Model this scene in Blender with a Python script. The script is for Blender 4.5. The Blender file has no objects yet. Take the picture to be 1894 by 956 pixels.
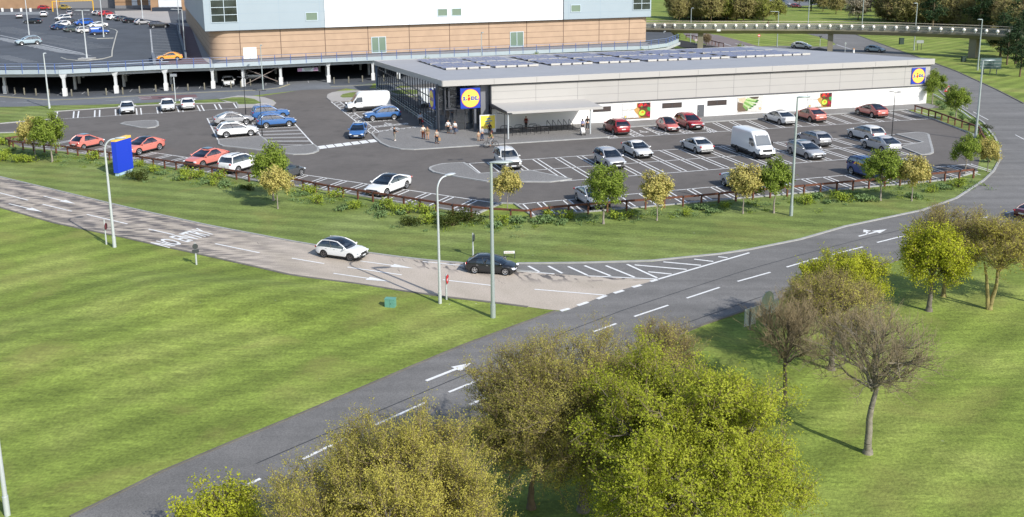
import bpy, math, random
import numpy as np
from mathutils import Vector, Matrix
from mathutils.geometry import delaunay_2d_cdt
random.seed(7); RNG = np.random.default_rng(7)
sc = bpy.context.scene
COL = sc.collection

# ------------------------------------------------------------------ camera
F_, PITCH, ROLL, TH, PX, PY, CAMH = 1778.8, math.radians(12.352), math.radians(.463), math.radians(16.354), 947.0, 306.2, 23.0
_f = Vector((0, math.cos(PITCH), -math.sin(PITCH))); _u = Vector((0, math.sin(PITCH), math.cos(PITCH))); _r = Vector((1, 0, 0))
_r2 = _r*math.cos(ROLL) - _u*math.sin(ROLL); _u2 = _r*math.sin(ROLL) + _u*math.cos(ROLL)
cd = bpy.data.cameras.new('camera'); cam = bpy.data.objects.new('camera', cd); COL.objects.link(cam)
cam.matrix_world = Matrix(((_r2.x, _u2.x, -_f.x, 0), (_r2.y, _u2.y, -_f.y, 0), (_r2.z, _u2.z, -_f.z, CAMH), (0, 0, 0, 1)))
cd.sensor_width = 36; cd.lens = F_/1894*36; cd.shift_y = -(478-PY)/1894
cd.clip_start = .5; cd.clip_end = 3000
sc.camera = cam

# ------------------------------------------------------------------ world, sun, exposure
SUN_EL, SUN_AZ = math.radians(36.5), math.radians(138)          # azimuth clockwise from +Y
w = bpy.data.worlds.new('World'); sc.world = w; w.use_nodes = True
nt = w.node_tree; bg = nt.nodes['Background']; sky = nt.nodes.new('ShaderNodeTexSky')
sky.sky_type = 'NISHITA'; sky.sun_disc = False; sky.sun_elevation = SUN_EL; sky.sun_rotation = SUN_AZ
sky.air_density = 1.0; sky.dust_density = 1.0
nt.links.new(sky.outputs[0], bg.inputs[0]); bg.inputs[1].default_value = .145
sl = bpy.data.lights.new('sun', 'SUN'); sl.energy = 4.2; sl.angle = math.radians(.53); sl.color = (1, .965, .90)
so = bpy.data.objects.new('sun', sl); COL.objects.link(so)
_sd = Vector((math.sin(SUN_AZ)*math.cos(SUN_EL), math.cos(SUN_AZ)*math.cos(SUN_EL), math.sin(SUN_EL)))
so.rotation_euler = _sd.to_track_quat('Z', 'Y').to_euler(); so.location = (60, -60, 80)
sc.view_settings.view_transform = 'Standard'; sc.view_settings.look = 'None'
sc.view_settings.exposure = .3; sc.view_settings.gamma = 1

# ------------------------------------------------------------------ helpers
def at(px, py, z=0.0):
    """world point at height z that the photograph shows at (px, py)"""
    d = _f*F_ + _r2*(px-PX) - _u2*(py-PY)
    t = (z-CAMH)/d.z
    return Vector((d.x*t, d.y*t, z))
def A(pts, z=0.0): return [at(x, y, z) for x, y in pts]
def ppm(px, py, z=0.0):
    P = at(px, py, z); return F_/((P-Vector((0, 0, CAMH))).dot(_f))
def hgt(px, py, ty):
    """height of an upright thing whose foot is at (px,py) and whose top is at row ty"""
    P = at(px, py); lo, hi = 0., 60.
    for i in range(40):
        m = (lo+hi)/2; q = P + Vector((0, 0, m-CAMH)); y = PY - F_*q.dot(_u2)/q.dot(_f)
        if y > ty: lo = m
        else: hi = m
    return lo
OX, OY = 10.9922, 131.7618
UX, UY, VX, VY = math.cos(TH), math.sin(TH), math.sin(TH), -math.cos(TH)
def P(u, w_, z=0.0): return Vector((OX+u*UX+w_*VX, OY+u*UY+w_*VY, z))      # store frame: u along the front wall, w towards the road

def lin(c):
    if isinstance(c, str):
        c = c.lstrip('#'); v = [int(c[i:i+2], 16)/255 for i in (0, 2, 4)]
        return tuple(x/12.92 if x <= .04045 else ((x+.055)/1.055)**2.4 for x in v)
    return tuple(c)
MATS = {}
def M(name, col=(.5, .5, .5), rough=.6, metal=0., coat=0., var=0., vscale=1., bump=0., bscale=20., trans=0., spec=.5, emit=0., stretch=None):
    if name in MATS: return MATS[name]
    m = bpy.data.materials.new(name); m.use_nodes = True; t = m.node_tree; b = t.nodes['Principled BSDF']
    c = lin(col); b.inputs['Base Color'].default_value = (*c, 1); b.inputs['Roughness'].default_value = rough
    b.inputs['Metallic'].default_value = metal; b.inputs['Coat Weight'].default_value = coat; b.inputs['Coat Roughness'].default_value = .06
    b.inputs['Specular IOR Level'].default_value = spec
    if emit: b.inputs['Emission Color'].default_value = (*c, 1); b.inputs['Emission Strength'].default_value = emit
    if var:
        g = t.nodes.new('ShaderNodeNewGeometry'); n = t.nodes.new('ShaderNodeTexNoise'); n.inputs['Scale'].default_value = vscale; n.inputs['Detail'].default_value = 5
        r = t.nodes.new('ShaderNodeValToRGB'); r.color_ramp.elements[0].position = .3; r.color_ramp.elements[1].position = .7
        r.color_ramp.elements[0].color = (*[x*(1-var) for x in c], 1); r.color_ramp.elements[1].color = (*[min(1, x*(1+var)) for x in c], 1)
        if stretch:
            mp = t.nodes.new('ShaderNodeMapping'); mp.inputs['Scale'].default_value = stretch
            t.links.new(g.outputs['Position'], mp.inputs[0]); t.links.new(mp.outputs[0], n.inputs['Vector'])
        else: t.links.new(g.outputs['Position'], n.inputs['Vector'])
        t.links.new(n.outputs[0], r.inputs[0]); t.links.new(r.outputs[0], b.inputs['Base Color'])
    if bump:
        g2 = t.nodes.new('ShaderNodeNewGeometry'); n2 = t.nodes.new('ShaderNodeTexNoise'); n2.inputs['Scale'].default_value = bscale; n2.inputs['Detail'].default_value = 4
        bp = t.nodes.new('ShaderNodeBump'); bp.inputs['Strength'].default_value = bump; bp.inputs['Distance'].default_value = .05
        t.links.new(g2.outputs['Position'], n2.inputs['Vector']); t.links.new(n2.outputs[0], bp.inputs['Height']); t.links.new(bp.outputs[0], b.inputs['Normal'])
    MATS[name] = m; return m

class MB:
    """collects faces; build() links them as ONE mesh object"""
    def __init__(s): s.v = []; s.f = []; s.mi = []; s.uv = None; s.m = 0
    def add(s, vs, fs, mi=None):
        o = len(s.v); s.v += [tuple(v) for v in vs]; s.f += [tuple(i+o for i in f) for f in fs]; s.mi += [s.m if mi is None else mi]*len(fs); return s
    def quad(s, a, b, c, d): return s.add([a, b, c, d], [(0, 1, 2, 3)])
    def poly(s, pts):
        if len(pts) < 7: return s.add(pts, [tuple(range(len(pts)))])
        z = pts[0][2]; r = delaunay_2d_cdt([Vector((p[0], p[1])) for p in pts], [], [list(range(len(pts)))], 1, 1e-5)
        return s.add([(v.x, v.y, z) for v in r[0]], [tuple(f) for f in r[2]])
    def box(s, x0, x1, y0, y1, z0, z1, T=None):
        vs = [Vector((x, y, z)) for z in (z0, z1) for x, y in ((x0, y0), (x1, y0), (x1, y1), (x0, y1))]
        if T is not None: vs = [T @ v if isinstance(T, Matrix) else T(v) for v in vs]
        return s.add(vs, [(3, 2, 1, 0), (4, 5, 6, 7), (0, 1, 5, 4), (1, 2, 6, 5), (2, 3, 7, 6), (3, 0, 4, 7)])
    def prism(s, pts, z0, z1):
        """vertical prism over a flat outline (list of xy)"""
        n = len(pts); a = [(p[0], p[1], z0) for p in pts]; b = [(p[0], p[1], z1) for p in pts]
        ar = sum(pts[i][0]*pts[(i+1) % n][1]-pts[(i+1) % n][0]*pts[i][1] for i in range(n))
        if ar < 0: a.reverse(); b.reverse()
        return s.add(a+b, [tuple(range(n-1, -1, -1)), tuple(range(n, 2*n))]+[(i, (i+1) % n, n+(i+1) % n, n+i) for i in range(n)])
    def tube(s, pts, rad, n=6, cap=True):
        pts = [Vector(p) for p in pts]; k = len(pts); rs = rad if isinstance(rad, (list, tuple)) else [rad]*k
        o = len(s.v); prev = None
        for i, p in enumerate(pts):
            d = (pts[min(i+1, k-1)]-pts[max(i-1, 0)]); d = d.normalized() if d.length > 1e-9 else Vector((0, 0, 1))
            x = d.cross(Vector((0, 0, 1)) if abs(d.z) < .95 else Vector((1, 0, 0))).normalized() if prev is None else (prev-d*prev.dot(d)).normalized()
            prev = x; y = d.cross(x)
            for j in range(n):
                a = 2*math.pi*j/n; s.v.append(tuple(p+(x*math.cos(a)+y*math.sin(a))*rs[i]))
        fs = [(o+i*n+j, o+i*n+(j+1) % n, o+(i+1)*n+(j+1) % n, o+(i+1)*n+j) for i in range(k-1) for j in range(n)]
        if cap: fs += [tuple(o+j for j in range(n-1, -1, -1)), tuple(o+(k-1)*n+j for j in range(n))]
        s.f += fs; s.mi += [s.m]*len(fs); return s
    def bar(s, a, b, wx, wz):
        """rectangular bar between two points"""
        a = Vector(a); b = Vector(b); d = (b-a).normalized(); up = Vector((0, 0, 1)) if abs(d.z) < .95 else Vector((0, 1, 0))
        x = d.cross(up).normalized()*wx/2; y = x.cross(d).normalized()*wz/2
        vs = [p+i*x+j*y for p in (a, b) for i, j in ((-1, -1), (1, -1), (1, 1), (-1, 1))]
        return s.add(vs, [(0, 1, 2, 3), (7, 6, 5, 4), (0, 4, 5, 1), (1, 5, 6, 2), (2, 6, 7, 3), (3, 7, 4, 0)])
    def ribbon(s, pts, wd, z=None, side=0.):
        """flat strip of width wd along a polyline"""
        pts = [Vector(p) for p in pts]; L = []; k = len(pts)
        for i, p in enumerate(pts):
            d = pts[min(i+1, k-1)]-pts[max(i-1, 0)]; d.z = 0; d.normalize(); nrm = Vector((-d.y, d.x, 0)); zz = p.z if z is None else z
            for q in (-.5+side, .5+side): v = p+nrm*q*wd; v.z = zz; L.append(v)
        return s.add(L, [(2*i+1, 2*i, 2*i+2, 2*i+3) for i in range(k-1)])
    def kerb(s, pts, wd, z0, z1, closed=False):
        pts = [Vector(p) for p in pts]; k = len(pts); L = []
        for i, p in enumerate(pts):
            a = pts[(i-1) % k] if closed else pts[max(i-1, 0)]; b = pts[(i+1) % k] if closed else pts[min(i+1, k-1)]
            d = b-a; d.z = 0; d.normalize(); nr = Vector((-d.y, d.x, 0))*wd/2
            L += [(p.x-nr.x, p.y-nr.y, z0), (p.x-nr.x, p.y-nr.y, z1), (p.x+nr.x, p.y+nr.y, z1), (p.x+nr.x, p.y+nr.y, z0)]
        fs = []
        for i in range(k if closed else k-1):
            j = (i+1) % k
            for e in range(3): fs.append((4*i+e, 4*j+e, 4*j+e+1, 4*i+e+1))
        if not closed: fs += [(0, 1, 2, 3), (4*k-1, 4*k-2, 4*k-3, 4*k-4)]
        return s.add(L, fs)
    def lathe(s, prof, n=16, T=None):
        """prof: list of (r, h) turned round the local z axis"""
        o = len(s.v)
        for r, h in prof:
            for j in range(n):
                a = 2*math.pi*j/n; v = Vector((r*math.cos(a), r*math.sin(a), h)); s.v.append(tuple(T @ v if T is not None else v))
        fs = [(o+i*n+j, o+i*n+(j+1) % n, o+(i+1)*n+(j+1) % n, o+(i+1)*n+j) for i in range(len(prof)-1) for j in range(n)]
        s.f += fs; s.mi += [s.m]*len(fs); return s
    def ball(s, c, rx, ry=None, rz=None, n=10, T=None):
        ry = ry or rx; rz = rz or rx; k = max(4, n//2); o = len(s.v)
        for i in range(k+1):
            t = math.pi*i/k
            for j in range(n):
                a = 2*math.pi*j/n; v = Vector((c[0]+rx*math.sin(t)*math.cos(a), c[1]+ry*math.sin(t)*math.sin(a), c[2]-rz*math.cos(t))); s.v.append(tuple(T @ v if T is not None else v))
        fs = [(o+i*n+j, o+i*n+(j+1) % n, o+(i+1)*n+(j+1) % n, o+(i+1)*n+j) for i in range(k) for j in range(n)]
        s.f += fs; s.mi += [s.m]*len(fs); return s
    def build(s, name, mats, parent=None, smooth=False, ang=40, loc=None):
        me = bpy.data.meshes.new(name); me.from_pydata(s.v, [], s.f)
        mats = mats if isinstance(mats, (list, tuple)) else [mats]
        for m in mats: me.materials.append(m)
        if len(mats) > 1: me.polygons.foreach_set('material_index', s.mi)
        if smooth:
            me.polygons.foreach_set('use_smooth', [True]*len(me.polygons)); me.set_sharp_from_angle(angle=math.radians(ang))
        me.update(); o = bpy.data.objects.new(name, me); COL.objects.link(o)
        if parent is not None: o.parent = parent
        if loc is not None: o.location = loc
        return o
def tag(o, label=None, cat=None, group=None, kind=None):
    if label: o['label'] = label
    if cat: o['category'] = cat
    if group: o['group'] = group
    if kind: o['kind'] = kind
    return o
def thing(name, label, cat, loc=(0, 0, 0), rz=0., group=None, scale=1.):
    o = bpy.data.objects.new(name, None); COL.objects.link(o); o.empty_display_size = .3
    o.location = loc; o.rotation_euler = (0, 0, rz); o.scale = (scale,)*3
    return tag(o, label, cat, group)
def copy_tree(o, parent=None):
    c = o.copy(); COL.objects.link(c); c.parent = parent
    for ch in list(o.children): copy_tree(ch, c)
    return c
def place(o, label=None, loc=None, rz=None, scale=None, group=None):
    if label: o['label'] = label
    if group: o['group'] = group
    if loc is not None: o.location = loc
    if rz is not None: o.rotation_euler = (0, 0, rz)
    if scale is not None: o.scale = (scale,)*3
    return o
def struct(name, mb, m, **k): return tag(mb.build(name, m, **k), kind='structure')
class Plane:
    """upright wall frame: s along, n outwards (towards the viewer), z up"""
    def __init__(self, o, d):
        self.o = Vector((o[0], o[1], 0)); self.d = Vector((d[0], d[1], 0)).normalized(); self.n = Vector((self.d.y, -self.d.x, 0))
    def __call__(self, s, n, z): v = self.o+self.d*s+self.n*n; v.z = z; return v
    def box(self, mb, s0, s1, n0, n1, z0, z1): return mb.box(s0, s1, n0, n1, z0, z1, T=lambda v: self(v.x, -v.y, v.z) if False else self(v.x, v.y, v.z))
    def quad(self, mb, s0, s1, z0, z1, n): return mb.quad(self(s0, n, z0), self(s1, n, z0), self(s1, n, z1), self(s0, n, z1))
def text_mesh(txt, bold=0.):
    cu = bpy.data.curves.new('t', 'FONT'); cu.body = txt; cu.offset = bold; cu.resolution_u = 3
    ob = bpy.data.objects.new('t', cu); COL.objects.link(ob)
    dg = bpy.context.evaluated_depsgraph_get(); me = bpy.data.meshes.new_from_object(ob.evaluated_get(dg))
    vs = [tuple(v.co) for v in me.vertices]; fs = [tuple(p.vertices) for p in me.polygons]
    bpy.data.objects.remove(ob); bpy.data.curves.remove(cu); bpy.data.meshes.remove(me)
    xs = [v[0] for v in vs]; ys = [v[1] for v in vs]
    return [((v[0]-min(xs))/(max(xs)-min(xs)), (v[1]-min(ys))/(max(ys)-min(ys))) for v in vs], fs
# ------------------------------------------------------------------ ground materials
def grass_mat(name, c1, c2, c3, stripe=None, dry=.35, mow=-.76):
    m = bpy.data.materials.new(name); m.use_nodes = True; t = m.node_tree; b = t.nodes['Principled BSDF']; N = t.nodes.new; L = t.links.new
    b.inputs['Roughness'].default_value = .85; b.inputs['Specular IOR Level'].default_value = .25
    g = N('ShaderNodeNewGeometry')
    def noise(sc_, det=6, dist=0., mp=None):
        n = N('ShaderNodeTexNoise'); n.inputs['Scale'].default_value = sc_; n.inputs['Detail'].default_value = det; n.inputs['Distortion'].default_value = dist
        if mp:
            k = N('ShaderNodeMapping'); k.inputs['Rotation'].default_value = (0, 0, mp[0]); k.inputs['Scale'].default_value = mp[1]
            L(g.outputs['Position'], k.inputs[0]); L(k.outputs[0], n.inputs['Vector'])
        else: L(g.outputs['Position'], n.inputs['Vector'])
        return n.outputs[0]
    def ramp(s, *el):
        r = N('ShaderNodeValToRGB'); e = r.color_ramp.elements
        while len(e) < len(el): e.new(.5)
        for i, (p, c) in enumerate(el): e[i].position = p; e[i].color = (*lin(c), 1) if not isinstance(c, float) else (c, c, c, 1)
        L(s, r.inputs[0]); return r.outputs[0]
    def mix(f, a, bb, mode='MIX'):
        x = N('ShaderNodeMix'); x.data_type = 'RGBA'; x.blend_type = mode
        if isinstance(f, float): x.inputs[0].default_value = f
        else: L(f, x.inputs[0])
        L(a, x.inputs[6]); L(bb, x.inputs[7]) if not isinstance(bb, tuple) else setattr(x.inputs[7], 'default_value', (*bb, 1))
        return x.outputs[2]
    base = ramp(noise(.12, 5), (.36, c1), (.5, c2), (.64, c3))
    mott = ramp(noise(.6, 10, .8), (.3, .92), (.5, 1.), (.72, 1.08))
    col = mix(1., base, mott, 'MULTIPLY')
    fine = ramp(noise(5.5, 7), (.3, .74), (.7, 1.26)); col = mix(1., col, fine, 'MULTIPLY')
    tus = ramp(noise(1.5, 8, .4, mp=(.9, (.8, 2.2, 1))), (.32, .84), (.5, 1.), (.7, 1.16)); col = mix(1., col, tus, 'MULTIPLY')
    mw = ramp(noise(1., 4, .1, mp=(mow, (.05, 1.5, 1))), (.3, .88), (.5, 1.), (.7, 1.12)); col = mix(1., col, mw, 'MULTIPLY')
    if stripe is not None:
        ang, per = stripe
        wv = N('ShaderNodeTexWave'); wv.wave_type = 'BANDS'; wv.inputs['Scale'].default_value = 1/per*.31; wv.inputs['Distortion'].default_value = 1.8; wv.inputs['Detail'].default_value = 3; wv.inputs['Detail Scale'].default_value = .35
        k = N('ShaderNodeMapping'); k.inputs['Rotation'].default_value = (0, 0, ang); L(g.outputs['Position'], k.inputs[0]); L(k.outputs[0], wv.inputs['Vector'])
        col = mix(1., col, ramp(wv.outputs[0], (.2, .87), (.8, 1.12)), 'MULTIPLY')
    dr = ramp(noise(.16, 8, .6), (.53, 0.), (.68, float(dry))); col = mix(dr, col, lin('#87804a'))
    vo_ = N('ShaderNodeTexVoronoi'); vo_.inputs['Scale'].default_value = .7; L(g.outputs['Position'], vo_.inputs['Vector'])
    sp = ramp(vo_.outputs['Distance'], (.03, 1.), (.06, 0.)); msk = ramp(noise(.11, 4), (.56, 0.), (.66, .75)); mm = N('ShaderNodeMath'); mm.operation = 'MULTIPLY'; L(sp, mm.inputs[0]); L(msk, mm.inputs[1]); col = mix(mm.outputs[0], col, lin('#c9c9b8'))
    L(col, b.inputs['Base Color'])
    bp = N('ShaderNodeBump'); bp.inputs['Strength'].default_value = .5; bp.inputs['Distance'].default_value = .08; L(noise(7., 5), bp.inputs['Height']); L(bp.outputs[0], b.inputs['Normal'])
    MATS[name] = m; return m
GRASS = grass_mat('mown_grass', '#6d7c34', '#78873b', '#858f47', (.81, 3.2), .4)
VERGE = grass_mat('verge_grass', '#647239', '#6e7c3f', '#7a864b', (-1.25, 2.6), .3, .25)
def tarmac(name, col, patch=.14, fine=.3, stain=None, streak=None):
    m = bpy.data.materials.new(name); m.use_nodes = True; t = m.node_tree; b = t.nodes['Principled BSDF']; N = t.nodes.new; L = t.links.new
    b.inputs['Roughness'].default_value = .88; b.inputs['Specular IOR Level'].default_value = .35; c = lin(col)
    g = N('ShaderNodeNewGeometry')
    def nz(s, d, lo, hi, dist=0.):
        n = N('ShaderNodeTexNoise'); n.inputs['Scale'].default_value = s; n.inputs['Detail'].default_value = d; n.inputs['Distortion'].default_value = dist; L(g.outputs['Position'], n.inputs['Vector'])
        r = N('ShaderNodeMapRange'); r.inputs[1].default_value = .3; r.inputs[2].default_value = .7; r.inputs[3].default_value = lo; r.inputs[4].default_value = hi; L(n.outputs[0], r.inputs[0]); return r.outputs[0]
    a = nz(.14, 6, 1-patch, 1+patch, .5); f2 = nz(14., 3, 1-fine, 1+fine); k = nz(1.1, 6, 1-patch*.6, 1+patch*.6)
    m1 = N('ShaderNodeMath'); m1.operation = 'MULTIPLY'; L(a, m1.inputs[0]); L(f2, m1.inputs[1])
    m2 = N('ShaderNodeMath'); m2.operation = 'MULTIPLY'; L(m1.outputs[0], m2.inputs[0]); L(k, m2.inputs[1])
    if streak is not None:
        mp = N('ShaderNodeMapping'); mp.inputs['Rotation'].default_value = (0, 0, streak); mp.inputs['Scale'].default_value = (.025, .75, 1); n = N('ShaderNodeTexNoise'); n.inputs['Scale'].default_value = 1; n.inputs['Detail'].default_value = 4; L(g.outputs['Position'], mp.inputs[0]); L(mp.outputs[0], n.inputs['Vector'])
        r = N('ShaderNodeMapRange'); r.inputs[1].default_value = .3; r.inputs[2].default_value = .7; r.inputs[3].default_value = .86; r.inputs[4].default_value = 1.16; L(n.outputs[0], r.inputs[0]); m3 = N('ShaderNodeMath'); m3.operation = 'MULTIPLY'; L(m2.outputs[0], m3.inputs[0]); L(r.outputs[0], m3.inputs[1]); m2 = m3
    if stain:
        vo_ = N('ShaderNodeTexVoronoi'); vo_.inputs['Scale'].default_value = .3; L(g.outputs['Position'], vo_.inputs['Vector']); r = N('ShaderNodeMapRange'); r.inputs[1].default_value = .08; r.inputs[2].default_value = .3; r.inputs[3].default_value = 1-stain; r.inputs[4].default_value = 1.; L(vo_.outputs['Distance'], r.inputs[0]); m3 = N('ShaderNodeMath'); m3.operation = 'MULTIPLY'; L(m2.outputs[0], m3.inputs[0]); L(r.outputs[0], m3.inputs[1]); m2 = m3
    x = N('ShaderNodeVectorMath'); x.operation = 'SCALE'; x.inputs[0].default_value = c; L(m2.outputs[0], x.inputs[3]); L(x.outputs[0], b.inputs['Base Color'])
    MATS[name] = m; return m
ROADM = tarmac('road_asphalt', '#716f6d', .12, .22, None, -.76)
ACCESSM = tarmac('access_asphalt', '#6b6e72', .12, .2)
PARKM = tarmac('car_park_asphalt', '#645f5b', .11, .18, .16)
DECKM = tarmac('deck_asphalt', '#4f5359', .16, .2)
PAVEM = tarmac('paving', '#7d7b79', .06, .35)
FOOTM = tarmac('footway', '#a39f9b', .06, .15)
KERBM = M('kerb_stone', '#9c9c9a', .8, var=.12, vscale=1.5)
WHITE = M('white_road_paint', (.72, .72, .71), .7, var=.1, vscale=3.)
FADED = M('worn_road_paint', (.42, .43, .45), .8, var=.3, vscale=1.5)
YELL = M('yellow_road_paint', '#b9ad7c', .8, var=.2, vscale=2.)
SEAM = M('bitumen_seam', (.035, .037, .042), .7)

# ------------------------------------------------------------------ ground sheet (gentle mounds in the near lawns)
def mound(x, y):
    def ga(cx, cy, ax, ay, rot, h, p=2.):
        dx, dy = x-cx, y-cy; a, b = dx*math.cos(rot)+dy*math.sin(rot), -dx*math.sin(rot)+dy*math.cos(rot)
        return h*np.exp(-((np.abs(a)/ax)**p+(np.abs(b)/ay)**p))
    c = at(400, 555); z = ga(c.x, c.y, 9., 3.6, -.25, .75, 3.2)
    c = at(120, 640); z = z+ga(c.x, c.y, 8., 5., .2, .35, 2.5)
    return z
xs = np.concatenate([[-1500, -700, -300, -150], np.arange(-80, 81, 1.), [150, 300, 700, 1500]]); ys = np.concatenate([[-300, 0], np.arange(25, 101, 1.), [130, 200, 400, 900, 2200]])
XX, YY = np.meshgrid(xs, ys); ZZ = np.where((YY > 30) & (YY < 98), mound(XX, YY), 0.)
nx, ny = len(xs), len(ys); mb = MB(); mb.v = [tuple(v) for v in np.stack([XX, YY, ZZ], -1).reshape(-1, 3).tolist()]
mb.f = [(j*nx+i, j*nx+i+1, (j+1)*nx+i+1, (j+1)*nx+i) for j in range(ny-1) for i in range(nx-1)]; mb.mi = [0]*len(mb.f)
struct('ground', mb, GRASS, smooth=True, ang=80)

# ------------------------------------------------------------------ roads
Z_MAIN, Z_SLIP, Z_ACC, Z_PARK = .020, .016, .016, .012
up_px = [(130, 957), (218, 914), (300, 872.8), (420, 822), (540, 773), (669.6, 717.6), (760, 679), (854, 640), (940, 608), (1027, 576)]
low_pt = A([(560, 957), (640, 905), (720, 862), (817, 813), (905, 768), (1010, 715), (1110, 674), (1206, 640), (1300, 601), (1406.7, 565), (1512, 530), (1617, 496), (1715, 462), (1800, 436), (1894, 410)])+[Vector((75, 96, 0)), Vector((110, 110, 0))]
junction = A([(1045, 576), (1130, 542), (1217, 517)])
chev = A([(1210, 484), (1260, 478.5), (1330.8, 471), (1385, 463), (1480, 444), (1563.5, 420), (1640, 404), (1705.5, 390), (1769, 367.5), (1819.5, 334.6), (1838, 317), (1849, 297), (1850, 275), (1842, 257), (1819.5, 228), (1781.5, 203), (1755, 185), (1734, 165), (1700, 145), (1640, 122), (1590, 108), (1545, 98), (1500, 93), (1400, 86)])
far = A([(1440, 84.5), (1490, 86), (1533, 86), (1546, 82), (1538, 76), (1515, 68), (1490, 62), (1460, 56), (1420, 50), (1450, 42), (1500, 46), (1545, 54)])
right = A([(1584, 64.6), (1642, 86), (1693, 104), (1730, 117.5), (1769, 132), (1845, 167), (1894, 192)])+[Vector((84, 128, 0)), Vector((110, 122, 0))]
mb = MB(); pts = [Vector((-22.5, 31.5, 0))]+A(up_px)+junction+chev+far+right+low_pt[::-1]+[Vector((-12, 30, 0))]
for p in pts: p.z = Z_MAIN
mb.poly(pts); struct('main_road', mb, ROADM)

# slip road in worn concrete: strip with its own length/width coordinates
su = [(0, 327.6), (60, 342), (126.7, 358), (190, 373.5), (253.4, 388.4), (317, 402.5), (380, 416.3), (430, 426), (480, 435.3), (540, 446.9), (610, 458.5), (682, 468.4), (730, 475), (780.7, 481), (820, 484.5), (856.8, 487.4)]
sl_ = [(0, 383.4), (50, 398), (101.4, 412.5), (165, 426), (228, 439), (290, 453), (354.8, 467), (418, 481), (480, 494.9), (540, 509), (605, 517.5), (666.7, 525.4), (745, 538), (826.4, 549.5), (925, 561), (1035, 575.5)]
top_, bot_ = A(su), A(sl_)
d0 = (top_[0]-top_[1]).normalized(); top_.insert(0, top_[0]+d0*25); d0 = (bot_[0]-bot_[1]).normalized(); bot_.insert(0, bot_[0]+d0*25)
top_ += A([(957, 501.5), (1086, 510.5), (1217, 517.5)]); bot_ += A([(1060, 573), (1135, 545.5), (1217.2, 518)])
def slip_mat():
    m = bpy.data.materials.new('worn_concrete'); m.use_nodes = True; t = m.node_tree; b = t.nodes['Principled BSDF']; N = t.nodes.new; L = t.links.new
    b.inputs['Roughness'].default_value = .85; b.inputs['Specular IOR Level'].default_value = .3
    uv = N('ShaderNodeUVMap'); sx = N('ShaderNodeSeparateXYZ'); L(uv.outputs[0], sx.inputs[0]); u_, v_ = sx.outputs[0], sx.outputs[1]
    def math_(op, a, c, cl=False):
        n = N('ShaderNodeMath'); n.operation = op; n.use_clamp = cl
        for i, q in enumerate((a, c)):
            if q is None: continue
            if isinstance(q, (int, float)): n.inputs[i].default_value = q
            else: L(q, n.inputs[i])
        return n.outputs[0]
    def nz(scx, scy, det, dist=0.):
        mp = N('ShaderNodeMapping'); mp.inputs['Scale'].default_value = (scx, scy, 1); L(uv.outputs[0], mp.inputs[0])
        n = N('ShaderNodeTexNoise'); n.inputs['Scale'].default_value = 1; n.inputs['Detail'].default_value = det; n.inputs['Distortion'].default_value = dist; L(mp.outputs[0], n.inputs['Vector']); return n.outputs[0]
    def smooth(x, a, c, lo=0., hi=1.):
        r = N('ShaderNodeMapRange'); r.interpolation_type = 'SMOOTHSTEP'; r.inputs[1].default_value = a; r.inputs[2].default_value = c; r.inputs[3].default_value = lo; r.inputs[4].default_value = hi; L(x, r.inputs[0]); return r.outputs[0]
    # v 0..1 across; dark bituminous bands left where the concrete is worn, frayed by cross grooves
    gp = N('ShaderNodeNewGeometry')
    def wz(scx, scy, det):
        mp = N('ShaderNodeMapping'); mp.inputs['Scale'].default_value = (scx, scy, 1); L(gp.outputs['Position'], mp.inputs[0])
        n = N('ShaderNodeTexNoise'); n.inputs['Scale'].default_value = 1; n.inputs['Detail'].default_value = det; L(mp.outputs[0], n.inputs['Vector']); return n.outputs[0]
    fray = math_('ADD', math_('MULTIPLY', math_('SUBTRACT', wz(.07, 4.6, 2), .5), .62), math_('MULTIPLY', math_('SUBTRACT', nz(.16, .4, 4), .5), .10))
    vv = math_('ADD', v_, fray)
    tot = None
    for c, wd in ((.15, .07), (.38, .035), (.60, .06), (.87, .08)):
        d = math_('ABSOLUTE', math_('SUBTRACT', vv, c), None); s = smooth(d, wd*.8, wd*1.1, 1., 0.); tot = s if tot is None else math_('MAXIMUM', tot, s)
    groove = math_('MULTIPLY', smooth(wz(.16, 2.6, 3), .56, .61), smooth(nz(.3, 3., 3), .45, .58)); tot = math_('MAXIMUM', tot, math_('MULTIPLY', groove, .7))
    fade = smooth(u_, 50., 76., 1., .0); keep = smooth(nz(.5, 6, 3), .3, .55, .7, 1.); tot = math_('MULTIPLY', math_('MULTIPLY', tot, fade), keep)
    # cracks further along
    crk = math_('MULTIPLY', smooth(nz(2.6, 4., 4, 1.2), .655, .70), smooth(u_, 55., 64.)); crk = math_('MULTIPLY', crk, smooth(v_, .38, .5)); crk = math_('MULTIPLY', crk, smooth(nz(.35, 2., 2), .45, .6))
    tot = math_('MAXIMUM', tot, math_('MULTIPLY', crk, .9))
    endp = math_('MULTIPLY', smooth(nz(1.4, 5., 5), .5, .58), math_('MULTIPLY', smooth(u_, 76., 80.), smooth(v_, .62, .9))); tot = math_('MAXIMUM', tot, endp)
    c1 = N('ShaderNodeMix'); c1.data_type = 'RGBA'; L(smooth(nz(.3, 2., 6), .3, .7), c1.inputs[0]); c1.inputs[6].default_value = (*lin('#aba092'), 1); c1.inputs[7].default_value = (*lin('#b9ada0'), 1)
    c2 = N('ShaderNodeMix'); c2.data_type = 'RGBA'; L(math_('MULTIPLY', tot, .95), c2.inputs[0]); L(c1.outputs[2], c2.inputs[6]); c2.inputs[7].default_value = (*lin('#5b5757'), 1)
    fn = N('ShaderNodeMix'); fn.data_type = 'RGBA'; fn.blend_type = 'MULTIPLY'; fn.inputs[0].default_value = 1.; L(c2.outputs[2], fn.inputs[6])
    f3 = smooth(nz(9., 90., 3), .3, .7, .86, 1.12); L(f3, fn.inputs[7]); L(fn.outputs[2], b.inputs['Base Color'])
    return m
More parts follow.
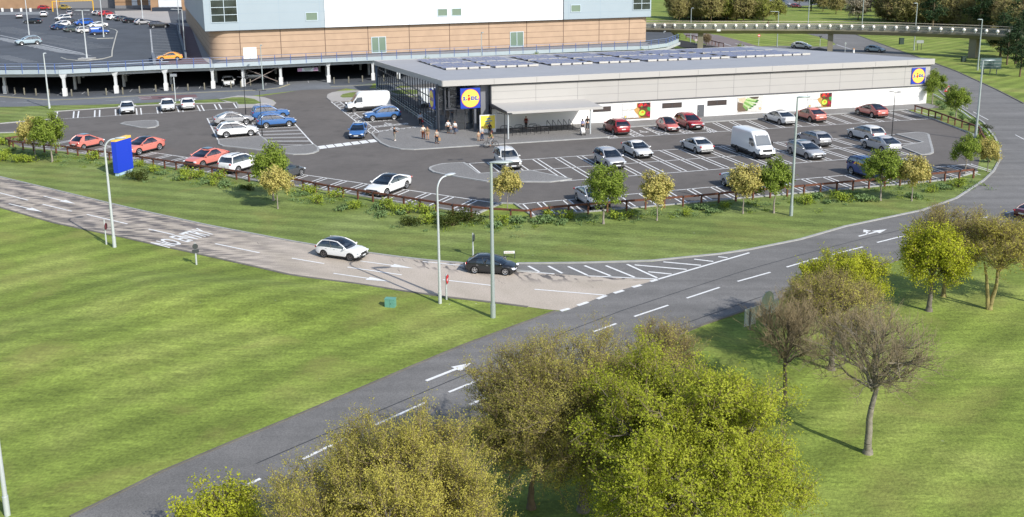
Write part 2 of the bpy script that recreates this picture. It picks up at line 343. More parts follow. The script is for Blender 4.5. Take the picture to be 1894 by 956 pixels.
mb = MB(); nseg = 14; uvs = []; acc = 0.; rows = []
def resample(pl, n):
    ds = [0.]
    for a, b in zip(pl, pl[1:]): ds.append(ds[-1]+(b-a).length)
    out = []
    for i in range(n):
        s = ds[-1]*i/(n-1); k = min(max(j for j in range(len(ds)) if ds[j] <= s+1e-6), len(pl)-2); out.append(pl[k].lerp(pl[k+1], (s-ds[k])/(ds[k+1]-ds[k])))
    return out
tt, bb = resample(top_, 80), resample(bot_, 80)
for i in range(80):
    if i: acc += (((tt[i]+bb[i])-(tt[i-1]+bb[i-1]))/2).length
    for j in range(5):
        p = bb[i].lerp(tt[i], j/4); p.z = Z_SLIP; mb.v.append(tuple(p)); uvs.append((acc, j/4))
mb.f = [(i*5+j, (i+1)*5+j, (i+1)*5+j+1, i*5+j+1) for i in range(79) for j in range(4)]; mb.mi = [0]*len(mb.f)
SLIPLEN = acc
o = struct('slip_road', mb, slip_mat()); uvl = o.data.uv_layers.new(name='UVMap')
for lp in o.data.loops: uvl.data[lp.index].uv = uvs[lp.vertex_index]
# dark asphalt with hatching between slip road and main road
mb = MB(); pts = A([(940, 488.5), (1010, 488.6), (1077, 487.4), (1140, 485.8), (1210, 484), (1260, 478.5), (1330.8, 471), (1385, 463), (1388, 468.5), (1217, 517.5), (1086, 510.5), (957, 501.5), (880, 494)], .024)
mb.poly(pts); struct('hatched_strip', mb, ROADM)
# verge bank between the slip road and the car park: its own sheet of rougher grass
mb = MB(); vb = A([(-60, 232), (0, 247), (36, 270), (121, 282), (243, 299), (400, 325), (552, 347), (640, 359), (727, 374), (840, 391), (882, 397), (930, 401), (986, 401.5), (1060, 396), (1240, 380), (1480, 358), (1720, 337), (1795, 325), (1815, 300), (1812, 268), (1799, 249), (1723, 220), (1690, 206), (1700, 190), (1716, 180), (1734, 166)], .006)
vo = A([(1755, 185), (1781.5, 203), (1819.5, 228), (1842, 257), (1850, 275), (1849, 297), (1838, 317), (1819.5, 334.6), (1769, 367.5), (1705.5, 390), (1640, 404), (1563.5, 420), (1480, 444), (1385, 463), (1330, 471), (1204, 483), (1077, 487), (955, 488.5), (856, 487), (780, 481), (682, 468), (540, 447), (480, 435), (380, 416), (253, 388), (126, 358), (0, 327.6), (-60, 313)], .006)
mb.poly(vb+vo); struct('verge', mb, VERGE)

# ------------------------------------------------------------------ car park sheet, access road, footways
mb = MB(); cp = A([(-60, 236), (0, 229), (44, 225), (98.8, 220.5), (101.4, 206.6), (270, 195.5), (437, 189.6), (441.5, 199.8), (470, 198), (500, 196), (511, 191), (507, 185), (480, 178), (560, 166), (640, 163), (612, 172), (604, 181), (612, 187.5), (660, 187.4), (715, 176)], Z_PARK)
cp += [P(-22.8, -40, Z_PARK), P(-21.4, -2, Z_PARK), P(-14.2, 2.6, Z_PARK), P(-14.2, .1, Z_PARK), P(55.4, .1, Z_PARK), P(55.4, 4, Z_PARK), P(48.7, 4.4, Z_PARK)]
cp += A([(1723, 219.5), (1799, 248.6), (1811, 267), (1812.5, 290), (1807, 318), (1760, 331.5), (1720, 336), (1556, 351), (1480, 357.4), (1295.8, 373.8), (1240, 378.9), (1060, 394.6), (986, 400.4), (952, 377.5), (928, 376.5), (882, 396), (855.5, 392), (840, 390), (726.7, 373), (640, 357.8), (552, 345), (476, 335), (400, 322.2), (243, 297.3), (121.6, 280.3), (38, 271.3), (20, 262), (35.5, 245.4), (0, 246), (-60, 249)], Z_PARK)
mb.poly(cp); struct('car_park', mb, PARKM)
mb = MB(); ac = A([(-80, 179), (0, 175), (50, 179.5), (93.8, 182.5), (170, 179.5), (253, 174.9), (330, 170.6), (405, 167), (479, 164.7), (512, 161), (532, 154.8), (540, 147), (600, 147), (612, 158), (690, 155.5)], Z_ACC)
ac += [P(-24, -47, Z_ACC), P(57, -49.5, Z_ACC), P(57, -45.2, Z_ACC), P(-22.9, -45.2, Z_ACC)]+A([(697, 168), (668, 167), (640, 163.2), (560, 166.2), (470, 176.5), (405, 182.5), (350, 186), (253, 191), (170, 193.8), (91, 195), (40, 197), (0, 197.7), (-80, 203)], Z_ACC)
mb.poly(ac); struct('access_road', mb, ACCESSM)
mb = MB(); mb.poly(A([(255, 178.5), (362, 174.5), (366, 181), (262, 184.5)], .021)); struct('speed_table', mb, tarmac('red_asphalt', '#70585a', .1, .2))
mb = MB()
for a, b in (((256, 180.6), (279, 178.8)), ((257, 183.2), (281, 181.2)), ((344, 180.6), (366, 180.2)), ((342, 182.6), (364, 183))): mb.ribbon(A([a, b]), .35, .026)
for a, b in (((32, 189.6), (82, 190.6)), ((-20, 188), (10, 188.4)), ((195, 186.4), (248, 184.2))): mb.ribbon(A([a, b]), .14, .026)
struct('access_road_markings', mb, FADED)
mb = MB(); mb.ribbon(A([(-30, 176.4), (0, 178.4), (50, 182), (93.8, 185.2), (170, 182.2), (253, 177.4), (330, 173), (405, 169.4), (479, 166.8), (516, 162.5), (536, 155.8)]), .35, .024)
mb.ribbon(A([(612, 160.2), (690, 157.5)]), .3, .024); struct('yellow_lines', mb, YELL)
# footway noses beside the entrance and small lawns
mb = MB(); fw = [(404, 184), (440, 177.5), (470, 178.2), (490, 181), (505, 186), (511, 191), (507, 195), (498, 197), (470, 198.6), (441.5, 200), (437, 190.4), (420, 189.8)]
mb.prism(A(fw), 0., .1); fw2 = [(604, 181), (606, 175), (614, 171.5), (628, 169), (665, 167.4), (695, 168.5), (715, 176), (640, 188), (612, 187.6)]
mb.prism(A(fw2), 0., .1); struct('footway', mb, FOOTM)
mb = MB(); mb.prism(A([(404, 185), (430, 181), (450, 180.8), (470, 184), (484, 191.3), (470, 193.3), (442, 193.8), (437, 190.6)]), .09, .115); mb.prism(A([(629, 179), (634, 175), (648, 172.2), (664, 171), (690, 171), (690, 178), (664, 180.5), (634, 181.4)]), .09, .115)
mb.poly(A([(-80, 203.4), (0, 198), (91, 195.3), (170, 194.2), (253, 191.3), (350, 186.3), (405, 182.8), (437, 189), (270, 195), (101, 206), (98, 220), (44, 224.5), (0, 228.5), (-80, 238)], .008))
struct('lawn_strip', mb, VERGE)
# plaza and pavement along the store (raised, kerbed)
mb = MB(); pv = [P(*q) for q in [(-29.0, -2.9), (-23.6, -4.6), (-21.6, -8), (-22.85, -44), (-21.9, -44), (-21.25, -1.6), (-21.25, -.96), (-14.3, -.96), (-14.3, -.2), (55.4, -.2), (55.4, 2.1), (53.3, 4.0), (37.8, 4.05), (4, 4.25), (-.6, 4.4), (-1.5, 10.3), (-12, 10.25), (-18.3, 10.2), (-25.0, 10.25), (-26.8, 10.2), (-28.2, 9.4), (-29.3, 7.7), (-29.9, 5.0), (-30.1, 1.5)]]
mb.prism(pv, 0., .1); struct('pavement', mb, PAVEM)
mb = MB()
mb.kerb([P(*q) for q in [(-30.15, -2.4), (-30.15, 1.5), (-29.95, 5.0), (-29.35, 7.75), (-28.25, 9.5), (-26.8, 10.3), (-25.0, 10.35), (-18.3, 10.3), (-12, 10.35), (-1.45, 10.4)]], .28, 0, .125)
mb.kerb([P(-.6, 4.5), P(4, 4.35), P(37.8, 4.15), P(48.8, 4.1)], .28, 0, .125)
mb.kerb(A([(0, 229), (44, 225), (98.8, 220.3), (101.2, 206.8), (270, 195.2), (437, 189.6), (441.5, 199.8)]), .3, 0, .12)
mb.kerb(A([(-60, 249), (0, 246), (35.5, 245.2)]), .3, 0, .12)
mb.kerb(A([(38, 271.3), (121.6, 280.3), (243, 297.3), (400, 322.2), (476, 335), (552, 345), (640, 357.8), (726.7, 373), (840, 390), (855.5, 392), (882, 396), (928, 376.5), (952, 377.5), (986, 400.4), (1060, 394.6), (1240, 378.9), (1480, 357.4), (1556, 351), (1720, 336), (1760, 331.5), (1807, 318)]), .25, 0, .12)
mb.kerb(A([(1675, 204), (1723, 219.4), (1799, 248.5), (1811, 267)]), .25, 0, .12)
isl = {'left_block': [(-49.65, -4.1), (-49.5, -.9), (-49.0, .45), (-47, 2.3), (-44.48, 4.9), (-42.6, 7.1), (-41.0, 8.6), (-39.6, 8.9), (-38.7, 8.5), (-38.05, 7.4), (-37.85, 5.8), (-38.14, 3.2), (-42.9, 3.6), (-44.3, -4.9)],
       'mid_left': [(-27.28, 21.9), (-27.0, 20.9), (-26.4, 20.2), (-25.34, 19.5), (-22.93, 19.6), (-22.72, 25.6), (-17.0, 25.9), (-14.2, 31.2), (-16.6, 31.6), (-22.79, 29.4), (-25.2, 26.3), (-26.46, 24.5), (-27.1, 23.3)],
       'mid_right': [(34.2, 20.5), (37.33, 20.25), (37.9, 20.5), (38.05, 21.2), (37.87, 21.9), (31.4, 30.5), (30.5, 31.6), (29.53, 32.2), (28.4, 32.3), (29.3, 27.4), (33.75, 26.0)],
       'triangle': [(-62.94, -21.45), (-62.47, -22.6), (-59.63, -23.1), (-58.4, -22.7), (-58.0, -21.3), (-57.76, -18.2), (-58.1, -16.9), (-59.0, -16.5), (-60.13, -17.4)]}
for k_ in isl: mb.kerb([P(*q) for q in isl[k_]], .28, 0, .13, closed=True)
mb.kerb([Vector((p.x, p.y, 0)) for p in tt[10:73]], .16, 0, .1); mb.kerb(A([(957, 488.2), (1077, 486.9), (1204, 483.2), (1330.8, 470.5), (1385, 462.5), (1480, 443.5), (1563.5, 419.4), (1640, 403.4), (1705.5, 389.4), (1769, 367), (1819.5, 334), (1838, 316.5), (1848.5, 297), (1849.5, 275), (1841, 256), (1819, 227), (1781, 202), (1755, 184.5), (1734, 165)]), .22, 0, .1)
struct('kerb', mb, KERBM)
mb = MB(); mb.kerb(A([(p[0], p[1]-.3) for p in up_px]), .14, 0, .06); mb.kerb([Vector((p.x, p.y, 0)) for p in bb[10:70]], .25, 0, .03); mb.kerb(A([(1584, 64.4), (1642, 85.8), (1693, 103.8), (1730, 117.3), (1769, 131.8), (1845, 166.8), (1894, 191.8)]), .25, 0, .1)
mb.kerb([p.copy() for p in low_pt[6:14]], .18, 0, .06); struct('road_edging', mb, M('earthy_edge', '#67635b', .9, var=.25, vscale=.8))
mb = MB()
for k_ in isl: mb.prism([P(*q) for q in isl[k_]], 0., .12)
struct('traffic_island', mb, PAVEM)

# ------------------------------------------------------------------ car park markings
mb = MB(); ZM = .017; LW = .15
def ln(a, b, wd=LW): a = Vector(a); b = Vector(b); a.z = b.z = ZM; mb.ribbon([a, b], wd)
UM = [-22.4, -20.0, -17.3, -14.58, -11.85, -9.15, -6.45, -3.8, -1.23, 1.34, 3.93, 6.53, 9.12, 11.72, 14.32, 16.9, 19.5, 22.1, 24.7, 27.25, 29.85, 32.5]
def mid_u(i, w_):                                    # bays widen slightly towards the left end
    return UM[i]
for i, u0 in enumerate(UM):
    for du in ((-.3, .3) if 0 < i < 21 else (0,)):
        if i >= 1 or True: ln(P(u0+du, 19.85), P(u0+du, 25.65))
        if 2 <= i <= 20 and not (i == 20): ln(P(u0+du, 25.65), P(u0+du, 31.2))
ln(P(-22.9, 19.95), P(34.2, 19.8+.5)); ln(P(-22.4, 25.6), P(33.6, 25.85)); ln(P(-15.5, 31.5), P(28.5, 31.4))
# bays along the store wall
for i in range(15):
    u0 = 13.35+2.58*i if i else 12.9
    if i == 14: ln(P(u0, 4.9), P(u0-1.2, 11.6)); continue
    for du in (-.28, .28): ln(P(u0+du+.6, 4.75), P(u0+du-.3, 11.5))
ln(P(-1.2, 10.9), P(47.3, 11.7))
# accessible bays: hatched transfer zones with cross pattern
def hatch(q0, q1, q2, q3, n):
    """q0-q1 one long side, q3-q2 the other; border plus zig-zag"""
    q = [Vector(p) for p in (q0, q1, q2, q3)]; ln(q[0], q[1]); ln(q[3], q[2]); ln(q[1], q[2])
    for k in range(n):
        a, b = k/n, (k+1)/n; l0, l1, r0, r1 = q[0].lerp(q[1], a), q[0].lerp(q[1], b), q[3].lerp(q[2], a), q[3].lerp(q[2], b)
        ln(l0, r1, .12); ln(r0, l1, .12)
for u0, u1 in ((-1.7, -.4), (1.85, 3.1), (5.4, 6.8), (8.95, 10.25), (12.5, 13.6)): hatch(P(u0+.3, 4.9), P(u0, 11.0), P(u1, 11.0), P(u1+.3, 4.9), 6)
def wheelchair(c, ux, uy, s):
    c = Vector(c); ux = Vector(ux).normalized()*s; uy = Vector(uy).normalized()*s
    q = lambda a, b: c+ux*a+uy*b
    ring = [q(-.05+.36*math.cos(t), -.2+.36*math.sin(t)) for t in [math.pi*(.75+k*.125) for k in range(12)]]
    for a, b in zip(ring, ring[1:]): ln(a, b, s*.13)
    ln(q(-.08, .62), q(0, .05), s*.16); ln(q(0, .05), q(.34, .05), s*.14); ln(q(.34, .05), q(.5, -.42), s*.14); ln(q(-.06, .32), q(.28, .32), s*.12)
    ln(q(-.18, .78), q(.02, .78), s*.2)
wheelchair(P(4.35, 8.0), P(1, .1)-P(0, 0), P(0, -1)-P(0, 0), 1.15)
# lower right row
UR = [-21.9]+[-20.2+2.64*i for i in range(0, 20)]
for i, u0 in enumerate(UR):
    if u0 > 31: break
    top, bot = 39.05-.022*(u0+22), 43.6-.03*max(0, u0+5)
    for du in ((-.28, .28) if i else (0,)): ln(P(u0+du, top), P(u0+du-.2, bot))
ln(P(-22.7, 39.1), P(30.5, 37.95))
# lower left diagonal row: bays hang off the line towards the fence
D0, D1 = P(-63.5, -5.3), P(-23.9, 38.4); dd = (D1-D0).normalized(); dn = Vector((-dd.y, dd.x, 0)); dn = dn if dn.dot(P(0, 1)-P(0, 0)) > 0 else -dn
def LL(s, n): return D0+dd*s+dn*n
LLL = (D1-D0).length
ln(LL(-7, 0), LL(LLL, 0)); KLL = [LLL-.15-2.72*k for k in range(25)]
for i, s in enumerate(KLL):
    if s < -8: break
    for du in ((-.3, .3) if i else (0,)): ln(LL(s+du, 0), LL(s+du+.4, 4.35))
# left block of head-to-head bays
B00, B01, B02 = [at(*p) for p in ((383.2, 218.8), (457.3, 213.7), (525, 206.7))]; B10, B11, B12 = [at(*p) for p in ((403.4, 259.3), (492.8, 267.6), (580.8, 268.2))]
M1 = at(482, 252.4)
ln(B00, B10, .18); ln(B01, B11, .15); ln(B02, B12, .18); ln(B00, B01); ln(B01, B02); ln(B10, M1); ln(B11, B12)
for k in range(1, 8):
    a, b = B00.lerp(B10, k/7.0), B01.lerp(M1, k/7.)
    for s in (-.25, .25): ln(a+(B10-B00).normalized()*s, b+(M1-B01).normalized()*s)
for k in range(1, 10):
    a, b = B01.lerp(B11, k/10.), B02.lerp(B12, k/10.)
    for s in (-.25, .25): ln(a+(B11-B01).normalized()*s, b+(B12-B02).normalized()*s)
# upper row of bays against the lawn
for xa, ya, xb, yb in [(106.4, 206.8, 104, 220.4), (136.8, 206, 135.6, 218.6), (145.7, 205.3, 143.8, 218), (175.5, 204.1, 175, 216.6), (184.4, 203.4, 184, 216.2), (213.5, 202.2, 214, 214), (222, 201.6, 222.5, 213.6), (252, 200.4, 253.5, 212.4), (260, 199.9, 261.7, 211.8), (290, 198.3, 292, 210), (297, 197.8, 299.5, 209.5), (327, 196.5, 331, 207.5), (334.5, 196, 339, 207), (364.5, 194.6, 370.5, 205.5), (371.8, 194.2, 377.6, 205), (396.5, 192.8, 401.5, 202.3), (404.7, 192.4, 409.8, 201.7), (432, 190.9, 438.3, 200.4)]: ln(at(xa, ya), at(xb, yb), .2)
ln(at(98.8, 220.8), at(441.5, 199.9))
# zebra studs of the crossing
for k in range(7):
    c = at(596+k*15.45, 272.3-k*1.95); e1 = (at(611, 270)-at(596, 272)).normalized(); e2 = (at(600.5, 275.8)-at(593.5, 269)).normalized()
    mb.poly([Vector((*(c+e1*a*.5+e2*b*.95).xy, ZM)) for a, b in ((-1, -1), (1, -1), (1, 1), (-1, 1))])
# parent-and-child / accessible bays left of the entrance
TB0, TB1, TB2, TB3 = [at(*p) for p in ((612.3, 188), (686.4, 247), (701.6, 244.4), (628, 187.4))]
hatch(TB0, TB1, TB2, TB3, 13)
T0, T1 = at(701.6, 244.4), at(774, 236.2)
for k, (a, b) in enumerate((((701.6, 244.4), (774, 236.2)), ((690.5, 236), (755, 229.5)), ((680.5, 226.5), (744, 220.5)), ((668.5, 217), (730, 211)), ((655, 208.5), (675, 206.3)))):
    a0, b0 = at(*a), at(*b); nrm = (at(a[0]-9, a[1]-7)-a0).normalized()*.95; hatch(a0, b0, b0+nrm, a0+nrm, 7)
for c in ((716.5, 229), (728.5, 236.8)): wheelchair(at(*c), at(c[0]+8, c[1]-.8)-at(*c), at(c[0]-6, c[1]-5)-at(*c), 1.2)
struct('car_park_markings', mb, WHITE)

# ------------------------------------------------------------------ road markings
mb = MB(); ZM = .031
def pl(a, b, wd=.16): ln(at(*a), at(*b), wd)
for a, b in [((694, 787), (787, 745)), ((830, 726), (914, 692)), ((948, 677), (1020, 647)), ((1098, 614), (1140, 599)), ((1173, 586), (1236, 565)), ((1270, 552), (1331, 532)), ((1364, 521), (1425, 504)), ((1455, 494.5), (1512, 477.5)), ((1540, 471), (1596, 457)), ((1622, 449), (1672, 436.5)), ((1700, 429), (1750, 417)), ((1782, 412), (1800, 406.5)), ((1815, 404), (1830, 401)), ((1860, 394.5), (1894, 386)), ((438, 907), (482, 886)), ((370, 938), (408, 921)), ((560, 850), (640, 811))]: pl(a, b, .17)
for a, b in [((869, 749), (930, 723)), ((960, 710), (1020, 685))]: pl(a, b, .2)
pl((1217, 517), (1386, 468), .2); pl((957, 502), (1025.4, 507)); pl((1086, 510.7), (1217, 516.8)); pl((782, 484.2), (856, 491.8))
for a, b in [((305, 365), (385, 408)), ((450, 365), (553, 418)), ((595, 368), (735, 432)), ((715, 362), (905, 437)), ((870, 362), (1080, 447)), ((1025, 352), (1245, 452)), ((1080, 357), (1460, 390)), ((1180, 407), (1350, 424)), ((1290, 335), (1565, 360)), ((1515, 315), (1655, 332)), ((1690, 297), (1758, 304))]: pl((900+a[0]/3.946, 400+a[1]/3.946), (900+b[0]/3.946, 400+b[1]/3.946), .2)
for a, b in [((540, 693), (605, 675)), ((665, 653), (740, 628)), ((808, 605), (872, 580)), ((930, 563), (1000, 543)), ((1065, 520), (1128, 503)), ((1195, 478), (1245, 465))]: pl((900+a[0]/3.946, 400+a[1]/3.946), (900+b[0]/3.946, 400+b[1]/3.946), .3)
for a, b in [((-40, 346.5), (52, 370.7)), ((78.6, 378), (133, 391)), ((161, 397), (235.7, 414.5)), ((275, 424), (322, 434.5)), ((398, 451), (480, 468)), ((540, 478), (599.6, 488)), ((642.6, 494.5), (743, 509)), ((819, 518), (910, 528.5)), ((988.7, 535.6), (1120.5, 546.5))]: pl(a, b, .16)
def arrow(p0, p1, wd=.16, hl=.36, hw=.36):
    a, b = at(*p0), at(*p1); d = b-a; L_ = d.length; d.normalize(); n = Vector((-d.y, d.x, 0)); m = a+d*L_*(1-hl); ln(a, m, wd)
    mb.add([(*(m+n*hw).xy, ZM), (*(m-n*hw).xy, ZM), (*b.xy, ZM)], [(0, 1, 2)]); return a, b, d, n
arrow((788, 705), (871.6, 672), .22, .35, .42)
a, b, d, n = arrow((1588, 437.5), (1640, 424.5), .2, .4, .4); m = a+d*(b-a).length*.3; ln(m, m+n*.4+d*.5, .2); q = m+n*.5+d*.65
mb.add([(*(q-d*.5).xy, ZM), (*(q+d*.45-n*.1).xy, ZM), (*(q+n*.55+d*.25).xy, ZM)], [(0, 1, 2)])
for p0, p1 in (((81, 363), (139.5, 377.2)), ((16.5, 377), (78.6, 392.2)), ((666.7, 483.2), (765.5, 496.8)), ((616.8, 506), (723.7, 521.6))): arrow(p0, p1, .15, .4, .34)
vs, fs = text_mesh('NO ENTRY', .02)
b0, b1, t0, t1 = [at(*p) for p in ((313.5, 459.2), (399.6, 432.4), (277.5, 449.2), (364.5, 422.0))]
mb.add([(*(b0.lerp(b1, x).lerp(t0.lerp(t1, x), y)).xy, ZM) for x, y in vs], fs)
for a, b in (((1771, 191), (1790, 201.5)), ((1800, 207), (1828, 222)), ((1878, 249.5), (1894, 258))): pl(a, b, .13)
struct('road_markings', mb, WHITE)
mb = MB(); ZM = .027
for pts in ([(474, 858), (560, 821), (700, 761), (830, 706), (960, 653.5), (1050, 613), (1150, 575), (1262, 538), (1380, 500), (1480, 472), (1600, 441), (1700, 418)], [(1020, 700), (1130, 652), (1280, 594), (1400, 552), (1520, 515)]):
    mb.ribbon(A(pts), .07, ZM)
struct('road_seam', mb, SEAM)
# side road beyond the store and dark service yard behind it
mb = MB(); mb.poly(A([(1262, 60), (1300, 60.5), (1330, 65), (1365, 74), (1402, 85), (1445, 88), (1445, 94), (1330, 92), (1300, 80), (1270, 68)], .018)); struct('side_road', mb, tarmac('brown_asphalt', '#7a706e', .1, .2))
mb = MB()
for a, b in (((1287, 64.6), (1313, 73.4)), ((1328, 77.5), (1352, 84.5)), ((1360, 80.5), (1384, 86)), ((1547, 82.5), (1575, 91.5))): mb.ribbon(A([a, b]), .4, .028)
struct('side_road_markings', mb, FADED)
mb = MB(); mb.poly(A([(1206, 76), (1260, 74.2), (1336, 88.5), (1310, 92), (1288, 92.5)], .03)); mb.poly(A([(1478, 96), (1515, 87), (1560, 101.5)], .03)); struct('service_yard', mb, M('dark_yard', (.022, .019, .017), .9))
mb = MB(); mb.poly([at(1410, 14), at(1500, 10), at(1560, 4), at(1560, -6), at(1380, -6)]); [mb.v.__setitem__(i, (*v[:2], .02)) for i, v in enumerate(mb.v)]; struct('far_car_park', mb, ACCESSM)
# ------------------------------------------------------------------ building materials
RENDER = M('white_render', '#e9e7e4', .75, var=.02, vscale=.8)
CLAD = M('silver_grey_cladding', '#aba8a4', .5, var=.02, vscale=.5)
FASC = M('fascia_grey', '#b0ada9', .5)
ROOFM = M('roof_membrane', '#9c9c9f', .6, var=.04, vscale=.3)
ANTH = M('anthracite', '#3c3e44', .45)
SEAMG = M('panel_joint', '#7e7d7c', .7)
DGLASS = M('dark_glass', (.018, .021, .026), .04, spec=.9)
STEEL = M('galvanised_steel', '#a9b3b1', .45, .35)
POLEW = M('pale_steel', '#c3c8ca', .45, .3)
BLACKM = M('black_metal', (.02, .021, .024), .45)
BLUEP = M('sign_blue', '#1c3fae', .45)
YELP = M('sign_yellow', '#f3d95a', .45)
REDP = M('sign_red', '#d8232c', .45)
def clear_glass(name, tint=(.55, .58, .6), mixf=.55):
    m = bpy.data.materials.new(name); m.use_nodes = True; t = m.node_tree; t.nodes.remove(t.nodes['Principled BSDF']); o = t.nodes['Material Output']
    tr = t.nodes.new('ShaderNodeBsdfTransparent'); tr.inputs[0].default_value = (*tint, 1); gl = t.nodes.new('ShaderNodeBsdfGlossy'); gl.inputs['Roughness'].default_value = .02; gl.inputs[0].default_value = (.85, .88, .9, 1)
    fr = t.nodes.new('ShaderNodeFresnel'); fr.inputs[0].default_value = 1.7; ad = t.nodes.new('ShaderNodeMath'); ad.operation = 'ADD'; ad.inputs[1].default_value = mixf-.5
    mx = t.nodes.new('ShaderNodeMixShader'); t.links.new(fr.outputs[0], ad.inputs[0]); t.links.new(ad.outputs[0], mx.inputs[0]); t.links.new(tr.outputs[0], mx.inputs[1]); t.links.new(gl.outputs[0], mx.inputs[2]); t.links.new(mx.outputs[0], o.inputs[0])
    MATS[name] = m; return m
SHOPG = clear_glass('shop_glass', (.82, .84, .86), .57)
def uw(mb, u0, u1, w0, w1, z0, z1): return mb.box(u0, u1, w0, w1, z0, z1, T=lambda v: P(v.x, v.y, v.z))
def uq(mb, u0, u1, z0, z1, w_): return mb.quad(P(u0, w_, z0), P(u1, w_, z0), P(u1, w_, z1), P(u0, w_, z1))

# ------------------------------------------------------------------ supermarket
store = thing('supermarket', 'long low supermarket with white walls, grey cladding and glass entrance corner', 'supermarket', P(17, -20), 0)
store.location = (0, 0, 0); store.location = P(17, -20)
INV = Matrix.Translation(-P(17, -20))
def child(mb, name, mat, par=store, **k):
    o = mb.build(name, mat, None, **k); o.parent = par; o.matrix_parent_inverse = Matrix.Identity(4)
    r = par
    off = Vector((0, 0, 0))
    while r is not None: off += r.location; r = r.parent
    o.location = -off; return o
def roofz(w_): return 6.95+(w_-.5)*1.85/45.5
UL, UR_, WB = -21.0, 55.9, -45.0
# white lower walls, grey upper cladding
mb = MB(); uw(mb, -14.3, 55.4, -.25, 0, 0, 2.86); mb.prism([P(55.4, -.25), P(51.1, -44.6), P(50.85, -44.6), P(55.15, -.25)], 0, 2.86); uw(mb, -22.8, 51.1, -44.9, -44.6, 0, 2.86); child(mb, 'wall', RENDER)
mb = MB(); uw(mb, -14.3, 55.55, -.25, .14, 2.86, 6.12); mb.prism([P(55.55, -.25), P(51.25, -44.6), P(50.85, -44.6), P(55.15, -.25)], 2.86, 5.0); uw(mb, -22.8, 51.1, -44.9, -44.6, 2.86, 4.6)
mb.m = 1
for u0 in [-8.05, -2.03, 3.97, 9.97, 15.95, 21.9, 27.8, 33.7, 39.6, 45.3, 51.0]: uw(mb, u0-.025, u0+.025, .14, .148, 2.95, 6.12)
for z0 in (4.1, 5.15): uw(mb, -14.2, 55.5, .14, .146, z0-.018, z0+.018)
child(mb, 'cladding', [CLAD, SEAMG])
mb = MB(); uw(mb, -14.3, 55.6, .14, .2, 2.84, 2.95); uw(mb, -14.3, 55.9, .1, .3, 6.0, 6.16); uw(mb, -14.42, -14.28, -.1, .24, 0.1, 6.12); child(mb, 'flashing', ANTH)
# roof slab with deep fascia; falls gently to the back
mb = MB(); z1, z0 = roofz(.5), roofz(WB)
top = [P(UL, .5, z1), P(UR_, .5, z1), P(51.6, WB, z0), P(-23.2, WB, z0)]; bot = [Vector((p.x, p.y, p.z-.06)) for p in top]
mb.add(top+bot, [(0, 1, 2, 3), (7, 6, 5, 4)]); child(mb, 'roof', ROOFM)
mb = MB()
def fas(a, b, h0, h1):
    a, b = Vector(a), Vector(b); d = (b-a).normalized(); n = Vector((-d.y, d.x, 0)).normalized()*.08; zz = Vector((0, 0, 1))
    vs = [a-n, b-n, b+n, a+n]; mb.add([v+zz*.05 for v in vs]+[vs[0]-zz*h0, vs[1]-zz*h1, vs[2]-zz*h1, vs[3]-zz*h0], [(0, 1, 2, 3), (0, 1, 5, 4), (1, 2, 6, 5), (2, 3, 7, 6), (3, 0, 4, 7), (7, 6, 5, 4)])
fas(top[0], top[1], .72, .8); fas(top[1], top[2], .75, .75); fas(top[3], top[0], .72, .72); fas(top[2], top[3], .5, .5)
mb.m = 1
for u0 in [-14.0, -8.05, -2.03, 3.97, 9.97, 15.95, 21.9, 27.8, 33.7, 39.6, 45.3, 51.0]: uw(mb, u0-.02, u0+.02, .58, .59, 6.25, 6.95)
child(mb, 'fascia', [FASC, SEAMG])
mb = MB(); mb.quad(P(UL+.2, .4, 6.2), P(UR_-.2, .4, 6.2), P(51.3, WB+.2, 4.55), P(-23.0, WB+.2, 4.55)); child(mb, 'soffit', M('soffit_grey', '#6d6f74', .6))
# glazed long side: panes, mullions, rails
def G0(t, n=0., z=0.):                      # runs from the front corner (t=0) to the far post (t=1)
    a, b = P(-21.35, -1.6), P(-22.85, -44.4); d = (b-a); q = a+d*t; nn = Vector((d.y, -d.x, 0)).normalized(); nn = nn if nn.dot(Vector((-1, 0, 0))) > 0 else -nn
    q = q+nn*n; q.z = z; return q
def gt(t): return 6.25-1.65*t
mb = MB(); mb.quad(G0(0, 0, .12), G0(1, 0, .12), G0(1, 0, gt(1)), G0(0, 0, gt(0))); child(mb, 'side_glazing', SHOPG)
mb = MB(); NM = 26
for i in range(NM+1): t = i/NM; mb.bar(G0(t, .02, .1), G0(t, .02, gt(t)), .07, .1)
child(mb, 'mullion', ANTH)
mb = MB()
for z0 in (.16, 2.95, 4.1): mb.bar(G0(0, .03, z0), G0(1, .03, z0-(0 if z0 < 1 else .25)), .08, .09)
child(mb, 'transom', ANTH)
mb = MB(); mb.tube([P(-22.95, -44.9, 0), P(-22.95, -44.9, 4.6)], .13, 8); child(mb, 'corner_post', M('blue_grey_steel', '#6d7d92', .5))
# guard rails along the glass
for z0 in (.85, .5):
    mb = MB(); mb.tube([G0(.02, .55, z0), G0(.97, .55, z0)], .035, 6)
    if z0 > .8:
        for i in range(15): mb.tube([G0(.02+.95*i/14, .55, .05), G0(.02+.95*i/14, .55, .85)], .03, 6)
    child(mb, 'guard_rail', STEEL)
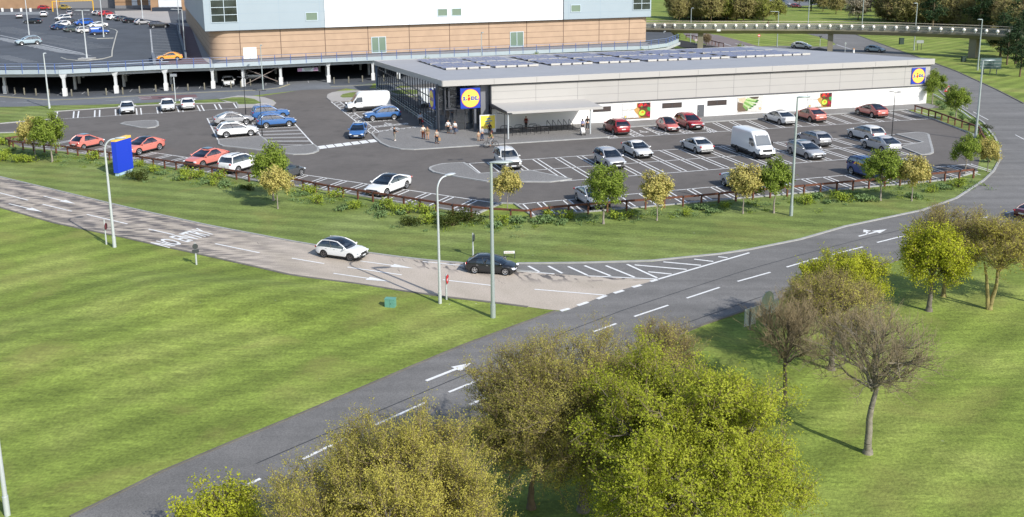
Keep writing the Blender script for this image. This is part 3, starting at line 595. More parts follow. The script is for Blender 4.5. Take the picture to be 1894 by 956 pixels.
# glazed entrance front
mb = MB(); uq(mb, -21.3, -14.5, .12, 6.2, -.9); child(mb, 'front_glazing', SHOPG)
mb = MB(); uq(mb, -18.9, -16.5, .1, 2.9, -.86); uq(mb, -20.4, -18.95, .1, 2.9, -.85); child(mb, 'entrance_door', SHOPG)
mb = MB()
for u0 in (-21.32, -18.9, -17.7, -16.5, -15.5, -14.55): uw(mb, u0-.06, u0+.06, -.98, -.8, .1, 6.2)
for z0 in (3.02, 4.6): uw(mb, -21.3, -14.5, -.96, -.82, z0-.06, z0+.06)
uw(mb, -20.6, -18.55, -.8, -.2, 2.98, 3.12); uw(mb, -20.6, -20.45, -.8, -.2, 3.12, 6.1); uw(mb, -20.1, -19.85, -.6, -.35, 3.2, 5.8)
child(mb, 'entrance_frame', ANTH)
mb = MB(); uw(mb, -16.75, -16.5, .2, .45, .1, 3.15); child(mb, 'entrance_post', M('mid_grey_steel', '#63666c', .5)); mb = MB(); uw(mb, -21.5, -21.2, -1.75, -1.4, .1, 6.3); child(mb, 'entrance_post', M('mid_grey_steel', '#63666c', .5))
mb = MB(); uw(mb, -15.55, -14.45, -.8, -.74, .1, 6.15); child(mb, 'grey_panel', M('entrance_panel', '#77797e', .5))
# sales floor seen through the glass
mb = MB(); mb.poly([P(-21.3, -.95, .104), P(20, -.95, .104), P(20, -44, .104), P(-22.7, -44, .104)]); child(mb, 'shop_floor', M('floor_tile', '#c4c3c0', .35))
mb = MB(); uw(mb, -9.2, -9.0, -44, -.5, .1, 4.4); child(mb, 'inner_wall', M('inner_wall_paint', '#b9b8b6', .8))
mb = MB()
for i in range(9): uw(mb, -18.5, -11, -6.5-4.1*i, -5.4-4.1*i, .1, 1.75)
child(mb, 'shelving', M('shop_shelf', '#77787c', .6, var=.5, vscale=1.5))
# high level windows and door on the front
for (u0, u1, z0, z1) in ((.3, 2.97, 1.62, 2.35), (10.78, 13.82, 1.6, 2.35), (17.86, 20.94, 1.6, 2.36)):
    mb = MB()
    for a in ((u0, u1, z0, z0+.06), (u0, u1, z1-.06, z1), (u0, u0+.06, z0+.06, z1-.06), (u1-.06, u1, z0+.06, z1-.06), ((u0+u1)/2-.035, (u0+u1)/2+.035, z0+.06, z1-.06)): uw(mb, a[0], a[1], .0, .05, a[2], a[3])
    fr = child(mb, 'window', ANTH); mb = MB(); uw(mb, u0+.05, u1-.05, .004, .02, z0+.05, z1-.05); g_ = child(mb, 'pane', M('window_brown', '#4a423f', .15), fr)
mb = MB(); uw(mb, 16.3, 17.36, .003, .06, .1, 1.82); dr = child(mb, 'door', M('door_grey', '#57595d', .5))
mb = MB(); uw(mb, 16.4, 16.45, .06, .12, .85, 1.05); h_ = child(mb, 'handle', STEEL, dr)
# logo panel: blue square, red-edged yellow disc, lettering
def logo(put, s, par=None, names=True):
    """put(x, y, d): x,y in -0.5..0.5 of the square, d proud of its face"""
    out = []
    def flat(poly, d, mat, nm): mb_ = MB(); mb_.add([put(x, y, d) for x, y in poly], [tuple(range(len(poly)))]); out.append((mb_, nm, mat))
    c = lambda r, n=40: [(r*math.cos(2*math.pi*i/n), r*math.sin(2*math.pi*i/n)) for i in range(n)]
    flat(c(.465), .012/s*s, REDP, 'ring'); flat(c(.44), .02, YELP, 'disc')
    mb_ = MB()
    def pg(pts): mb_.add([put(x, y, .03) for x, y in pts], [tuple(range(len(pts)))])
    def R(x0, x1, y0, y1): mb_.add([put(x, y, .03) for x, y in [(x0, y0), (x1, y0), (x1, y1), (x0, y1)]], [(0, 1, 2, 3)])
    y0, y1 = -.095, .095
    # L
    R(-.395, -.25, y1-.035, y1); R(-.36, -.285, y0+.04, y1-.035); pg([(-.395, y0), (-.185, y0), (-.175, y0+.085), (-.21, y0+.085), (-.225, y0+.04), (-.395, y0+.04)])
    out.append((mb_, 'letter', BLUEP)); mb_ = MB()
    def pg(pts): mb_.add([put(x, y, .03) for x, y in pts], [tuple(range(len(pts)))])
    # D
    R(.01, .06, y1-.035, y1); R(.01, .06, y0, y0+.035); R(.03, .1, y0, y1)
    pg([(.1, y1), (.16, y1-.004), (.205, y1-.04), (.222, 0), (.15, 0), (.14, y1-.05), (.1, y1-.04)]); pg([(.1, y0+.04), (.14, y0+.05), (.15, 0), (.222, 0), (.205, y0+.04), (.16, y0+.004), (.1, y0)])
    out.append((mb_, 'letter', BLUEP)); mb_ = MB()
    def pg(pts): mb_.add([put(x, y, .03) for x, y in pts], [tuple(range(len(pts)))])
    # L
    R(.225, .33, y1-.035, y1); R(.24, .305, y0+.04, y1-.035); pg([(.225, y0), (.41, y0), (.42, y0+.085), (.385, y0+.085), (.37, y0+.04), (.225, y0+.04)])
    out.append((mb_, 'letter', BLUEP)); mb_ = MB()
    def pg(pts): mb_.add([put(x, y, .036) for x, y in pts], [tuple(range(len(pts)))])
    pg([(-.085+.052*math.cos(2*math.pi*i/16), .135+.052*math.sin(2*math.pi*i/16)) for i in range(16)])
    pg([(-.16, -.03), (-.1, .055), (-.045, .06), (.0, -.01), (-.05, -.1), (-.09, -.16), (-.115, -.1)])
    out.append((mb_, 'red_letter', REDP)); return out
def logo_sign(label, O_, ex, s, depth, nrm):
    O_ = Vector(O_); ex = Vector(ex).normalized(); nrm = Vector(nrm).normalized()
    t = thing('logo_sign', label, 'sign', O_)
    put = lambda x, y, d: ex*x*s+Vector((0, 0, 1))*y*s+nrm*(d*s*.4+depth)
    mb_ = MB(); mb_.box(-.5, .5, -.5, .5, 0, 1, T=lambda v: ex*v.x*s+Vector((0, 0, 1))*v.y*s+nrm*v.z*depth); mb_.build('backing', BLUEP, t)
    for m_, nm, mt in logo(put, s): m_.build(nm, mt, t)
    return t
eu = P(1, 0)-P(0, 0); ew = P(0, 1)-P(0, 0)
logo_sign('square blue and yellow round logo sign over the glass entrance', P(-17.3, .42, 4.52), eu, 2.68, .22, ew)
logo_sign('square blue and yellow round logo sign at the far end of the grey cladding', P(53.4, .146, 4.46), eu, 2.45, .1, ew)
gd = (G0(1)-G0(0)).normalized(); gn = Vector((-gd.y, gd.x, 0)); gn = gn if gn.x < 0 else -gn
logo_sign('blue and yellow round logo sign fixed edge-on to the long glass side', G0(.028, .25, 4.2), -gd, 2.5, .2, gn)
# canopy with posts over the cycle stands
cn = thing('canopy', 'flat grey canopy on slim posts against the white wall', 'canopy', P(-8, 4))
def cchild(mb, n, m, par=cn, **k): return child(mb, n, m, par, **k)
mb = MB(); za, zb = 3.62, 3.32
vs = [P(-14.3, .16, za), P(-1.0, .16, za-.05), P(-1.35, 7.9, zb+.35), P(-14.35, 7.9, zb+.35)]; lo_ = [v-Vector((0, 0, .42)) for v in vs]; lo_[2].z = lo_[3].z = zb
mb.add(vs+lo_, [(0, 1, 2, 3), (7, 6, 5, 4), (0, 1, 5, 4), (1, 2, 6, 5), (2, 3, 7, 6), (3, 0, 4, 7)]); cchild(mb, 'canopy_roof', FASC)
mb = MB(); mb.bar(P(-14.4, .3, 3.38), P(-14.42, 7.95, 3.48), .06, .42); cchild(mb, 'edge_trim', ANTH)
for u0 in (-14.15, -3.0):
    mb = MB(); mb.tube([P(u0, 7.6, .1), P(u0, 7.6, zb+.02)], .1, 10); cchild(mb, 'post', POLEW, smooth=True)
# advertising posters on the white wall
def poster(label, u0, u1, z0, z1, kind):
    t = thing('poster', label, 'poster', P((u0+u1)/2, 0, (z0+z1)/2)); W_, H_ = u1-u0, z1-z0
    def put(x, y, d): return P(u0+x*W_, .05+d, z0+y*H_)-t.location
    mb = MB(); mb.box(0, 1, 0, 1, 0, 1, T=lambda v: P(u0-.06+v.x*(W_+.12), .004+v.z*.036, z0-.06+v.y*(H_+.12))-t.location); mb.build('frame', M('poster_frame', '#b9b9b9', .5), t)
    mb = MB(); mats = []
    def mi(m):
        if m not in mats: mats.append(m)
        return mats.index(m)
    lay = [0]
    def pg(pts, m): lay[0] += 1; mb.add([put(min(1, max(0, x)), min(1, max(0, y)), .001*lay[0]) for x, y in pts], [tuple(range(len(pts)))], mi(m))
    def el(cx, cy, rx, ry, m, rot=0., n=18): pg([(cx+rx*math.cos(a)*math.cos(rot)-ry*math.sin(a)*math.sin(rot)*.6, cy+rx*math.cos(a)*math.sin(rot)*1.6+ry*math.sin(a)*math.cos(rot)) for a in [2*math.pi*i/n for i in range(n)]], m)
    pm = lambda n, c: M('poster_'+n, c, .4, var=.18, vscale=6.)
    rr = random.Random(int(u0*10))
    if kind == 'fruit':
        pg([(0, 0), (1, 0), (1, 1), (0, 1)], pm('white_wood', '#d9d8d6'))
        for y in (.1, .56, .6): pg([(0, y), (.62, y), (.62, y+.022), (0, y+.022)], pm('wood_gap', '#9b9690'))
        pg([(0, 0), (1, 0), (1, .06), (0, .06)], pm('plank_edge', '#6a4a2c'))
        pg([(.5, 1), (1, 1), (1, 0), (.6, .04), (.56, .22), (.46, .4), (.4, .6), (.5, .72)], pm('board', '#b98f52')); pg([(.62, .7), (1, .55), (1, .02), (.66, .06), (.58, .3)], pm('board_shade', '#6d4423'))
        el(.78, .86, .26, .3, pm('bowl', '#5a3a22')); el(.78, .92, .23, .24, pm('berries', '#3c1820'))
        for q in range(16): el(.58+.4*rr.random(), .76+.22*rr.random(), .05, .075, pm('berry%d' % (q % 3), ['#b3202a', '#7d1420', '#27202c'][q % 3]), n=10)
        el(.66, .88, .07, .1, pm('strawberry', '#d23a2c')); el(.68, .77, .035, .05, pm('leaf', '#3f8a3c'))
        el(.7, .36, .13, .2, pm('avocado_skin', '#4c7a22'), .5); el(.7, .36, .115, .175, pm('avocado', '#b9d34c'), .5); el(.72, .4, .055, .085, pm('stone', '#c98c2e'))
        el(.95, .6, .06, .14, pm('cucumber', '#2f8f4f'), .5)
        for q in range(7): el(.86+.12*rr.random(), .1+.28*rr.random(), .05, .075, pm('radish%d' % (q % 2), ['#b0183a', '#7a1030'][q % 2]), n=10)
        lx, ly = .1, .16
    else:
        pg([(0, 0), (1, 0), (1, 1), (0, 1)], pm('stone_slab', '#c9c5be')); pg([(0, .7), (.2, .62), (.42, .3), (.4, .06), (.04, .04), (0, .2)], pm('dark_wood', '#6b5a4a')); pg([(.02, .96), (.3, .98), (.36, .7), (.22, .62), (.06, .74)], pm('paper_wrap', '#cdb59a'))
        pg([(.45, 1), (.85, 1), (.8, .86), (.6, .84)], pm('dark_leaf', '#4d4338'))
        for q, (x0, y0, x1, y1) in enumerate(((.32, .84, .76, .64), (.28, .76, .7, .46), (.26, .66, .6, .34), (.24, .54, .52, .24), (.24, .44, .4, .14), (.36, .9, .8, .74))):
            nx_, ny_ = -(y1-y0)*.12, (x1-x0)*.12; pg([(x0+nx_, y0+ny_), (x1+nx_, y1+ny_), (x1+.04, y1-.03), (x1-nx_, y1-ny_), (x0-nx_, y0-ny_)], pm('asparagus%d' % (q % 2), ['#6f9a4c', '#a9bf86'][q % 2]))
            pg([(x1+nx_-.06, y1+ny_+.02), (x1+nx_, y1+ny_), (x1+.04, y1-.03), (x1-nx_, y1-ny_), (x1-nx_-.06, y1-ny_+.02)], pm('tip', '#3c6a2e'))
        lx, ly = .9, .2
    pic = mb.build('picture', mats, t)
    s_ = .36; put2 = lambda x, y, d: put(lx+x*s_/W_, ly+y*s_/H_, .001*lay[0]+.004+d*.1)
    mb = MB(); mb.add([put2(a, b, -.02) for a, b in ((-.5, -.5), (.5, -.5), (.5, .5), (-.5, .5))], [(0, 1, 2, 3)]); mb.build('logo_square', BLUEP, t)
    for m_, nm, mt in logo(put2, s_)[1:]: m_.build(nm, mt, t)
    return t
poster('white plank poster with berries and avocado, nearest the canopy', 4.73, 8.94, .36, 2.55, 'fruit')
poster('poster of green asparagus on grey stone on the white wall', 22.68, 26.8, .36, 2.56, 'asparagus')
poster('white plank poster with berries and avocado, nearest the far end of the wall', 34.31, 38.42, .4, 2.54, 'fruit')
# yellow notice beside the entrance
nb = thing('notice_board', 'white framed yellow notice board standing beside the glass entrance', 'notice board', P(-15.4, 2.2, .1))
mb = MB()
nbT = lambda v: (P(-16.5+v.x*2.2, 2.2+v.y, .1+v.z)-nb.location)
mb.box(0, 1, -.1, .1, 0, 2.35, T=nbT); mb.build('frame', M('white_frame', '#dadada', .5), nb)
mb = MB(); mb.box(.06, .94, .1, .112, .5, 2.25, T=nbT); mb.build('panel', M('notice_yellow', '#e8d24e', .5), nb)
mb = MB()
for x0, x1, y0, y1 in ((.38, .7, 1.75, 1.95), (.3, .78, 1.4, 1.62), (.36, .66, 1.1, 1.3)): mb.add([nbT(Vector((x, .118, y))) for x, y in ((x0, y0), (x1, y0+.08), (x1-.04, y1), (x0+.05, y1-.04))], [(0, 1, 2, 3)])
mb.build('blue_writing', M('notice_blue', '#4a7fae', .5), nb)
mb = MB(); mb.add([nbT(Vector((x, .118, y))) for x, y in ((.36, .72), (.66, .74), (.66, .84), (.36, .82))], [(0, 1, 2, 3)]); mb.build('red_writing', REDP, nb)
# rooftop solar arrays
PANEL = M('solar_cell', (.17, .185, .27), .5, .0, spec=.3); PFR = M('panel_frame', '#bdbab4', .4, .3)
def make_array():
    t = thing('solar_array', 'blue solar array in pale frames on the grey roof', 'solar panels', (0, 0, 0), 0, 'rows of solar panels on the store roof')
    T0 = Matrix(((UX, VX, 0, 0), (UY, VY, 0, 0), (0, 0, 1, 0), (0, 0, 0, 1)))
    sl_ = 1.85/45.5
    for r in range(6):
        for c in range(4):
            x0 = c*1.78-3.56; y0 = -5.6+r*1.88; up = .22 if r % 2 == 0 else .08; dn = .08 if r % 2 == 0 else .22
            def T(v): y = y0+v.y*1.8; return T0 @ Vector((x0+v.x*1.68, y, sl_*y+(up+(dn-up)*v.y if True else 0)+v.z))
            mb = MB(); mb.box(.03, .97, .05, .95, .035, .04, T=T); p_ = mb.build('panel', PANEL, t)
            mb = MB(); mb.box(0, 1, 0, 1, 0, .035, T=T); mb.build('frame', PFR, p_)
    mb = MB()
    for c in range(4): mb.box(c*1.78-3.5, c*1.78-2.0, 5.68, 5.76, -.0, .3, T=lambda v: T0 @ Vector((v.x, v.y, v.z+sl_*v.y+.02)))
    mb.build('wind_deflector', PFR, t); return t
arr = make_array(); first = True
for u0 in (-13.0, -5.3, 3.6, 11.6, 19.9, 27.5, 35.7, 42.6):
    for w0 in (-23.2, -35.0):
        o = arr if first else copy_tree(arr); first = False; o.location = P(u0, w0, roofz(w0)+.03)

# ------------------------------------------------------------------ retail building on the deck
DZ = 4.5
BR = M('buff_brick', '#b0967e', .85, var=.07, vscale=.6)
PBLUE = M('pale_blue_cladding', '#9aa7af', .45, var=.02, vscale=.3); WCLAD = M('white_cladding', '#dfe3e6', .45, var=.015, vscale=.3)
RP = Plane((-55.1, 177.1), (84.5, 31.3))
rb = thing('retail_building', 'large retail building of buff brick below pale blue and white cladding', 'building', RP(45, -20, 0))
def rc(mb, n, m, par=rb, **k): return child(mb, n, m, par, **k)
def rbox(mb, s0, s1, n0, n1, z0, z1): return mb.box(s0, s1, n0, n1, z0, z1, T=lambda v: RP(v.x, v.y, v.z))
def rquad(mb, s0, s1, z0, z1, n): return mb.quad(RP(s0, n, z0), RP(s1, n, z0), RP(s1, n, z1), RP(s0, n, z1))
outl = [(0, -120)]+[(3.2-3.2*math.cos(a), -3.2+3.2*math.sin(a)) for a in [math.pi/2*i/8 for i in range(9)]]+[(88.6+1.9*math.sin(a), -1.9+1.9*math.cos(a)) for a in [math.pi/2*i/6 for i in range(7)]]+[(90.5, -120)]
mb = MB(); mb.prism([RP(s, n, 0) for s, n in outl], DZ, 9.85); rc(mb, 'wall', BR, smooth=True, ang=30)
mb = MB()
for z0 in (5.1, 6.35, 7.45, 8.65):
    o2 = [(-.015, -60)]+[(3.2-3.215*math.cos(a), -3.2+3.215*math.sin(a)) for a in [math.pi/2*i/8 for i in range(9)]]+[(88.6+1.915*math.sin(a), -1.9+1.915*math.cos(a)) for a in [math.pi/2*i/6 for i in range(7)]]
    pts = [RP(s, n, z0-.03) for s, n in o2]; pt2 = [RP(s, n, z0+.03) for s, n in o2]; mb.add(pts+pt2, [(i, i+1, len(pts)+i+1, len(pts)+i) for i in range(len(pts)-1)])
for s in (5.25, 12.65, 20.95, 29.25, 37.45, 45.7, 54, 62.2, 70.4, 78.6, 85.7): rquad(mb, s-.07, s+.07, DZ, 9.8, .014)
rc(mb, 'brick_joint', M('brick_joint_dark', '#6d5a4c', .9))
for s0, s1, nm, mt in ((-.8, 21, 'blue_cladding', PBLUE), (21, 70.2, 'white_cladding', WCLAD), (70.2, 90.6, 'blue_cladding', PBLUE)):
    mb = MB(); rbox(mb, s0+(.006 if s0 > 0 else 0), s1, -100, .5 if mt is PBLUE else .62, 9.87, 15.9); rc(mb, nm, mt)
mb = MB()
for s0, s1, n in ((-.8, 21, .5), (21, 70.2, .62), (70.2, 90.6, .5)):
    for z0 in (11.2, 12.9, 14.6): rquad(mb, s0, s1, z0-.02, z0+.02, n+.008)
for s in (5.3, 12.6, 20.1, 29.3, 37.4, 45.6, 53.9, 62.1, 71.4, 78.6, 85.8): rquad(mb, s-.025, s+.025, 9.9, 15.9, (.5 if s < 21 or s > 70 else .62)+.01)
rc(mb, 'cladding_joint', M('cladding_joint', '#8fa2b0', .6))
mb = MB(); rbox(mb, -.8, 90.6, -3, .66, 9.8, 9.88); rbox(mb, 70.05, 70.2, .62, .7, 9.9, 15.9); rc(mb, 'shadow_gap', M('dark_trim', '#3f434b', .6))
GWIN = M('greenish_window', '#6f8272', .15, spec=.8); WFRM = M('pale_frame', '#b9c7cf', .5)
for (s0, s1, z0, z1, n) in ((17.4, 19.7, 11.2, 12.8, .5), (43.1, 45.2, 11.3, 12.8, .62), (46, 48.1, 11.3, 12.8, .62), (71.8, 74.1, 11.3, 12.85, .5), (29.85, 32.75, 4.6, 7.7, 0.), (58.55, 61.5, 4.6, 7.7, 0.)):
    mb = MB()
    for a in ((s0, s1, z0, z0+.12), (s0, s1, z1-.12, z1), (s0, s0+.12, z0+.12, z1-.12), (s1-.12, s1, z0+.12, z1-.12)): rbox(mb, a[0], a[1], n, n+.1, a[2], a[3])
    if n == 0.: rbox(mb, (s0+s1)/2-.06, (s0+s1)/2+.06, n, n+.1, z0+.12, z1-.12)
    f_ = rc(mb, 'window', WFRM); mb = MB(); rbox(mb, s0+.1, s1-.1, n+.012, n+.04, z0+.1, z1-.1); q = rc(mb, 'pane', GWIN, f_)
mb = MB(); rbox(mb, 5.7, 8.1, .003, .1, DZ, 6.6); dr = rc(mb, 'door', M('white_door', '#e3e4e6', .5)); mb = MB(); rbox(mb, 6.88, 6.93, .1, .11, DZ, 6.5); q = rc(mb, 'door_joint', SEAMG, dr)
for s0, s1 in ((.4, 5.1), (86.2, 90.4)):
    mb = MB()
    for k in range(4): rbox(mb, s0, s1, .505, .62, 11.4+1.35*k-.05, 11.4+1.35*k+.05)
    for s in (s0+.04, (s0+s1)/2, s1-.04): rbox(mb, s-.05, s+.05, .505, .6, 11.4, 15.6)
    f_ = rc(mb, 'corner_window', WFRM); mb = MB(); rbox(mb, s0, s1, .502, .53, 11.4, 15.6); q = rc(mb, 'pane', M('dark_window', (.03, .04, .04), .08, spec=.9, var=.6, vscale=.35), f_)
mb = MB(); rbox(mb, 91.0, 93.5, -42, -20, 0, 20) ; mb2 = MB(); rbox(mb, 90.6, 92.6, -14, -8, 8.9, 18); rc(mb, 'rear_wing', M('slate_blue_cladding', '#71899c', .5))
mb = MB(); rbox(mb, 90.5, 104, -66, -40, 3.2, 22); rc(mb, 'brick_wing', BR)
# left wing: far brick wall with service doors
LW_ = Plane((-152, 367), (1, .02))
lw = thing('brick_wing_building', 'buff brick shop wing with white service doors beyond the rooftop car park', 'building', LW_(30, -10, 0))
def lc(mb, n, m, par=lw): return child(mb, n, m, par)
def lbox(mb, s0, s1, n0, n1, z0, z1): return mb.box(s0, s1, n0, n1, z0, z1, T=lambda v: LW_(v.x, v.y, v.z))
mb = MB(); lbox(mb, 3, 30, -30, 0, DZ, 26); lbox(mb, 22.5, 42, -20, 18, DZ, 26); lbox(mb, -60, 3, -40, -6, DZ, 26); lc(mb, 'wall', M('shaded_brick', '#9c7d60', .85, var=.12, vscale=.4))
mb = MB(); lbox(mb, 3, 30, 0, .2, DZ, 5.6); lbox(mb, -20, 3, -6, -5.6, DZ, 12); lc(mb, 'plinth', M('grey_plinth', '#77777a', .8))
mb = MB()
for a, b, n in ((15.6, 20.6, .05), (9.4, 11.4, .05)): mb = MB(); lbox(mb, a, b, n, n+.12, DZ, 9.2); lc(mb, 'service_door', M('service_white', '#d6dadd', .6))
mb = MB(); lbox(mb, 25.4, 33.5, 18.02, 18.15, DZ+.5, 8.2); lc(mb, 'service_door', M('service_white', '#d6dadd', .6))
mb = MB(); lbox(mb, 3, 30, .2, .24, 6.9, 7.0); lbox(mb, 3, 30, .2, .24, 9.4, 9.5); lc(mb, 'brick_band', M('brick_joint_dark', '#6d5a4c', .9))
mb = MB(); lbox(mb, 24.5, 34, 19, 23, DZ, 5.8); lc(mb, 'loading_dock', M('dock_navy', '#2b3440', .7))
mb = MB(); lbox(mb, 37, 42.2, 17.8, 18.4, 8.5, 26); lc(mb, 'blue_panel', PBLUE)

# ------------------------------------------------------------------ car park deck
CONC = M('deck_concrete', '#a9adae', .8, var=.1, vscale=.5); EDGE = M('deck_edge_steel', '#a2adb3', .55, var=.05, vscale=.5); RAILB = M('rail_blue', '#4a629c', .5)
COLW = M('white_column', '#c9cbcb', .7, var=.08, vscale=1.)
dk = thing('parking_deck', 'raised car park deck on white columns with blue railings', 'car park deck', (-40, 200, 0))
def dc(mb, n, m, par=dk, **k): return child(mb, n, m, par, **k)
front = [(-150, 172), (-112, 164.4), (-96, 163.4), (-87.5, 163.6), (-77, 163.4), (-68.7, 166.2), (-60.4, 169.6), (-53, 171.0), (-34.2, 178.3), (-9, 186.6), (17, 195.6), (28.2, 198.6), (33, 204), (37, 214)]
slab = [(x, y) for x, y in front]+[(41, 262), (10, 272), (-60, 470), (-330, 470), (-330, 190)]
mb = MB(); mb.prism(slab, 3.75, DZ); dc(mb, 'slab', DECKM)
mb = MB()
for (a, b) in zip(front, front[1:]): mb.bar((*a, 4.18), (*b, 4.18), .3, .72)
dc(mb, 'edge_beam', EDGE)
inn = [(x+.5, y+1.1) for x, y in front]
mb = MB()
for (a, b) in zip(inn, inn[1:]): mb.bar((*a, 3.5), (*b, 3.5), .45, .55)
dc(mb, 'main_beam', CONC)
cols = [(-76.4, 163.6), (-68.8, 166.6), (-61.2, 169.6), (-53.5, 171.8), (-48.7, 174.2), (-42.4, 176.4), (-34.1, 179.1), (-26.2, 181.9), (-17.5, 184.8), (-9.2, 187.6), (-1, 190.4), (7.5, 193.3), (16, 196.2), (-88.6, 167.5), (-99, 166.5)]
def make_col(x, y, big=True):
    mb = MB(); mb.box(x-.2, x+.2, y-.2, y+.2, 0, 3.4); mb.add([(x+a*r, y+b*r2, z) for z, r, r2 in ((3.0, .24, .24), (3.75, .62, .3)) for a, b in ((-1, -1), (1, -1), (1, 1), (-1, 1))], [(0, 1, 5, 4), (1, 2, 6, 5), (2, 3, 7, 6), (3, 0, 4, 7), (4, 5, 6, 7)])
    c = dc(mb, 'column', COLW)
    if big: mb = MB(); mb.box(x-.3, x+.3, y-.3, y+.3, 0, 1.35); q = dc(mb, 'column_guard', M('column_guard_white', '#dcdcda', .7, var=.08, vscale=1.5), c)
for x, y in cols: make_col(x, y)
for r in range(1, 4):
    for x, y in cols[:8]: make_col(x-3*r+1, y+8.5*r, False)
for z_a, z_b, k_ in ((3.2, .4, 0), (.4, 3.2, .1)): mb = MB(); mb.bar((-48.4, 174.6+k_, z_a), (-42.6, 176.6+k_, z_b), .09, .09); dc(mb, 'cross_brace', M('brace_rust', '#8c7f78', .7))
# railing on the deck edge
fl = [Vector((*p, 0)) for p in front]; Ls = [0.]
for a, b in zip(fl, fl[1:]): Ls.append(Ls[-1]+(b-a).length)
def fpos(s):
    k = min(max(i for i in range(len(Ls)) if Ls[i] <= s+1e-6), len(fl)-2); return fl[k].lerp(fl[k+1], (s-Ls[k])/(Ls[k+1]-Ls[k]))
mb = MB(); n_ = 72; mb.box(-.05, .05, -.05, .05, 3.95, 5.62); rp_ = dc(mb, 'rail_post', RAILB); dkl = Vector(dk.location)
for i in range(n_+1):
    q = fpos(Ls[-1]*i/n_)+Vector((0, -.15, 0)); o_ = rp_ if i == 0 else rp_.copy(); o_.location = q-dkl
    if i: COL.objects.link(o_)
mb = MB()
for z0, r in ((5.6, .035), (5.2, .02), (4.85, .02)): mb.tube([(p.x, p.y-.1, z0) for p in fl], r, 5)
dc(mb, 'rail', M('rail_grey_blue', '#7f8fae', .5))
mb = MB(); mb.poly([(x-.0, y+.35, DZ+.004) for x, y in front[7:13]]+[(28.5, 202.5, DZ+.004), (29.4, 206.4, DZ+.004), (-53.0, 175.8, DZ+.004)]); dc(mb, 'walkway', M('deck_walkway', '#7d7c7f', .85, var=.1, vscale=.6))
mb = MB(); mb.tube([(p.x-.3, p.y+.9, 5.0) for p in fl[1:7]], .14, 5); dc(mb, 'crash_barrier', M('barrier_zinc', '#8d97a3', .5, .3))
# paving, markings and kerbs on the deck
def dpoly(pts, dz=.006): return [Vector((*at(x, y, DZ).xy, DZ+dz)) for x, y in pts]
mb = MB(); mb.poly(dpoly([(331, 45), (353, 50), (374, 108), (388, 118), (285, 119), (286, 108), (343, 106)])); mb.m = 1; mb.poly(dpoly([(353, 50), (362, 48), (392, 112), (393, 118), (386, 118), (374, 106)])); mb.poly(dpoly([(212, 20), (310, 18), (316, 42), (352, 42), (356, 50), (328, 46), (268, 35), (215, 31)], .008)); mb.m = 2
DMK = M('deck_paint', '#a9acae', .85, var=.2, vscale=.6)
def dl(a, b, wd=.14): wd *= 2.6; mb.ribbon(dpoly([a, b], .012), wd)
for k in range(19): x0 = 278.3+k*.22; y0 = 54.5+k*2.85; dl((x0, y0), (323.5+k*.78, y0-1.6+k*.06), .13)
dl((278, 54), (283, 107), .12)
for k in range(17): x0 = 17+k*9.6; y0 = 79+k*1.95; dl((x0-70, y0-16.+k*.1), (x0-2, y0-7.5), .12); dl((x0+16, y0-9.8), (x0+88, y0-13.5), .12) if k < 12 else None
for k in range(11): dl((-30+k*6.5, 52+k*1.3), (26+k*6., 50.5+k*1.2), .12)
for k in range(8): dl((-20+k*7.5, 104+k*1.6), (20+k*7, 103+k*1.6), .12)
dl((0, 65), (155, 99), .16)
for k in range(5): dl((20+k*8, 10.3-k*.45), (24.5+k*8, 10.-k*.45), .9)
for k in range(9): dl((110+k*6.5, 26.1), (114+k*6.5, 26), .7)
mb.m = 3
for pts in ([(113, 106.5), (122, 110), (140, 111.7), (160, 112), (190, 109), (207, 104.5), (207.5, 94), (212, 76), (217, 58), (213, 55), (203, 52.8)], [(162, 68.5), (180, 71.5), (210, 70.5)]):
    mb.kerb(dpoly(pts, 0), .22, DZ, DZ+.1)
dc(mb, 'deck_surface', [M('deck_red_paving', '#6f5d60', .9, var=.12, vscale=.8), FOOTM, DMK, M('deck_kerb_stone', '#b3b1a8', .8)])
mb = MB(); mb.bar(at(286, 119, DZ)+Vector((0, 0, .55)), at(283, 108, DZ)+Vector((0, 0, .55)), .5, 1.1); dc(mb, 'end_wall', M('parapet_grey', '#6a7079', .8)); mb = MB()
a, b = at(328, 50, DZ), at(344, 108, DZ); mb.bar(a+Vector((0, 0, .5)), b+Vector((0, 0, .5)), .35, 1.0); dc(mb, 'parapet', M('parapet_grey', '#6a7079', .8))
# asphalt floor under the deck, with a dark wall added behind for darkness
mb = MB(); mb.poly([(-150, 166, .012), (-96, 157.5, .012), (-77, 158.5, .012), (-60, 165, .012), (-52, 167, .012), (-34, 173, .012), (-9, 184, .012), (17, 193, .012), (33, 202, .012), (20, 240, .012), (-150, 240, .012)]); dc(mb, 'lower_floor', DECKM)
mb = MB(); mb.bar((-150, 215, 1.9), (38, 225, 1.9), .4, 3.7); mb2 = dc(mb, 'added_dark_wall', M('deck_dark_backing', '#3a3c3e', .9))
mb = MB()
for k in range(24): q = fpos(30+k*3.9); mb.ribbon([(q.x-.35, q.y+1.2, .03), (q.x-1.3, q.y+5.2, .03)], .12)
dc(mb, 'lower_bay_line', FADED)
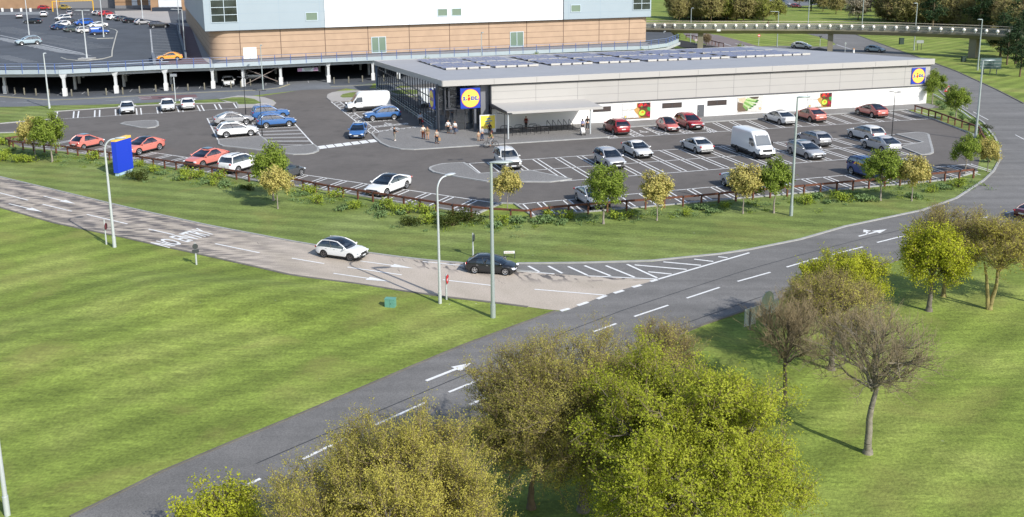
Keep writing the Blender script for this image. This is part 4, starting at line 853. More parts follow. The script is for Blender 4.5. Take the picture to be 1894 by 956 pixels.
# hanging banner under the deck
bn = thing('height_banner', 'pink striped white banner hanging under the deck entrance', 'banner', (-37.8, 178.4, 0))
def B_(v): return Vector((-1.9+v.x*3.6, v.x*1.15, v.z+2.15)) + Vector((0, v.y, 0))
mb = MB(); mb.box(0, 1, 0, .05, 0, .62, T=B_); mb.build('board', M('banner_white', '#c9cfd4', .6), bn)
mb = MB()
for k in range(4):
    for x0 in (.0, .78): a = x0+k*.055; mb.add([B_(Vector((x, -.012, z))) for x, z in ((a, .0), (a+.028, .0), (a+.052, .62), (a+.024, .62))], [(0, 1, 2, 3)])
mb.build('pink_stripe', M('banner_pink', '#b2408f', .6), bn)
mb = MB()
for z0, x0, x1 in ((.36, .3, .7), (.14, .36, .64)): mb.add([B_(Vector((x, -.012, z))) for x, z in ((x0, z0), (x1, z0), (x1, z0+.14), (x0, z0+.14))], [(0, 1, 2, 3)])
mb.build('banner_writing', M('banner_text', '#8f9a8c', .6), bn)
mb = MB(); mb.tube([B_(Vector((.1, .02, .62))), B_(Vector((.1, .02, 1.45)))], .02, 4); mb.tube([B_(Vector((.9, .02, .62))), B_(Vector((.9, .02, 1.45)))], .02, 4); mb.build('hanger', STEEL, bn)

# ------------------------------------------------------------------ footbridge
BC = M('bridge_concrete', '#827c6a', .85, var=.15, vscale=.25); BR2 = M('bridge_parapet', '#5d5f5c', .8, var=.15, vscale=.6); BH = M('bridge_handrail', '#c9bda6', .6)
path = [at(1165, 60.2, 4.3), at(1230, 61.0, 4.3), at(1296, 62, 4.3), at(1420, 62.3, 4.3), at(1537, 63, 4.3), at(1660, 66, 4.3), at(1796, 71.5, 4.3), at(1875, 76.5, 4.3)]
base = path[3].copy(); base.z = 0
br = thing('footbridge', 'long concrete footbridge with handrails and a row of white lamps', 'bridge', base)
def bc(mb, n, m, par=br, **k): return child(mb, n, m, par, **k)
def sect(mb, prof):
    L = []
    for i, p in enumerate(path):
        d = path[min(i+1, len(path)-1)]-path[max(i-1, 0)]; d.z = 0; d.normalize(); n = Vector((-d.y, d.x, 0)); n = n if n.y > 0 else -n
        L += [(p.x+n.x*q, p.y+n.y*q, z) for q, z in prof]
    k = len(prof); return mb.add(L, [(i*k+j, (i+1)*k+j, (i+1)*k+(j+1) % k, i*k+(j+1) % k) for i in range(len(path)-1) for j in range(k)]+[tuple(range(k)), tuple(range(len(L)-k, len(L)))])
mb = MB(); sect(mb, [(.9, 4.25), (4.1, 4.25), (5, 5.05), (5, 5.4), (0, 5.4), (0, 5.05)]); bc(mb, 'deck', BC)
mb = MB(); sect(mb, [(.1, 5.4), (.1, 6.55), (.16, 6.55), (.16, 5.4)]); sect(mb, [(4.84, 5.4), (4.84, 6.55), (4.9, 6.55), (4.9, 5.4)])
def lattice(name):
    m = bpy.data.materials.new(name); m.use_nodes = True; t = m.node_tree; b = t.nodes['Principled BSDF']; b.inputs['Base Color'].default_value = (*lin('#85877f'), 1); b.inputs['Alpha'].default_value = .45; b.inputs['Roughness'].default_value = .6; return m
bc(mb, 'parapet', lattice('mesh_parapet'))
mb = MB(); sect(mb, [(.04, 6.55), (.04, 6.68), (.22, 6.68), (.22, 6.55)]); sect(mb, [(4.78, 6.85), (4.78, 6.95), (4.92, 6.95), (4.92, 6.85)]); bc(mb, 'handrail', BH)
mb = MB()
for z0 in (5.75, 6.15): sect(mb, [(.02, z0), (.02, z0+.06), (.08, z0+.06), (.08, z0)])
bc(mb, 'rail', M('bridge_rail', '#8a8c88', .6))
for p_ in ((1296, 82, 1.1), (1537, 93.5, 1.0), (1796, 112, 1.3)):
    i = [2, 4, 6][[1296, 1537, 1796].index(p_[0])]; q = path[i]; d = (path[i+1]-path[i-1]); d.z = 0; d.normalize(); n = Vector((-d.y, d.x, 0)); n = n if n.y > 0 else -n; c = q+n*2.5
    mb = MB(); r_ = p_[2]; mb.prism([(c.x+d.x*a*r_*.6+n.x*b*1.1, c.y+d.y*a*r_*.6+n.y*b*1.1) for a, b in ((-1, -1), (1, -1), (1, 1), (-1, 1))], 0, 4.3); bc(mb, 'pier', BC)
WG = M('lamp_glass', '#f2ece4', .3); pl_ = 0.; seg = [(path[i+1]-path[i]).length for i in range(len(path)-1)]; tot = sum(seg); NL = 36
lampmb = None
for k in range(NL):
    s = tot*(k+.5)/NL; i = 0
    while s > seg[i] and i < len(seg)-1: s -= seg[i]; i += 1
    q = path[i].lerp(path[i+1], s/seg[i])
    if lampmb is None:
        mb = MB(); mb.ball((0, 0, .08), .36, .36, .38, 10); lo1 = mb.build('lamp', WG, br, smooth=True); mb = MB(); mb.box(-.13, .13, -.08, .08, -.5, -.15); lo2 = mb.build('lamp_bracket', M('bracket_grey', '#9aa3a6', .5), lo1); lampmb = (lo1, lo2)
        l = lo1
    else:
        l = lampmb[0].copy(); COL.objects.link(l); l2 = lampmb[1].copy(); COL.objects.link(l2); l2.parent = l
    l.location = Vector((q.x-.05, q.y-.1, 6.1))-br.location
mb = MB(); c = at(1329, 55.5, 5.2); mb.box(c.x-.45, c.x+.45, c.y-.3, c.y-.22, 4.95, 5.45); bc(mb, 'bridge_plate', M('plate_white', '#d8d8d4', .6))
# ------------------------------------------------------------------ vehicles
def paint(n, c, metal=0.): return M('paint_'+n, c, .28, metal, coat=.8, spec=.5)
WHT = paint('white', (.74, .74, .73)); PEARL = paint('pearl', (.62, .615, .60)); SILV = paint('silver', (.47, .47, .48), .25); LGREY = paint('light_grey', (.36, .36, .37), .2); DGREY = paint('dark_grey', (.09, .095, .1), .3)
BLK = paint('black', (.012, .013, .015)); NAVY = paint('navy', (.02, .05, .13)); BLUE = paint('blue', (.045, .14, .36), .1); BLUE2 = paint('deep_blue', (.025, .07, .22), .1); RED = paint('red', (.42, .025, .03)); CRIM = paint('crimson', (.33, .02, .025))
CORAL = paint('coral', (.62, .19, .15)); CORAL2 = paint('dusty_red', (.52, .13, .11)); ORNG = paint('amber', (.72, .31, .035)); GOLD = paint('gold', (.36, .26, .04)); GREEN = paint('grey_green', (.1, .125, .115), .2); ICE = paint('ice_blue', (.33, .42, .47), .2); VBLUE = paint('vivid_blue', (.02, .1, .42))
CGLASS = clear_glass('car_glass', (.42, .44, .46), .6); TYRE = M('tyre', (.012, .012, .012), .85); RIM = M('alloy', (.55, .55, .56), .3, .7); RIMD = M('dark_alloy', (.14, .13, .13), .35, .6); TRIM = M('black_trim', (.022, .022, .023), .6)
HLIGHT = M('headlight_glass', (.62, .66, .7), .1, coat=.6); TLIGHT = M('tail_light_red', (.4, .012, .012), .15, coat=.8); DTAIL = M('smoked_tail_light', (.05, .012, .015), .15, coat=.8); PLATE = M('number_plate', (.62, .63, .64), .5); PLATEY = M('yellow_plate', (.62, .5, .08), .5); CHROME = M('chrome', (.6, .6, .6), .15, .9); BEIGE = M('pale_seat', '#b9ab95', .7)

def interp(pts, x):
    if x <= pts[0][0]: return pts[0][1]
    for (a, b), (c, d) in zip(pts, pts[1:]):
        if x <= c: t = (x-a)/(c-a); return b+(d-b)*t
    return pts[-1][1]
SPEC = {
 # L, W, top profile (x fraction from rear -1 to front 1, z), cabin: rear base, rear top, front top, front base (x), belt z, roof z, wheelbase, wheel radius, clearance
 'sedan': dict(L=4.85, W=1.88, top=[(-1, .6), (-.985, .9), (-.95, 1.03), (-.6, 1.06), (.2, 1.0), (.42, .98), (.7, .91), (.88, .81), (.955, .72), (.985, .6), (1, .42)], cab=(-1.95, -.85, .25, 1.4), belt=.97, roof=1.46, wb=2.9, r=.36, zc=.2, cside=0),
 'limo': dict(L=5.2, W=1.95, top=[(-1, .6), (-.985, .9), (-.955, 1.05), (-.6, 1.08), (.2, 1.03), (.4, 1.0), (.7, .94), (.88, .85), (.955, .76), (.985, .64), (1, .42)], cab=(-2.1, -.95, .4, 1.5), belt=1.0, roof=1.52, wb=3.15, r=.375, zc=.2, cside=0),
 'hatch': dict(L=4.35, W=1.82, top=[(-1, .5), (-.985, .88), (-.96, 1.02), (-.6, 1.06), (.3, .99), (.45, .96), (.72, .88), (.88, .78), (.955, .69), (.985, .58), (1, .4)], cab=(-2.1, -1.5, .2, 1.32), belt=.97, roof=1.47, wb=2.68, r=.345, zc=.19, cside=1),
 'mini': dict(L=3.6, W=1.65, top=[(-1, .5), (-.98, .8), (-.93, .93), (-.5, .96), (.35, .95), (.5, .93), (.78, .86), (.92, .74), (.98, .6), (1, .4)], cab=(-1.7, -1.05, .15, 1.12), belt=.9, roof=1.48, wb=2.3, r=.295, zc=.18, cside=1),
 'estate': dict(L=4.85, W=1.88, top=[(-1, .5), (-.985, .88), (-.96, 1.02), (-.6, 1.05), (.3, 1.0), (.42, .98), (.7, .92), (.88, .83), (.955, .75), (.985, .62), (1, .42)], cab=(-2.34, -1.75, .2, 1.38), belt=.98, roof=1.49, wb=2.9, r=.36, zc=.19, cside=0),
 'suv': dict(L=4.72, W=1.92, top=[(-1, .6), (-.985, 1.0), (-.955, 1.12), (-.6, 1.14), (.3, 1.12), (.42, 1.1), (.7, 1.06), (.88, .97), (.955, .87), (.985, .74), (1, .46)], cab=(-2.27, -1.75, .2, 1.25), belt=1.09, roof=1.69, wb=2.8, r=.38, zc=.24, cside=0),
 'boxy': dict(L=4.75, W=1.92, top=[(-1, .6), (-.99, 1.02), (-.965, 1.16), (-.6, 1.17), (.3, 1.16), (.42, 1.14), (.8, 1.1), (.94, 1.02), (.99, .82), (1, .5)], cab=(-2.29, -2.0, .25, 1.1), belt=1.11, roof=1.76, wb=2.85, r=.38, zc=.25, cside=0),
 'coupe_suv': dict(L=4.8, W=1.96, top=[(-1, .6), (-.985, .98), (-.95, 1.12), (-.6, 1.13), (.3, 1.08), (.42, 1.05), (.7, 1.0), (.88, .91), (.955, .82), (.985, .7), (1, .46)], cab=(-2.2, -1.05, .2, 1.35), belt=1.06, roof=1.6, wb=2.85, r=.385, zc=.23, cside=1),
}
WHEEL_CACHE = {}
def wheel(par, x, y, r, dark, side):
    key = (r, dark)
    if key not in WHEEL_CACHE:
        T = Matrix.Rotation(math.pi/2, 4, 'X'); wd = .225
        mb = MB(); mb.lathe([(r*.66, wd*.42), (r*.93, wd*.5), (r, wd*.36), (r, -wd*.36), (r*.93, -wd*.5), (r*.66, -wd*.42)], 22, T); mb.lathe([(r*.66, wd*.3), (.001, wd*.3)], 18, T); mb.lathe([(r*.66, -wd*.3), (.001, -wd*.3)], 18, T); me = mb
        a = mb.build('tyre', TYRE, smooth=True, ang=30)
        mb = MB(); s = 1
        for s in (1, -1):
            mb.lathe([(r*.68, s*wd*.40), (r*.66, s*wd*.47), (r*.57, s*wd*.42), (r*.57, s*wd*.33)], 22, T)
            for k in range(5):
                A_ = 2*math.pi*k/5+.3; c, d = math.cos(A_), math.sin(A_); h = s*wd*.42
                mb.add([(c*r*.08-d*r*.1, h, d*r*.08+c*r*.1), (c*r*.08+d*r*.1, h, d*r*.08-c*r*.1), (c*r*.6+d*r*.075, h*.93, d*r*.6-c*r*.075), (c*r*.6-d*r*.075, h*.93, d*r*.6+c*r*.075)], [(0, 1, 2, 3)])
            mb.lathe([(r*.16, s*wd*.43), (.001, s*wd*.45)], 12, T)
        b = mb.build('rim', RIMD if dark else RIM); WHEEL_CACHE[key] = (a.data, b.data); bpy.data.objects.remove(a); bpy.data.objects.remove(b)
    w_ = bpy.data.objects.new('wheel', WHEEL_CACHE[key][0]); COL.objects.link(w_); w_.parent = par; w_.location = (x, y, r); w_['tag0'] = 0; del w_['tag0']
    q = bpy.data.objects.new('rim', WHEEL_CACHE[key][1]); COL.objects.link(q); q.parent = w_
def build_car(kind, pm, roof=None, tails=TLIGHT, dark_rims=False, rails=False, clad=False, yplate=False, front_l=HLIGHT, grille='bar', sun=False):
    S = SPEC[kind]; L, W_ = S['L'], S['W']; h = L/2; zc, r = S['zc'], S['r']; xw = S['wb']/2; fx = .04
    t = thing('car', None, 'car')
    ra = r*1.13; N_ = 64; xs_ = sorted(set([-h*(1-.5*(1-math.cos(math.pi*i/N_))*2) for i in range(N_+1)]+[s*xw+fx+ra*q for s in (-1, 1) for q in (-1.02, -.99, .99, 1.02)]))
    mb = MB(); prof = []; K = 9
    for x in xs_:
        f = x/h; zt = interp(S['top'], f); tap = 1-.17*abs(f)**6-.05*abs(f)**3; hw = W_/2*tap
        zb = zc+.1*max(0, (abs(f)-.86)/.14)**1.5+(.04 if abs(f) > .9 else 0); inarch = False; za = 0
        for s in (-1, 1):
            dx = x-(s*xw+fx)
            if abs(dx) <= ra: za = r+math.sqrt(ra*ra-dx*dx)*.99-.01; inarch = True
        zs = min(zt-.14, max(.62*zt, zb+.2)); zl = zb+.14
        pts = [(0, zt), (.55*hw, zt-.008), (.86*hw, zt-.035), (.955*hw, zt-.1), (hw, max(zs, za+.02)), (hw*.995, max(zl+.1, za)), (hw*.985, max(zl, za)), (hw*.93 if not inarch else hw*.62, max(zb, za) if inarch else zb), (0, zb if not inarch else zb)]
        if abs(f) > .93:
            k_ = (abs(f)-.93)/.07; pts = [(a*(1-.05*k_*k_), b) for a, b in pts]
        prof.append(pts)
    n = len(xs_)
    for x, pts in zip(xs_, prof):
        for a, b in pts: mb.v.append((x, a, b))
        for a, b in pts[1:-1]: mb.v.append((x, -a, b))
    R_ = 2*K-2
    def idx(i, j): return i*R_+j if j < K else i*R_+K+(j-K)
    ring = list(range(K))+[K+q for q in range(K-3, -1, -1)]
    for i in range(n-1):
        for q in range(R_):
            j0, j1 = ring[q], ring[(q+1) % R_]; low = q in (5, 6, 7, 8, 9, 10) if not clad else q in (5, 6, 7, 8, 9, 10)
            mb.f.append((i*R_+j0, (i+1)*R_+j0, (i+1)*R_+j1, i*R_+j1)); mb.mi.append(1 if q in (6, 7, 8, 9) or (clad and q in (5, 10)) else 0)
    mb.f.append(tuple(ring)); mb.mi.append(0); mb.f.append(tuple((n-1)*R_+j for j in ring[::-1])); mb.mi.append(0)
    body = mb.build('body', [pm, TRIM], t, smooth=True, ang=38)
    # dark arch liners
    mb = MB()
    for s in (-1, 1): mb.box(s*xw+fx-ra*.96, s*xw+fx+ra*.96, -W_*.3, W_*.3, zc+.02, r+ra*.9)
    mb.box(-h*.9, h*.9, -W_*.42, W_*.42, zc-.04, zc+.06); mb.build('underbody', TRIM, t)
    # cabin
    xb0, xr0, xr1, xb1 = S['cab']; zb_, zr = S['belt'], S['roof']; wb_, wr_ = W_/2*.93, W_/2*.70
    def loop(x0, x1, w_, z_, cf, cr):
        P_ = []
        for q in range(5): y = -w_+2*w_*q/4; P_.append((x1-cf*(y/w_)**2, y, z_))
        for q in (1, 2, 3): P_.append((x1-cf+(x0+cr-x1+cf)*q/4, w_, z_))
        for q in range(5): y = w_-2*w_*q/4; P_.append((x0+cr*(y/w_)**2, y, z_))
        for q in (1, 2, 3): P_.append((x0+cr+(x1-cf-x0-cr)*q/4, -w_, z_))
        return P_
    lv = []
    for q in (0, .33, .66, 1):
        e = q+.12*math.sin(math.pi*q)*.5; e2 = q**1.25
        lv.append(loop(xb0+(xr0-xb0)*(q*.92+.08*q*q), xb1+(xr1-xb1)*(q*.95+.05*q*q), wb_+(wr_-wb_)*e2, zb_-.03+(zr-zb_+.0)*e*(1 if q < 1 else 1), .2, .16))
    tx = [p[0] for p in lv[-1]]; tc, th_ = (max(tx)+min(tx))/2, (max(tx)-min(tx))/2
    lv[-1] = [(x, y, z_-.085*((x-tc)/th_)**2) for x, y, z_ in lv[-1]]; lv[-2] = [(x, y*1.015, z_-.03*((x-tc)/th_)**2) for x, y, z_ in lv[-2]]
    def facem(sel, name, mat):
        mb_ = MB()
        for a, b in zip(lv, lv[1:]):
            for q in sel: mb_.quad(a[q], a[(q+1) % 16], b[(q+1) % 16], b[q])
        return mb_.build(name, mat, t, smooth=True, ang=30)
    facem(range(0, 4), 'windscreen', CGLASS); facem(range(8, 12), 'rear_window', CGLASS)
    sl_ = [4, 5, 6] + ([] if S['cside'] else [7]); sr_ = [13, 14, 15]+([] if S['cside'] else [12])
    facem(sl_, 'side_window', CGLASS); facem(sr_, 'side_window', CGLASS)
    if S['cside']: facem([7], 'quarter_panel', pm); facem([12], 'quarter_panel', pm)
    mb = MB()
    for q in (0, 4, 8, 12): mb.tube([Vector(l[q])*1.0 for l in lv], .055, 6)
    for s0, s1 in ((0, -1),):
        for a, b in ((4, 8), (12, 16)): mb.tube([Vector(lv[-1][q % 16])+Vector((0, 0, -.01)) for q in range(a, b+1)], .05, 6)
    mb.build('pillar', pm, t, smooth=True)
    for q in (6, 14): mb = MB(); mb.bar(Vector(lv[0][q]), Vector(lv[-1][q]), .1, .045); mb.build('door_pillar', TRIM, t)
    mb = MB(); tp = lv[-1]; cx = sum(p[0] for p in tp)/16
    R2 = [(cx+(p[0]-cx)*.93, p[1]*.9, p[2]+.04) for p in tp]; R3 = [(cx+(p[0]-cx)*.6, p[1]*.55, zr+.05) for p in tp]
    ex = [(cx+(p[0]-cx)*1.03, p[1]*1.03, p[2]-.015) for p in tp]
    o0 = len(mb.v); mb.v += ex+R2+R3+[(cx, 0, zr+.068)]
    for a in range(2):
        for q in range(16): mb.f.append((a*16+q, a*16+(q+1) % 16, (a+1)*16+(q+1) % 16, (a+1)*16+q)); mb.mi.append(0)
    for q in range(16): mb.f.append((32+q, 32+(q+1) % 16, 48)); mb.mi.append(0)
    mb.build('roof', roof or pm, t, smooth=True, ang=50)
    if sun: mb = MB(); mb.box(cx-.25, cx+.55, -.45, .45, zr+.04, zr+.074); mb.build('sunroof', CGLASS, t)
    if rails:
        for s in (-1, 1): mb = MB(); mb.tube([(xr0+.2, s*wr_*.86, zr+.03), (xr0+.35, s*wr_*.86, zr+.1), (xr1-.35, s*wr_*.86, zr+.1), (xr1-.15, s*wr_*.86, zr+.03)], .028, 6); mb.build('roof_rail', CHROME if rails == 'c' else TRIM, t)
    sm_ = M('pale_interior', '#a99c88', .8) if (L*7+W_*3) % .2 < .11 else M('dark_interior', '#3a3634', .8); za_ = zb_-.06
    for sy in (-1, 1): mb = MB(); mb.box(-.2, -.02, sy*W_*.2-.22, sy*W_*.2+.22, za_, zb_+.2); mb.box(-.17, -.06, sy*W_*.2-.12, sy*W_*.2+.12, zb_+.22, zb_+.38); mb.build('front_seat', sm_, t)
    mb = MB(); mb.box(max(xb0+.5, -1.2), max(xb0+.65, -1.05), -W_*.36, W_*.36, za_, zb_+.2); mb.build('rear_seat', sm_, t)
    mb = MB(); mb.box(xb0+.25, xb1-.35, -W_*.38, W_*.38, zb_-.08, zb_-.025); mb.box(xb1-.75, xb1-.4, -W_*.37, W_*.37, zb_-.03, zb_+.03); mb.build('dashboard', TRIM, t)
    # wheels, lamps, mirrors, trim
    for sx in (-1, 1):
        for sy in (-1, 1): wheel(t, sx*xw+fx, sy*(W_/2-.125), r, dark_rims, sy)
    ztf, zmid = interp(S['top'], .93), interp(S['top'], .985)
    for s in (-1, 1):
        mb = MB(); y = s*W_*.36; mb.ball((h*.955, y, ztf-.13), .16, .19, .085, 10); mb.build('headlight', front_l, t, smooth=True)
        ztr = interp(S['top'], -.955)
        mb = MB(); mb.ball((-h*.965, s*W_*.385, ztr-.15), .1, .15, .1 if tails is TLIGHT else .06, 8); mb.build('tail_light', tails, t, smooth=True)
        mb = MB(); xm = xb1-.32; mb.ball((xm, s*(W_/2+.07), zb_+.06), .09, .12, .075, 8); mb.build('mirror', pm, t, smooth=True)
        mb = MB()
        for xx in (-.18, -1.05): mb.box(xx-.1, xx+.08, s*W_/2*.985-.012, s*W_/2*.985+.022, zb_-.17, zb_-.14)
        mb.build('door_handle', CHROME, t)
    mb = MB(); gh = .2 if kind in ('suv', 'boxy', 'coupe_suv') else .13
    if grille == 'bar': mb.box(h*.975, h+.012, -W_*.24, W_*.24, zmid-.14-gh*.4, zmid-.03+gh*.25)
    else: mb.box(h*.97, h+.014, -W_*.28, W_*.28, zmid-.24, zmid+.06)
    mb.box(h*.97, h+.008, -W_*.33, W_*.33, zc+.1, zc+.2); mb.build('grille', TRIM, t)
    mb = MB(); mb.box(h*.985, h+.022, -.25, .25, zc+.2, zc+.31); mb.build('number_plate', PLATE, t); mb = MB(); mb.box(-h-.012, -h*.985, -.25, .25, .62*interp(S['top'], -.95), .62*interp(S['top'], -.95)+.11); mb.build('number_plate', PLATEY if yplate else PLATE, t)
    mb = MB(); mb.box(-h-.008, -h*.97, -W_*.36, W_*.36, zc+.08, zc+.2); mb.build('rear_bumper_trim', TRIM, t)
    return t
def build_van(pm, small=False):
    t = thing('van', None, 'van')
    if small: L, W_, H_, wb, r, zc = 4.4, 1.8, 1.82, 2.7, .32, .22; top = [(-1, .8), (-.985, 1.7), (-.95, 1.8), (.1, 1.82), (.18, 1.79), (.45, 1.12), (.52, 1.06), (.85, .94), (.95, .8), (1, .5)]
    else: L, W_, H_, wb, r, zc = 5.95, 2.02, 2.62, 3.66, .36, .26; top = [(-1, .9), (-.992, 2.45), (-.97, 2.58), (-.9, 2.62), (.28, 2.66), (.4, 2.56), (.5, 2.3), (.72, 1.36), (.76, 1.28), (.9, 1.14), (.96, .95), (1, .55)]
    h = L/2; xw = wb/2; ra = r*1.12; fx = .16 if not small else .05
    xs_ = sorted(set([-h+L*i/70 for i in range(71)]+[q*h for q, _ in top])); mb = MB(); K = 9; prof = []
    for x in xs_:
        f = x/h; zt = interp(top, f); hw = W_/2*(1-.12*max(0, f)**6-.02*abs(f)**8); za = 0; ia = False; zb = zc+.05*max(0, (abs(f)-.9)/.1)
        for s in (-1, 1):
            dx = x-(s*xw+fx)
            if abs(dx) <= ra: za = r+math.sqrt(ra*ra-dx*dx)-.01; ia = True
        inn = .10 if zt > 1.5 else 0; zs = max(min(zt-.15, 1.15), za+.03)
        prof.append([(0, zt), ((.6-inn)*hw, zt-.01), ((.88-inn*.6)*hw, zt-.05), ((.96-inn*.5)*hw, zt-.14), (hw*.995, zs), (hw, max(zc+.34, za)), (hw*.99, max(zc+.12, za)), (hw*(.6 if ia else .93), max(zb, za) if ia else zb), (0, zb)])
    n = len(xs_); R_ = 2*K-2; ring = list(range(K))+[K+q for q in range(K-3, -1, -1)]
    for x, pts in zip(xs_, prof):
        for a, b in pts: mb.v.append((x, a, b))
        for a, b in pts[1:-1]: mb.v.append((x, -a, b))
    for i in range(n-1):
        for q in range(R_): j0, j1 = ring[q], ring[(q+1) % R_]; mb.f.append((i*R_+j0, (i+1)*R_+j0, (i+1)*R_+j1, i*R_+j1)); mb.mi.append(1 if q in (5, 6, 7, 8, 9, 10) or (xs_[i] > h*.93 and q in (4, 11)) else 0)
    mb.f.append(tuple(ring)); mb.mi.append(0); mb.f.append(tuple((n-1)*R_+j for j in ring[::-1])); mb.mi.append(1)
    mb.build('body', [pm, TRIM], t, smooth=True, ang=35)
    mb = MB()
    for s in (-1, 1): mb.box(s*xw+fx-ra*.95, s*xw+fx+ra*.95, -W_*.3, W_*.3, zc, r+ra*.9)
    mb.build('underbody', TRIM, t)
    for sx in (-1, 1):
        for sy in (-1, 1): wheel(t, sx*xw+fx, sy*(W_/2-.13), r, not small, sy)
    x0, x1 = (.485*h, .735*h) if not small else (.2*h, .46*h); z0, z1 = interp(top, x0/h), interp(top, x1/h)
    mb = MB(); nn = 6
    for i in range(nn):
        a, b = x0+(x1-x0)*i/nn, x0+(x1-x0)*(i+1)/nn; za_, zb_ = interp(top, a/h)+.012, interp(top, b/h)+.012; wa, wb2 = W_/2*(.74+.1*i/nn), W_/2*(.74+.1*(i+1)/nn)
        for q in range(4):
            ya, yb = -1+q*.5, -.5+q*.5; d = lambda y: -.03*y*y
            mb.quad((a, ya*wa, za_+d(ya)), (b, ya*wb2, zb_+d(ya)), (b, yb*wb2, zb_+d(yb)), (a, yb*wa, za_+d(yb)))
    mb.build('windscreen', CGLASS, t, smooth=True)
    for s in (-1, 1):
        zt_ = 1.98 if not small else 1.6; zl_ = 1.3 if not small else 1.08; xa, xb_ = (.28*h, .5*h) if not small else (-.1*h, .2*h)
        mb = MB(); yy = s*(W_/2*.985); yt = s*(W_/2*.955); mb.quad((xa, yy+s*.012, zl_), (xb_+.5*(1 if not small else .6), yy+s*.008, zl_), (xb_+.05, yt+s*.012, zt_), (xa, yt+s*.012, zt_)); mb.build('side_window', CGLASS, t)
        mb = MB(); xm = xb_+.3; mb.box(xm-.08, xm+.08, s*(W_/2+.02)-.0, s*(W_/2+.2), zl_-.02, zl_+.3); mb.build('mirror', TRIM, t)
        mb = MB(); mb.ball((h*.93, s*W_*.39, 1.02 if not small else .82), .16, .13, .13, 8); mb.build('headlight', HLIGHT, t, smooth=True)
        mb = MB(); mb.box(-h-.01, -h+.06, s*W_*.44-.06, s*W_*.44+.06, .9, 1.5 if not small else 1.25); mb.build('tail_light', TLIGHT, t)
        mb = MB(); mb.box(-h*.88, .26*h, s*W_/2-.01, s*W_/2+.018, .62, .7) ; mb.build('rubbing_strip', TRIM, t)
        mb = MB(); mb.box(xa+.1, xa+.28, s*(W_/2)-.01, s*(W_/2)+.025, 1.12 if not small else .95, 1.16 if not small else .99); mb.build('door_handle', TRIM, t)
    mb = MB(); mb.box(h*.9, h*.975, -W_*.26, W_*.26, .78 if not small else .6, 1.02 if not small else .82); mb.box(h*.975, h+.01, -.6, .6, .4, .62); mb.build('grille', TRIM, t)
    mb = MB(); mb.box(h*.99, h+.02, -.26, .26, .55, .66); mb.build('number_plate', PLATE, t)
    return t
CARC = {}
def car(key, label, loc, rz, scale=1.12, **kw):
    """key = (kind, paint, options...): the first of a kind is built, later ones are copies"""
    k = (key[0], key[1].name, tuple(sorted((a, str(b)) for a, b in kw.items())))
    if k not in CARC:
        o = build_van(key[1], **kw) if key[0] == 'van' else build_car(key[0], key[1], **kw); CARC[k] = o
    else: o = copy_tree(CARC[k])
    if key[0] == 'van': o['category'] = 'van'
    return place(o, label, loc, rz, scale)
RW = math.atan2(VY, VX); RU = math.atan2(UY, UX)           # heading towards the road / along the store
def store_car(key, label, u, w_, away=False, z=.014, **kw): return car(key, label, P(u, w_, z), RW+(math.pi if away else 0)+random.uniform(-.015, .015), **kw)
NZ = dict()
# row against the store wall
store_car(('suv', CRIM), 'crimson SUV nosed up to the store wall beside the canopy', .75, 7.3, True, rails='c')
store_car(('mini', CORAL2), 'small dusty red hatchback with black roof under the first poster', 7.9, 7.9, roof=BLK)
store_car(('suv', CRIM), 'crimson SUV facing out in front of the grey door of the store', 11.4, 7.2, rails='c')
store_car(('limo', PEARL), 'white saloon parked nose to the store wall between the asparagus poster and the tall lamp', 25.0, 7.6, True, sun=True, tails=DTAIL)
store_car(('coupe_suv', CORAL), 'coral red coupe SUV nosed to the store wall under the last poster', 30.0, 7.4, True, tails=DTAIL, clad=True)
store_car(('coupe_suv', CORAL2), 'dusty red coupe SUV with dark roof under the far logo sign', 40.3, 7.0, True, roof=BLK, tails=DTAIL, clad=True)
# middle rows
store_car(('boxy', PEARL), 'pearl white boxy SUV facing the road beside the left paved island', -18.65, 22.7, grille='big')
store_car(('suv', SILV), 'silver SUV with big black grille straddling two bays behind the tallest green tree', -7.8, 26.0, grille='big')
store_car(('sedan', PEARL), 'white saloon facing the road, left of the two white saloons in the middle row', -2.55, 21.6)
store_car(('sedan', PEARL), 'white saloon showing its bright red tail lamps in the middle row', 5.2, 21.6, True)
o = store_car(('van', WHT), 'tall white panel van facing the road in the middle of the car park', 10.4, 25.6)
store_car(('estate', LGREY), 'grey estate car with its tail to the road in the middle row', 20.7, 22.2, True, sun=True, tails=DTAIL)
store_car(('estate', SILV), 'silver estate car facing the road beside the tall green lamp post', 15.6, 28.4, sun=True)
store_car(('suv', PEARL), 'pearl white SUV with red tail lamps next to the right paved island', 28.4, 22.0, True)
store_car(('coupe_suv', SILV), 'silver coupe SUV with black rear window beside the right paved island', 25.8, 28.4, True, tails=DTAIL)
# lower right row along the fence
store_car(('sedan', SILV), 'silver saloon half hidden behind the tallest green tree at the fence', -15.7, 41.2)
store_car(('sedan', SILV), 'silver saloon half hidden behind a yellow tree in the lower row', .5, 40.2)
store_car(('boxy', BLUE2), 'deep blue SUV behind the green tree at the right end of the fence', 15.8, 39.7, rails='b')
store_car(('sedan', LGREY), 'grey saloon screened by the yellow tree near the right end of the fence', 20.1, 40.4)
